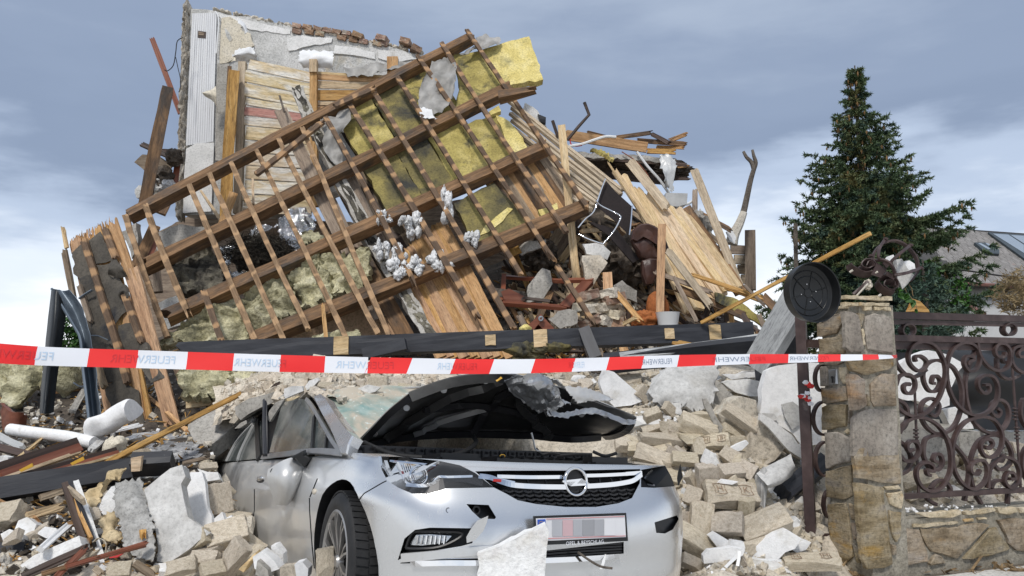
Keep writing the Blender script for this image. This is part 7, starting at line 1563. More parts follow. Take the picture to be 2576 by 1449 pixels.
RB_ = [(130,700,390,800,92, 'beige brick slanting over the smashed headlight, upper of two'),(155,815,395,880,92, 'beige brick slanting over the smashed headlight, lower of two'),(5,665,95,668,88, 'brick end beside the bonnet tip'),(155,620,420,650,84, 'long brick lying above the two headlight bricks'),(85,690,335,690,74, 'dusty brick under the long one beside the bonnet'),
       (345,745,495,760,74, 'pale brick right of the two headlight bricks'),(395,520,600,600,128, 'big tilted brick with rough mortar face above the heap middle'),(650,570,800,645,72, 'brick under the big mortar clump'),(515,660,685,640,84, 'flat brick with stamped shield near the heap middle'),(548,790,550,965,120, 'upright thick brick near the bumper corner'),
       (630,835,755,825,96, 'small brick right of the upright thick one'),(735,800,840,850,96, 'cube-like brick behind the stamped big brick'),(545,955,835,975,140, 'biggest stamped brick in the heap middle'),(790,995,780,1130,92, 'narrow upright brick beside the stamped big one'),(525,1015,510,1215,128, 'reddish chipped brick standing near the bumper'),
       (585,1135,765,1145,130, 'block-like brick right of the reddish chipped one'),(755,1205,1025,1095,150, 'largest plain brick slanting near the gate post foot'),(385,1185,600,1320,128, 'rounded brick sloping under the bumper corner'),(1005,1368,1335,1360,104, 'clean brick with scratched marks at the pillar foot'),(405,1345,515,1395,74, 'dusty flat brick below the bumper corner'),
       (425,960,520,995,104, 'brick tucked behind the bumper corner'),(345,1270,358,1372,50, 'small grey-brown brick end beside the foam under the bumper'),(140,335,195,395,84, 'small brick on the white slab beside the bonnet'),(420,1070,440,1180,92, 'brick standing in the shade by the bumper corner'),(490,640,520,740,70, 'crumbling brick edge below the rough mortar face'),(640,700,735,770,90, 'brick half behind the plaster flake'),
       (850,1060,905,1110,70, 'small brick behind the largest plain one'),(440,840,490,930,70, 'mortar-caked brick beside the upright thick one'),(300,430,350,480,60, 'brick half in dust above the bonnet tip'),(640,880,780,905,60, 'flat brick sliver above the stamped big one'),(800,880,850,930,50, 'small brick between the cube-like one and the stucco elbow'),(1000,1150,1100,1190,80, 'brick half hidden behind the white foam at the post foot')]
stamps = {8: 'B',12: 'K',18: 'M',26: 'H'}
for i, (x1, y1, x2, y2, w, lab) in enumerate(RB_):
    a, b = kr(x1, y1), kr(x2, y2)
    up = (R.gauss(-.15,.25),-.75 + R.gauss(0,.15),.75 + R.gauss(0,.2)); 
    if i == 18: up = (0,-.35,1)
    lt = .10 if i > 0 else .12
    o = lay('brick', BR[i % len(BR)], *a, *b, w * kr.s, up, lift=lt, dd=R.gauss(0,.05), label=lab, cat='brick', group='bricks of the heap right of the car')
    if i in (0,1):
        pass
    if i in (12,18,8):
        M = WM[o.name]; loc, rot, sca = M.decompose(); X = rot @ Vector((1,0,0)); Y = rot @ Vector((0,1,0)); Z = rot @ Vector((0,0,1)); sgn = 1 if Z.dot(EYE - loc) > 0 else -1
        top = loc + Z * sgn * (sca.z * .5 + .006)
        for off_ in (-.26,.26):
            c = top + X * off_ * sca.x; s_ = sca.y * .27
            tube('stamp',[c + X * s_ * p[0] + Y * s_ * p[1] for p in ((-1,-.8),(0,-1),(1,-.8),(.8,0),(1,.8),(0,1),(-1,.8),(-.8,0))],.0022, MT['stamp_dark'], o, closed=True, n=4)
            tmx = txt_mesh(stamps[i] if off_ > 0 else 'H', s_ * 1.6); tmx.materials.clear(); tmx.materials.append(MT['stamp_dark'])
            Mx = Matrix((X, Y * sgn, Z * sgn)).transposed().to_4x4(); Mx.translation = c + Z * sgn * .001; mkm('stamp_letter', tmx, o, Mx)
# masonry chunks, stucco, foam on the right heap
def hs(pts, d=None, lift=.1, kk=kr):
    out = []
    cx_ = sum(p[0] for p in pts) / len(pts); cy_ = max(p[1] for p in pts)
    for p in pts:
        q = kk(p[0], p[1]); out.append((*q, p[2] if len(p) > 2 else (d if d else drop(*q, 3.5).y - lift)))
    return out
spx('masonry_chunk', hs([(870,490),(960,560),(1130,720),(1110,752),(1010,690),(960,760),(900,790),(790,832),(735,740),(800,620)],5.55),0,.16, MT['rubble'], relief=.03, label='large masonry chunk with white plaster edge and stamped brick face', cat='masonry', amp=.02)
spx('plaster_edge', hs([(870,482),(930,510),(1060,610),(1132,715),(1125,755),(1040,700),(950,600),(865,520)],5.48),0,.05, MT['plaster_white'], label='white plaster crust along the large masonry chunk', cat='plaster')
spx('mortar_clump', hs([(620,480),(690,395),(760,380),(850,400),(865,470),(840,560),(800,610),(720,560),(640,540)],5.75),0,.2, MT['mortar'], relief=.07, label='clump of bricks still stuck together with mortar', cat='masonry', amp=.02)
lay('brick', BR[3], *kr(660,440), *kr(840,570),90 * kr.s, (.3,-.8,.6), d=5.6, label='brick sticking out of the mortar clump', cat='brick', group='bricks of the heap right of the car')
spx('plaster_flake', hs([(525,395),(548,390),(670,605),(662,625),(620,590),(540,440)],5.6),0,.03, MT['concrete'], label='thin grey plaster flake leaning against the mortar clump', cat='plaster')
spx('plaster_flake', hs([(550,690),(600,720),(640,800),(655,860),(600,850),(520,770)],5.25),0,.05, MT['plaster_white'], label='white plaster flake standing above the upright thick brick', cat='plaster')
patch('stucco_elbow',[[kr(840,850) + (5.2,), kr(845,950) + (5.2,), kr(860,1050) + (5.15,)],[kr(900,800) + (5.1,), kr(890,900) + (5.08,), kr(890,1060) + (5.1,)],[kr(920,900) + (5.2,), kr(905,960) + (5.2,), kr(900,1060) + (5.2,)]],6, MT['stucco'], None, .02,.01,5,40, label='torn grey stucco sheet bent down over the heap near the gate', cat='stucco piece')
patch('stucco_elbow',[[kr(850,850) + (5.15,), kr(960,780) + (5.2,), kr(1050,730) + (5.3,)],[kr(900,905) + (5.05,), kr(1000,850) + (5.1,), kr(1062,790) + (5.2,)],[kr(930,890) + (5.2,), kr(1030,860) + (5.25,), kr(1065,800) + (5.3,)]],6, MT['stucco'], None, .02,.01,5,41, label='rolled grey stucco sheet lying over the bent one near the gate', cat='stucco piece')
spx('foam_board', hs([(890,890),(965,880),(970,930),(950,1050),(900,1060)],5.3),0,.06, MT['foam'], label='white foam strip under the rolled stucco sheet', cat='foam board')
bpx('black_beam_piece', *kr(990,970),5.25, *kr(1250,780),5.55,100 * kr.s, .12, MT['black_paint'], label='black beam end lying behind the gate post', cat='beam', k=3, j0=.04)
spx('foam_board', hs([(905,225),(1010,188),(1120,180),(1222,180),(1235,420),(1228,660),(1130,690),(1060,600),(870,480),(880,340)],5.75),0,.1, MT['foam'], label='big white foam board leaning behind the gate post', cat='foam board', relief=.006)
spx('mesh_patch', hs([(990,430),(1060,410),(1115,450),(1110,540),(1060,580),(1010,500)],5.72),0,.015, MT['stucco'], label='torn stucco mesh patch on the big foam board', cat='stucco piece', amp=.02)
spx('mesh_patch', hs([(880,475),(950,480),(975,520),(930,530)],5.72),0,.015, MT['stucco'], label='small stucco mesh shred low on the big foam board', cat='stucco piece', amp=.02)
for pts, d, th, m, lab, nm in [([(810,1300),(870,1250),(960,1200),(1030,1168),(1112,1225),(1075,1290),(970,1350),(900,1372),(810,1352)],4.75,.10, 'foam', 'thick white foam block before the gate post foot', 'foam_block'),([(1060,1290),(1120,1235),(1172,1245),(1140,1290),(1090,1312)],4.85,.06, 'foam', 'small white foam lump beside the gate post foot', 'foam_block'),
        ([(530,1335),(560,1295),(700,1280),(780,1290),(770,1330),(620,1370),(535,1375)],4.6,.06, 'foam', 'flat white foam piece with a plastic strap on it', 'foam_block'),([(560,1215),(600,1190),(685,1245),(680,1285),(620,1285)],4.75,.06, 'foam', 'white foam piece under the block-like brick', 'foam_block'),([(660,1290),(700,1240),(775,1245),(780,1290)],4.7,.05, 'foam', 'small white foam cube behind the flat foam piece', 'foam_block'),
        ([(60,1275),(95,1235),(180,1290),(295,1360),(260,1425),(150,1400),(60,1350)],4.35,.1, 'foam_rough', 'broken white foam slab beneath the bumper corner', 'foam_block'),([(200,1275),(280,1270),(325,1310),(250,1320)],4.45,.06, 'plaster_white', 'plaster piece behind the broken foam slab', 'plaster'),([(820,1350),(970,1360),(1060,1425),(960,1430),(830,1400)],4.65,.05, 'foam_rough', 'crumbling foam edge below the thick foam block', 'foam_block'),
        ([(690,690),(790,640),(800,660),(760,700),(695,715)],5.4,.04, 'foam', 'white foam strip beside the stamped shield brick', 'foam_block'),([(610,890),(640,870),(740,890),(700,905)],5.0,.03, 'foam', 'white foam sliver above the stamped big brick', 'foam_block')]:
    spx(nm, hs(pts, d),0, th, MT[m], label=lab, cat='foam board' if 'foam' in lab else 'plaster', amp=.012, relief=.01)
bpx('plastic_strap', *kr(620,1440),4.4, *kr(735,1330),4.5,22 * kr.s * .8,.004, MT['white_plastic'], label='pale plastic strap standing on the flat foam piece', cat='strap'); bpx('plastic_strap', *kr(735,1390),4.45, *kr(745,1300),4.5,16 * kr.s, .004, MT['white_plastic'], label='short pale plastic strap behind the other strap', cat='strap')
spx('white_slab', hs([(-60,215),(0,235),(60,285),(130,345),(165,410),(100,432),(0,442),(-60,380),(-90,300)],6.2),0,.15, MT['foam'], label='white broken slab rising right behind the bonnet', cat='foam board', relief=.02)
patch('stucco_sheet',[[kr(210,370) + (6.1,), kr(290,260) + (6.2,), kr(400,215) + (6.3,), kr(625,205) + (6.3,)],[kr(240,410) + (6.0,), kr(340,330) + (6.0,), kr(460,290) + (6.05,), kr(590,290) + (6.1,)],[kr(300,430) + (6.05,), kr(390,430) + (5.95,), kr(480,470) + (5.9,), kr(578,440) + (5.95,)]],8, MT['stucco'], None, .05,.05,4,42, edge=.03, label='torn stucco sheet with fibre mesh draped over the heap top', cat='stucco piece')
for pts, d, th, m, lab in [([(590,290),(620,285),(720,380),(700,430),(590,440)],6.05,.12, 'concrete', 'beige block under the torn stucco sheet'),([(640,250),(860,222),(865,262),(700,275)],6.4,.05, 'foam', 'thin white board above the torn stucco sheet'),([(640,300),(740,280),(865,290),(860,380),(720,350)],6.2,.1, 'plaster_white', 'pale slab behind the mortar clump'),([(330,250),(360,240),(385,270),(340,285)],6.1,.08, 'mortar', 'small stone on the torn stucco sheet'),([(280,340),(340,330),(360,380),(300,410)],6.0,.1, 'plaster_white', 'white lump before the torn stucco sheet'),([(340,420),(400,415),(410,490),(350,480)],5.9,.1, 'plaster_white', 'white plaster lump beside the big tilted brick'),([(1050,1020),(1130,980),(1140,1180),(1080,1180),(1030,1100)],5.25,.1, 'plaster_white', 'plaster block behind the gate post'),([(1160,960),(1240,960),(1250,1100),(1200,1140),(1160,1060)],5.5,.1, 'concrete', 'grey plaster piece between gate post and pillar')]:
    spx('wall_fragment', hs(pts, d),0, th, MT[m], label=lab, cat='wall fragment', relief=.015)
# dusty mound right behind the bonnet
# ================================================================== left foreground
kz = K(0,1300,1000,1525)
def zd(x, y, lift=.2): return drop(*kz(x, y),3.6).y - lift
def zb(name, x1, y1, x2, y2, w, t, m, lab, cat, d1=None, d2=None, **kw):
    d1 = d1 or zd(x1, y1); d2 = d2 or zd(x2, y2); kw.setdefault('k',3)
    return bpx(name, *kz(x1, y1), d1, *kz(x2, y2), d2, w * kz.s, t, MT[m], label=lab, cat=cat, **kw)
def stand(pts, dm=None):
    """depths for an outline that stands on the heap at its lowest point and leans back"""
    b = max(pts, key=lambda p: p[1]); ym = b[1]; base = max(4.15, drop(*kz(b[0], min(ym, 1400) - 8),3.6).y - .06)
    return [(*kz(p[0], p[1]), base + (ym - p[1]) * kz.s * mpp(base) * .32 + ((p[2] - dm) * .4 if dm else 0)) for p in pts]
def zs(name, pts, d, th, m, lab, cat, **kw):
    return spx(name, stand(pts) if max(p[1] for p in pts) > 880 and min(p[1] for p in pts) > 780 else kz(pts), d, th, MT[m], label=lab, cat=cat, **kw)
bl = zb('black_beam',-80,950,800,815,120,.16, 'black_paint', 'black painted beam crossing the left foreground rubble', 'beam',5.1,5.45)
zb('black_beam',790,785,1030,775,84,.15, 'black_paint', 'short black beam end with pale cut face by the ochre plank', 'beam',5.3,5.35, up=Vector((.2,-1,.9)))
zs('cut_face',[(780,745),(845,735),(835,825),(778,830)],5.2,.03, 'wood_pale', 'pale splintered cut face of the short black beam', 'beam')
zs('beam_knob',[(780,745),(790,705),(840,692),(880,735),(850,745)],5.3,.1, 'wood_slat', 'rounded wooden stump on the short black beam', 'wood block')
zb('black_beam',-60,1350,172,1310,130,.16, 'black_paint', 'black beam stub at the lower edge of the rubble', 'beam',4.5,4.55)
for i, (x1, y1, x2, y2, w, m, lab) in enumerate([(-20,805,455,648,46, 'wood_dark', 'dark brown door frame strip, uppermost in the left rubble'),(0,852,475,685,52, 'wood_red', 'red-brown door frame strip with brass plate'),(0,880,470,712,20, 'wood_pale', 'pale inner edge of the red-brown door frame strip'),(120,862,690,705,40, 'wood_dark', 'dark brown door frame strip, second from the ochre plank'),(200,865,700,722,34, 'wood_red', 'red-brown door frame strip nearest the ochre plank'),(350,825,690,735,12, 'wood_pale', 'pale inner edge of the strip nearest the ochre plank')]):
    zb('frame_strip', x1, y1, x2, y2, w, .05, m, lab, 'door frame',5.35 - .02 * i, 5.9 - .02 * i)
for (x, y, lab) in [(155,805, 'larger'),(460,765, 'smaller')]: zs('brass_plate',[(x - 42, y + 12),(x + 35, y - 28),(x + 42, y - 8),(x - 30, y + 24)],5.3,.008, 'ochre', lab + ' brass lock plate on the red-brown door frame', 'lock plate', seg=0)
zb('ochre_plank',630,778,1440,362,27,.05, 'wood_fresh', 'long straight ochre plank rising over the left rubble to the car', 'plank',5.35,6.4)
fr_ = tube('foam_roll',[P(*kz(*p), d) for *p, d in spline([(540,585,6.4),(620,545,6.36),(700,505,6.33),(785,468,6.3)],3)],.095, MT['foam'], n=16, label='thick white foam roll in the left rubble', cat='foam roll')
tube('foam_roll',[P(*kz(*p), d) for *p, d in spline([(60,575,6.6),(200,595,6.5),(400,620,6.4),(560,655,6.3)],4)],.05, MT['foam'], n=12, label='long thin white foam roll beside the thick one', cat='foam roll')
for v in fr_.data.vertices: v.co += Vector((mnoise.noise(v.co * 7), mnoise.noise(v.co * 7 + Vector((3,0,0))), mnoise.noise(v.co * 7 + Vector((0,5,0))))) * .045
for i, (x1, y1, x2, y2, w, m, lab) in enumerate([(676,412,672,612,22, 'plaster_white', 'white lath standing before the foam roll'),(580,610,850,545,26, 'foam', 'white foam strip behind the standing lath'),(740,640,835,612,22, 'foam', 'short white foam strip above the yellow film'),(620,625,540,700,40, 'stucco', 'grey-white slat leaning on the foam roll'),(520,530,575,645,40, 'wood_rafter', 'brown board stuck in the foam roll'),(30,805,315,575,12, 'wood_pale', 'thin pale lath pointing over the door frame strips'),(160,1095,400,1030,44, 'wood_pale', 'pale plank under the black beam'),(240,985,630,865,38, 'wood_old', 'grey weathered plank along the black beam'),(640,880,820,850,26, 'wood_fresh', 'orange plank end under the short black beam'),
        (900,820,1045,800,26, 'wood_slat', 'grey-beige plank end above the stucco boards'),(1090,775,1250,740,18, 'wood_old', 'dark splintered plank by the car tail'),(400,1150,600,1060,30, 'wood_fresh', 'orange splinter behind the standing window frame'),(240,1290,440,1120,34, 'paper_white', 'pale curved strip under the window frame'),(130,1455,560,1262,44, 'wood_dark', 'dark plank crossing the lower left corner'),(330,1460,530,1265,34, 'wood_red', 'red-brown plank crossing the lower left corner'),(395,1395,900,1248,28, 'wood_red', 'splintered red-brown board along the lower rubble'),(250,1440,600,1330,24, 'wood_rafter', 'brown board low in the left rubble'),(855,1090,850,1220,34, 'wood_fresh', 'splintered orange stub before the grey stucco'),(800,1370,930,1460,40, 'wood_old', 'grey plank end below the hanging stucco'),(560,1400,640,1460,30, 'wood_slat', 'pale plank end at the bottom of the rubble'),(0,1000,240,1120,12, 'wood_fresh', 'thin orange lath under the black beam'),(430,470,510,330,34, 'concrete', 'grey plank upright beside the zinc gutter'),(800,310,1120,590,20, 'wood_fresh', 'thin orange board slanting to the ochre plank'),(310,360,500,335,12, 'wood_fresh', 'thin orange lath behind the gutter'),(1110,430,1360,400,44, 'wood_pale', 'pale board with torn tar paper above the ochre plank'),(-20,610,140,690,40, 'grey_plastic', 'grey metal strip at the left picture edge'),(-20,680,190,735,40, 'wood_dark', 'dark board at the left picture edge')]):
    low = y1 > 1040 or y2 > 1230
    zb('board_piece', x1, y1, x2, y2, w, .03, m, lab, 'board', *( (zd(x1, min(y1,1380),.25) , zd(x2, min(y2,1380),.25)) if low else (None, None)), j1=.06)
spx('concrete_slab',[(*kz(x, y), d) for x, y, d in [(1120,545,6.5),(1240,470,6.6),(1430,365,6.7),(1500,420,6.5),(1300,640,6.25),(1190,732,6.2),(1150,640,6.3)]],0,.14, MT['concrete'], label='big grey concrete slab standing behind the car tail', cat='concrete slab', relief=.01)
for pts, d, th, m, lab in [([(860,930),(960,850),(1085,785),(1110,860),(1080,900),(1095,1000),(1115,1100),(1250,1190),(1130,1290),(1000,1372),(935,1362),(920,1130),(880,1080)],5.05,.10, 'stucco', 'big stucco-faced foam board standing left of the car'),([(1085,890),(1140,835),(1205,830),(1225,960),(1265,1160),(1165,1175),(1100,1040)],4.9,.05, 'foam', 'long white foam board leaning on the big stucco board'),([(590,1050),(610,980),(665,920),(765,885),(740,980),(690,1090),(640,1110)],5.0,.08, 'foam_rough', 'rough white foam piece beside the hanging grey stucco'),([(920,1112),(1068,1085),(1082,1150),(930,1212)],4.98,.03, 'grey_plastic', 'smooth grey panel on the big stucco board'),
        ([(860,940),(960,860),(1100,790),(1105,850),(1000,900),(900,1000),(925,1100),(885,1070)],5.0,.04, 'foam', 'torn white foam edge on top of the big stucco board'),([(1180,810),(1300,830),(1310,870),(1220,890)],5.3,.06, 'foam_rough', 'white foam piece beside the car door'),([(120,1385),(280,1290),(470,1210),(490,1260),(300,1370),(160,1420)],4.6,.1, 'foam_rough', 'long crumbling white slab in the lower left rubble'),([(80,1180),(110,1120),(165,1100),(218,1140),(200,1200),(140,1225)],4.9,.1, 'foam', 'white foam ball-like lump at the left'),([(215,1200),(270,1155),(330,1160),(355,1200),(280,1225)],4.85,.08, 'foam', 'white foam crumbs right of the ball-like lump'),([(280,1100),(340,1078),(355,1100),(290,1130)],5.0,.05, 'foam', 'small white foam bit under the pale plank'),
        ([(1265,1110),(1325,1070),(1340,1110),(1290,1185)],4.75,.06, 'foam', 'white foam chip between two bricks by the car'),([(1330,1110),(1385,1085),(1385,1120),(1325,1155)],4.7,.05, 'foam', 'second white foam chip between two bricks by the car'),([(925,1370),(1000,1375),(990,1420),(925,1415)],4.35,.06, 'foam', 'white foam cube under the big stucco board'),([(1045,1415),(1120,1400),(1145,1449),(1050,1470)],4.2,.06, 'foam', 'white foam lump at the bottom edge below the bricks'),([(980,1215),(1020,1172),(1040,1230),(1000,1236)],4.85,.04, 'foam', 'small white foam chip on the big stucco board'),([(0,730),(50,740),(60,800),(0,790)],6.0,.08, 'plaster_white', 'white plaster piece at the left picture edge'),([(0,1200),(60,1170),(140,1200),(130,1250),(20,1260)],4.8,.08, 'plaster_white', 'plaster lump at the far left bottom'),([(560,1170),(610,1155),(612,1195),(570,1200)],4.8,.04, 'foam', 'white foam strip end behind the window frame')]:
    zs('foam_board' if 'foam' in m else 'wall_fragment', pts, d, th, m, lab, 'foam board' if 'foam' in lab else 'wall fragment', amp=.012, relief=.008)
def zp(name, rows, n, m, lab, cat, amp, seed, th=.006):
    fl_ = [p for r in rows for p in r]; k_ = len(rows[0])
    if max(p[1] for p in fl_) > 880:
        st_ = stand(fl_, sum(p[2] for p in fl_) / len(fl_)); net = [st_[i:i + k_] for i in range(0, len(st_), k_)]
    else: net = [[kz(x, y) + (d,) for x, y, d in r] for r in rows]
    return patch(name, net, n, MT[m], None, th, amp, 5, seed, edge=.012, label=lab, cat=cat)
zp('hanging_stucco',[[(700,900,5.1),(770,880,5.0),(835,870,5.05)],[(700,1010,4.9),(780,980,4.85),(880,1020,4.9)],[(715,1110,4.85),(800,1090,4.8),(905,1130,4.85)],[(735,1175,4.8),(820,1160,4.75),(915,1160,4.8)],[(750,1260,4.75),(830,1250,4.7),(918,1250,4.75)],[(810,1350,4.7),(860,1350,4.65),(922,1360,4.7)]],7, 'stucco_grey', 'grey stucco mat hanging limp over the rubble', 'stucco piece',.04,11,.012)
zp('stucco_curl',[[(820,860,5.15),(900,830,5.1),(990,840,5.15)],[(830,885,5.05),(910,870,5.0),(960,865,5.05)]],7, 'stucco_grey', 'rolled grey stucco strip above the hanging mat', 'stucco piece',.03,12,.02)
zp('beige_cloth',[[(500,960,5.2),(600,900,5.3),(680,850,5.35),(760,840,5.4)],[(520,1000,5.1),(600,960,5.15),(650,900,5.2),(720,890,5.25)],[(580,1070,5.05),(620,1000,5.1),(660,940,5.1),(700,920,5.15)]],9, 'beige_cloth', 'pleated beige curtain cloth under the grey plank', 'cloth',.09,13)
zp('beige_cloth',[[(620,1110,4.9),(660,1090,4.85),(700,1090,4.9)],[(610,1160,4.85),(660,1150,4.8),(695,1150,4.85)],[(630,1210,4.8),(670,1200,4.75),(700,1210,4.8)],[(690,1260,4.75),(710,1250,4.75),(730,1260,4.75)]],8, 'beige_cloth', 'bunched beige cloth below the rough foam', 'cloth',.09,14)
zp('yellow_film',[[(655,640,6.0),(700,620,5.95),(745,640,6.0)],[(650,680,5.95),(700,660,5.85),(748,660,5.95)],[(665,705,5.95),(700,700,5.9),(740,690,5.95)]],7, 'paper_cream', 'crumpled yellowish film beside the foam strips', 'film',.07,15)
zp('wool_left',[[(-20,185,8.0),(120,170,8.0),(250,185,8.0)],[(-20,300,7.8),(120,300,7.7),(245,300,7.8)],[(60,420,7.7),(140,450,7.7),(220,400,7.7)]],10, 'wool', 'yellow wool heap at the left edge under the tape', 'insulation wool',.2,16,.06)
zp('wool_left',[[(330,190,8.2),(400,185,8.2),(490,215,8.2)],[(330,260,8.0),(400,260,7.9),(490,260,8.0)],[(340,310,8.0),(400,320,8.0),(480,320,8.0)]],9, 'wool', 'grey-yellow wool between gutter arms under the tape', 'insulation wool',.15,17,.06)
zp('bent_board',[[(30,420,6.9),(90,470,6.8),(155,490,6.9)],[(30,560,6.9),(80,590,6.8),(130,570,6.9)]],5, 'wood_red', 'curved orange-brown board at the left edge', 'board',.0,18,.03)
win = empty('window_frame', P(*kz(540,1320),4.6), 'broken window frame standing upright in the left rubble', 'window frame'); win['kind'] = 'thing'
for (x1, y1, x2, y2, w, m) in [(385,905,500,1250,34, 'wood_dark'),(412,935,545,1235,22, 'wood_fresh'),(430,920,565,1260,22, 'black_paint'),(455,892,600,1335,30, 'plaster_white'),(410,925,500,1005,20, 'wood_slat')]: bpx('stile', *kz(x1, y1),4.75, *kz(x2, y2),4.42, w * kz.s, .04, MT[m], parent=win, k=3)
for i, pts in enumerate([[(560,1245),(590,1225),(630,1250),(630,1310)],[(520,1420),(570,1410),(620,1360),(640,1340)]]): tube('plastic_strap',[P(*kz(*p),4.4) for p in spline(pts, 5)],0, MT['paper_cream'], flat=(.03,.003), nrm=Vector((.3,-1,.4)), label=['looped pale plastic strap by the window frame', 'pale strap end curling at the bottom left'][i], cat='strap')
tube('cable',[P(*kz(*p),4.4) for p in spline([(620,1360),(660,1385),(720,1390),(770,1375)],5)],.008, MT['black_rubber'], label='black cable lying under the hanging stucco', cat='cable')
zs('red_scrap',[(640,1310),(700,1290),(735,1310),(700,1335),(650,1340)],4.5,.01, 'cloth_red', 'bright red plastic scrap in the lower left rubble', 'plastic scrap')
for i, (x1, y1, x2, y2, w, lab) in enumerate([(1295,900,1315,1075,130, 'beige brick standing against the car door'),(1235,1235,1475,1165,150, 'big rough brick lying beside the car door'),(1330,1430,1450,1255,120, 'smooth brick slanting up beside the car sill'),(1000,1420,1165,1370,90, 'brick under the lower corner of the big stucco board'),(1140,1345,1295,1345,80, 'brick between the big stucco board and the car'),(-20,1100,118,1075,140, 'large brick cut off by the left picture edge'),(1200,1425,1330,1400,90, 'brick low in front of the car sill'),(1155,1250,1235,1200,90, 'shaded brick behind the big rough one'),(1320,930,1375,980,80, 'small brick end next to the car door handle'),(40,1240,120,1200,70, 'grey brick below the large cut-off one'),(510,1110,600,1080,90, 'brick in the shade behind the window frame'),(640,1420,780,1410,90, 'brick low under the hanging stucco'),(1190,800,1290,795,44, 'brick on the ledge behind the big stucco board')]):
    lay('brick', BR[(i + 4) % 12], *kz(x1, y1), *kz(x2, y2), w * kz.s, (R.gauss(.1,.2),-.8,.7), d=max(4.05, zd((x1 + x2) / 2, min(1390,(y1 + y2) / 2),.22)), dd=R.gauss(0,.05), label=lab, cat='brick', group='bricks of the heap left of the car')
rr = random.Random(21)
for i in range(34):
    x, y = rr.uniform(850,1190), rr.uniform(600,745); d = zd(x, y, .04)
    a = rr.uniform(0,3.1); r = rr.uniform(30,70)
    spx('slate',[(*kz(x + r * math.cos(a + t) * 1.2, y + r * math.sin(a + t) * .38), d - .05 * math.sin(a + t)) for t in (0,1.4,2.9,4.5)],0,.012, MT['slate'], seg=0, label='broken grey roof slate ' + where(*kz(x, y), 'slate'), cat='slate', group='slates piled beyond the ochre plank')
# ================================================================== rubble on the car roof, foreground foam
MROWS = [[(540,1080,6.3),(640,1030,5.95),(720,1003,5.55),(788,990,5.1),(850,1012,4.98),(930,1040,5.05),(1010,1050,5.2)],[(540,1000,6.8),(650,975,6.4),(740,958,6.0),(820,953,5.6),(900,965,5.5),(990,985,5.6),(1120,1000,5.8)],[(540,960,7.3),(680,938,7.0),(780,912,6.6),(860,912,6.4),(960,925,6.3),(1080,948,6.3),(1260,960,6.4)],[(540,955,7.8),(680,935,7.6),(800,915,7.3),(880,915,7.2),(980,920,7.1),(1100,940,7.0),(1300,955,7.0)]]
mound = patch('rubble_mound', MROWS, 8, MT['rubble'], None, 0,.06,5,50, kind='structure')
MB_ = BVHTree.FromPolygons([v.co for v in mound.data.vertices],[tuple(p.vertices) for p in mound.data.polygons])
def on_mound(px, py):
    h = MB_.ray_cast(EYE, ray(px, py).normalized()); return h[0]
for i, (pts, d, th, m, lab) in enumerate([([(340,690),(500,600),(835,505),(840,590),(640,700),(500,770),(400,840),(345,770)],5.75,.12, 'concrete', 'broad beige slab lying on the car roof rubble'),([(890,570),(900,490),(1100,458),(1118,520),(1000,560),(905,600)],5.2,.06, 'plaster_white', 'white plaster slab on the car roof edge'),([(1120,490),(1180,400),(1255,365),(1285,395),(1220,470),(1150,515)],5.25,.06, 'plaster_white', 'tilted plaster slab crowning the car roof rubble'),([(985,450),(1010,370),(1080,315),(1180,335),(1190,370),(1090,430)],5.6,.1, 'mortar', 'pale mortar block behind the tilted plaster slab'),([(885,440),(895,365),(985,370),(1000,420),(960,455)],5.7,.1, 'mortar', 'small pale block on the car roof rubble'),([(1480,510),(1600,480),(1730,540),(1725,580),(1560,560)],5.3,.06, 'mortar', 'flat mortar plate beside the windscreen'),([(1720,490),(1850,440),(1980,470),(1930,520),(1810,550)],5.2,.05, 'plaster_white', 'white plaster plate above the windscreen'),([(1500,330),(1760,325),(1735,370),(1680,405),(1520,395)],6.2,.06, 'foam', 'white foam corner under the tape behind the roof rubble'),
        ([(690,525),(780,440),(842,408),(845,490)],5.9,.03, 'wood_dark', 'dark triangular board scrap in the roof rubble'),([(900,600),(870,660),(800,760),(740,860),(715,830),(720,740),(800,640)],5.0,.06, 'concrete', 'torn concrete strip hanging over the front side window'),([(275,870),(340,760),(375,830),(330,880)],5.9,.08, 'rubble', 'brown stone on the rear side window'),([(890,605),(1080,560),(1060,590),(1010,620),(920,640)],5.05,.02, 'beige_cloth', 'frayed fibre mat over the top of the side window'),([(340,935),(400,880),(470,840),(480,880),(400,935)],5.75,.05, 'concrete', 'grey stone plate on the rear side window'),([(1280,350),(1480,330),(1500,400),(1400,420),(1300,400)],6.0,.1, 'concrete', 'beige slab under the tape behind the roof rubble')]):
    spx('masonry_piece', kg(pts), d, th, MT[m], label=lab, cat='masonry', relief=.012, amp=.01)
for i, (x1, y1, x2, y2, w, lab) in enumerate([(1965,350,1970,575,215, 'square beige block above the windscreen'),(2080,410,2330,440,110, 'beige brick behind the bonnet top'),(2180,480,2330,500,110, 'beige brick beside the bonnet top edge'),(505,420,740,345,100, 'reddish brick on the rubble behind the car'),(1850,560,2010,590,90, 'dusty brick low above the windscreen'),(1700,420,1800,450,70, 'small brick in the roof rubble'),(1290,440,1450,470,90, 'pale brick in the crown of the roof rubble'),(2130,560,2230,560,80, 'small brick at the bonnet edge')]):
    c = on_mound(*kg((x1 + x2) / 2,(y1 + y2) / 2)); lay('brick',(BR if i != 3 else [BRB[2]])[0] if False else BR[(i + 7) % 12], *kg(x1, y1), *kg(x2, y2), w * kg.s, (0,-.8,.7), d=(c.y if c else 6) - .08, label=lab, cat='brick', group='bricks on the car roof')
bpx('charred_plank', *kg(685,612),5.05, *kg(680,1240),4.85,50 * kg.s, .04, MT['black_paint'], label='black charred plank leaning upright against the car side', cat='plank', j0=.06)
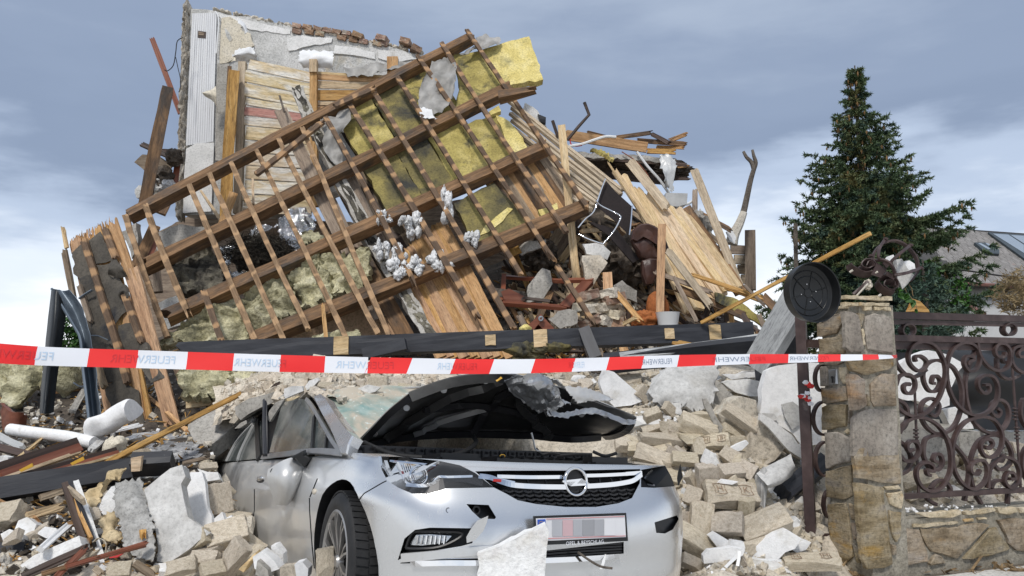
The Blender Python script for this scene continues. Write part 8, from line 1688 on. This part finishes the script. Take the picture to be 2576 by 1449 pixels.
spx('foam_slab', kc7([(112,1305),(200,1285),(330,1220),(470,1150),(560,1118),(590,1160),(580,1250),(545,1340),(560,1500),(115,1500)]),3.22,.08, MT['foam_rough'], label='big white foam slab standing before the number plate', cat='foam board', relief=.012, amp=.012, seg=.03)
bpx('plastic_strap', *kc7(935,1405),3.5, *kc7(965,1305),3.55,6,.003, MT['white_plastic'], label='thin white strap hanging from the chrome lip', cat='strap'); tube('twig',[P(*kc7(*p),3.45) for p in spline([(780,1290),(850,1340),(930,1385),(1010,1398)],4)],.006, MT['bark'], label='brown twig lying before the lower grille', cat='twig')
# car-side lower bricks
for i, (x1, y1, x2, y2, w, m, lab) in enumerate([(750,1280,860,1300,0,0,0)]): lay('brick', BRB[1], *kc6(800,1270), *kc6(810,1470),110 * kc6.s, (.1,-1,.2), d=3.72, label='upright broken brick before the front tyre', cat='brick', group='bricks of the heap left of the car')
for i, (pts, d, m, lab) in enumerate([([(438,1250),(470,1240),(525,1300),(520,1380),(450,1350)],4.1, 'foam_rough', 'jagged white foam flake before the car sill'),([(320,1320),(380,1285),(460,1340),(500,1400),(400,1440),(330,1400)],4.0, 'foam', 'white foam lump before the car sill'),([(600,1370),(650,1355),(690,1400),(680,1460),(610,1460)],3.85, 'foam', 'white foam piece beside the front wheel'),([(500,1390),(600,1380),(620,1460),(500,1470)],3.9, 'rubble', 'beige stone beside the front wheel'),([(230,1400),(330,1300),(345,1320),(260,1430)],4.05, 'wood_pale', 'splintered pale wood below the car sill'),([(340,1440),(350,1345),(420,1410),(430,1460)],3.95, 'concrete', 'grey stone below the car sill')]):
    spx('debris_piece', kc6(pts), d, .08, MT[m], label=lab, cat='rubble piece', relief=.015)
# ================================================================== behind the fence
for pts, d, th, m, lab in [([(120,420),(230,350),(340,305),(480,340),(595,405),(520,510),(470,560),(495,690),(430,720),(250,660),(110,640)],6.2,.12, 'foam', 'white foam board seen through the fence scrolls'),([(440,730),(560,705),(625,770),(660,860),(500,850)],6.3,.1, 'plaster_white', 'white slab behind the fence middle'),([(130,800),(270,780),(420,800),(430,990),(300,1100),(140,1080)],6.0,.2, 'concrete', 'grey concrete block behind the pillar side of the fence'),([(430,860),(520,830),(560,900),(520,1080),(390,1080),(380,930)],6.1,.2, 'concrete', 'grey hollow block behind the fence'),([(540,880),(700,880),(715,960),(690,1060),(560,1040)],6.3,.2, 'concrete', 'grey concrete block with round hole behind the fence'),([(720,880),(1100,870),(1100,960),(760,1010)],6.9,.2, 'plaster_white', 'long white slab behind the fence right part'),([(370,1150),(560,1150),(720,1190),(620,1220),(400,1200)],5.9,.05, 'concrete', 'flat grey slab low behind the fence'),([(480,1280),(520,1255),(580,1290),(500,1300)],5.7,.05, 'foam', 'white foam scrap low behind the fence'),([(940,960),(1060,980),(1060,1050),(960,1030)],6.5,.1, 'brick', 'beige block at the right behind the fence')]:
    spx('debris_slab', kf(pts), d, th, MT[m], label=lab, cat='wall fragment', relief=.012)
patch('black_tarp',[[kf(60,320) + (7.0,), kf(350,325) + (7.0,), kf(700,320) + (7.0,), kf(1300,330) + (7.0,)],[kf(80,500) + (6.9,), kf(400,520) + (6.8,), kf(750,480) + (6.7,), kf(1300,480) + (6.8,)],[kf(90,700) + (6.9,), kf(420,720) + (6.8,), kf(780,690) + (6.75,), kf(1300,700) + (6.8,)],[kf(100,850) + (6.8,), kf(430,860) + (6.7,), kf(800,870) + (6.7,), kf(1300,880) + (6.7,)]],8, MT['car_black'], None, .02,.06,2,60, label='black plastic sheeting heaped behind the fence', cat='sheeting')
lay('brick', BR[2], *kf(150,1240), *kf(380,1200),110 * kf.s, (0,-.8,.7), d=5.75, label='beige stamped brick lying behind the fence foot', cat='brick', group='bricks behind the fence')
# ================================================================== loose bricks and small rubble
rr = random.Random(77)
def scatter_bricks(n, reg, label, group, meshes, size, zone, cat='brick'):
    for i in range(n):
        px, py = rr.uniform(reg[0], reg[2]), rr.uniform(reg[1], reg[3])
        p = drop(px, py, 3.6)
        if p.y > 12 or p.z < -.02: continue
        s = rr.uniform(*size); Rm = Matrix.Rotation(rr.uniform(0,6.28),4, 'Z') @ Matrix.Rotation(rr.gauss(0,.5),4, 'X') @ Matrix.Rotation(rr.gauss(0,.45),4, 'Y')
        mkm('brick' if cat == 'brick' else 'foam_chip', rr.choice(meshes), None, Matrix.Translation(p + Vector((0,0,.02))) @ Rm @ Matrix.Diagonal((s, s * rr.uniform(.48,.6), s * rr.uniform(.3,.45),1)), label=label + ' ' + where(px, py, zone), cat=cat, group=group)
scatter_bricks(46,(1600,1000,2010,1430), 'dusty brick piece', 'loose bricks right of the car', BRB + BR[:5] + MOR[:3] + PLA[:2],(.15,.29), 'right')
scatter_bricks(40,(640,930,1650,985), 'brick piece', 'loose bricks behind the car', BRB + MOR + BR[:4],(.13,.26), 'behind')
scatter_bricks(18,(480,1310,700,1440), 'beige brick piece', 'loose bricks left of the car', BRB + BR[:4] + MOR[:3],(.12,.24), 'left')
scatter_bricks(18,(0,1000,560,1430), 'small brick piece', 'loose bricks among the left boards', BRB, (.08,.18), 'left')
scatter_bricks(26,(2270,1000,2576,1240), 'rubble block', 'loose blocks behind the fence', BRB + CON, (.1,.25), 'fence')
scatter_bricks(22,(0,1000,700,1440), 'white foam chip', 'foam chips left of the car', FOR + FO, (.04,.12), 'left', cat='foam chip')
scatter_bricks(30,(1600,960,2030,1440), 'white foam chip', 'foam chips right of the car', FOR + FO, (.04,.11), 'right', cat='foam chip')
scatter_bricks(24,(700,940,1700,1000), 'white plaster chip', 'plaster chips behind the car', PLA, (.06,.2), 'behind', cat='plaster chip')
scatter_bricks(30,(1300,700,1900,860), 'grey masonry piece', 'masonry in the timber heap', CON + MOR, (.1,.28), 'timber', cat='masonry')
CUBE = [(-1,-1,-1),(1,-1,-1),(1,1,-1),(-1,1,-1),(-1,-1,1),(1,-1,1),(1,1,1),(-1,1,1)]; CF_ = [(0,3,2,1),(4,5,6,7),(0,1,5,4),(1,2,6,5),(2,3,7,6),(3,0,4,7)]
def crumbs(regs, m, label, size, flat=1.0, fn=None, seed=1, long=1.0):
    r2 = random.Random(seed); V, Fc = [],[]
    for (x0, y0, x1, y1, n) in regs:
        for i in range(n):
            px, py = r2.uniform(x0, x1), r2.uniform(y0, y1); p = fn(px, py) if fn else drop(px, py, 3.4)
            if p is None or p.y > 12.5: continue
            s = size * r2.choice((.35,.5,.7,1,1.6)) * r2.uniform(.7,1.3); Rm = (Matrix.Rotation(r2.uniform(0,6.28),3, 'Z') @ Matrix.Rotation(r2.gauss(0,.6),3, 'X') @ Matrix.Rotation(r2.gauss(0,.6),3, 'Y')); k = len(V)
            for c in CUBE: V.append(p + Rm @ Vector((c[0] * s * long * r2.uniform(.5,1.1), c[1] * s * r2.uniform(.5,1.1), c[2] * s * flat * r2.uniform(.4,1))) + Vector((0,0, s * .3)))
            Fc += [tuple(k + q for q in f) for f in CF_]
    return mk('rubble', V, Fc, MT[m], kind='stuff', label=label, cat='rubble')
ALL = [(0,960,620,1445,600),(560,925,1700,1000,900),(1590,940,2060,1445,2200),(2270,980,2576,1260,400),(400,1200,760,1445,400)]
crumbs(ALL, 'mortar', 'beige crumbs of mortar and brick over the heaps',.016, seed=2)
crumbs([(x0, y0, x1, y1, n // 3) for x0, y0, x1, y1, n in ALL], 'foam', 'white foam crumbs over the heaps',.012, seed=3)
crumbs([(x0, y0, x1, y1, n // 2) for x0, y0, x1, y1, n in ALL], 'brick', 'brick rubble pieces over the heaps',.017, seed=4)
crumbs([(0,960,620,1445,900),(1250,600,1950,900,700),(400,880,1500,930,400)], 'wood_fresh', 'wood splinters over the heaps',.007,.5, seed=5, long=7)
crumbs([(0,960,560,1445,600),(1250,650,1950,900,500),(300,880,700,1000,300)], 'concrete', 'grey rubble pieces over the heaps',.013,.6, seed=6)
crumbs([(0,980,560,1445,600),(250,700,1350,930,700),(1280,640,1900,900,600)], 'debris_and_shade', 'dark debris crumbs in the heaps',.015,.6, seed=7)
crumbs([(560,905,1100,1060,1500)], 'mortar', 'beige crumbs on the car roof',.016, fn=on_mound, seed=8); crumbs([(560,905,1100,1060,500)], 'brick', 'brick crumbs on the car roof',.026, fn=on_mound, seed=9)
crumbs([(1600,1415,2250,1449,900),(2260,1400,2576,1440,60)], 'chaff', 'dry twigs and needles along the kerb',.007,.6, fn=lambda x, y: P(x, y, 1) if False else (lambda r: EYE + r * (-(CAMZ - .012) / r.z) if r.z < 0 else None)(ray(x, y)), seed=10, long=7)
crumbs([(2270,1270,2576,1290,60)], 'foam', 'white crumbs along the garden wall top',.008, fn=lambda x, y: PW.at(x, y, -.1), seed=12)
crumbs([(1290,650,1900,890,1300)], 'mortar', 'pale crumbs in the timber heap',.022, seed=13); crumbs([(1290,600,1900,890,700)], 'wood_pale', 'pale splinters in the timber heap',.012,.5, seed=14, long=7)
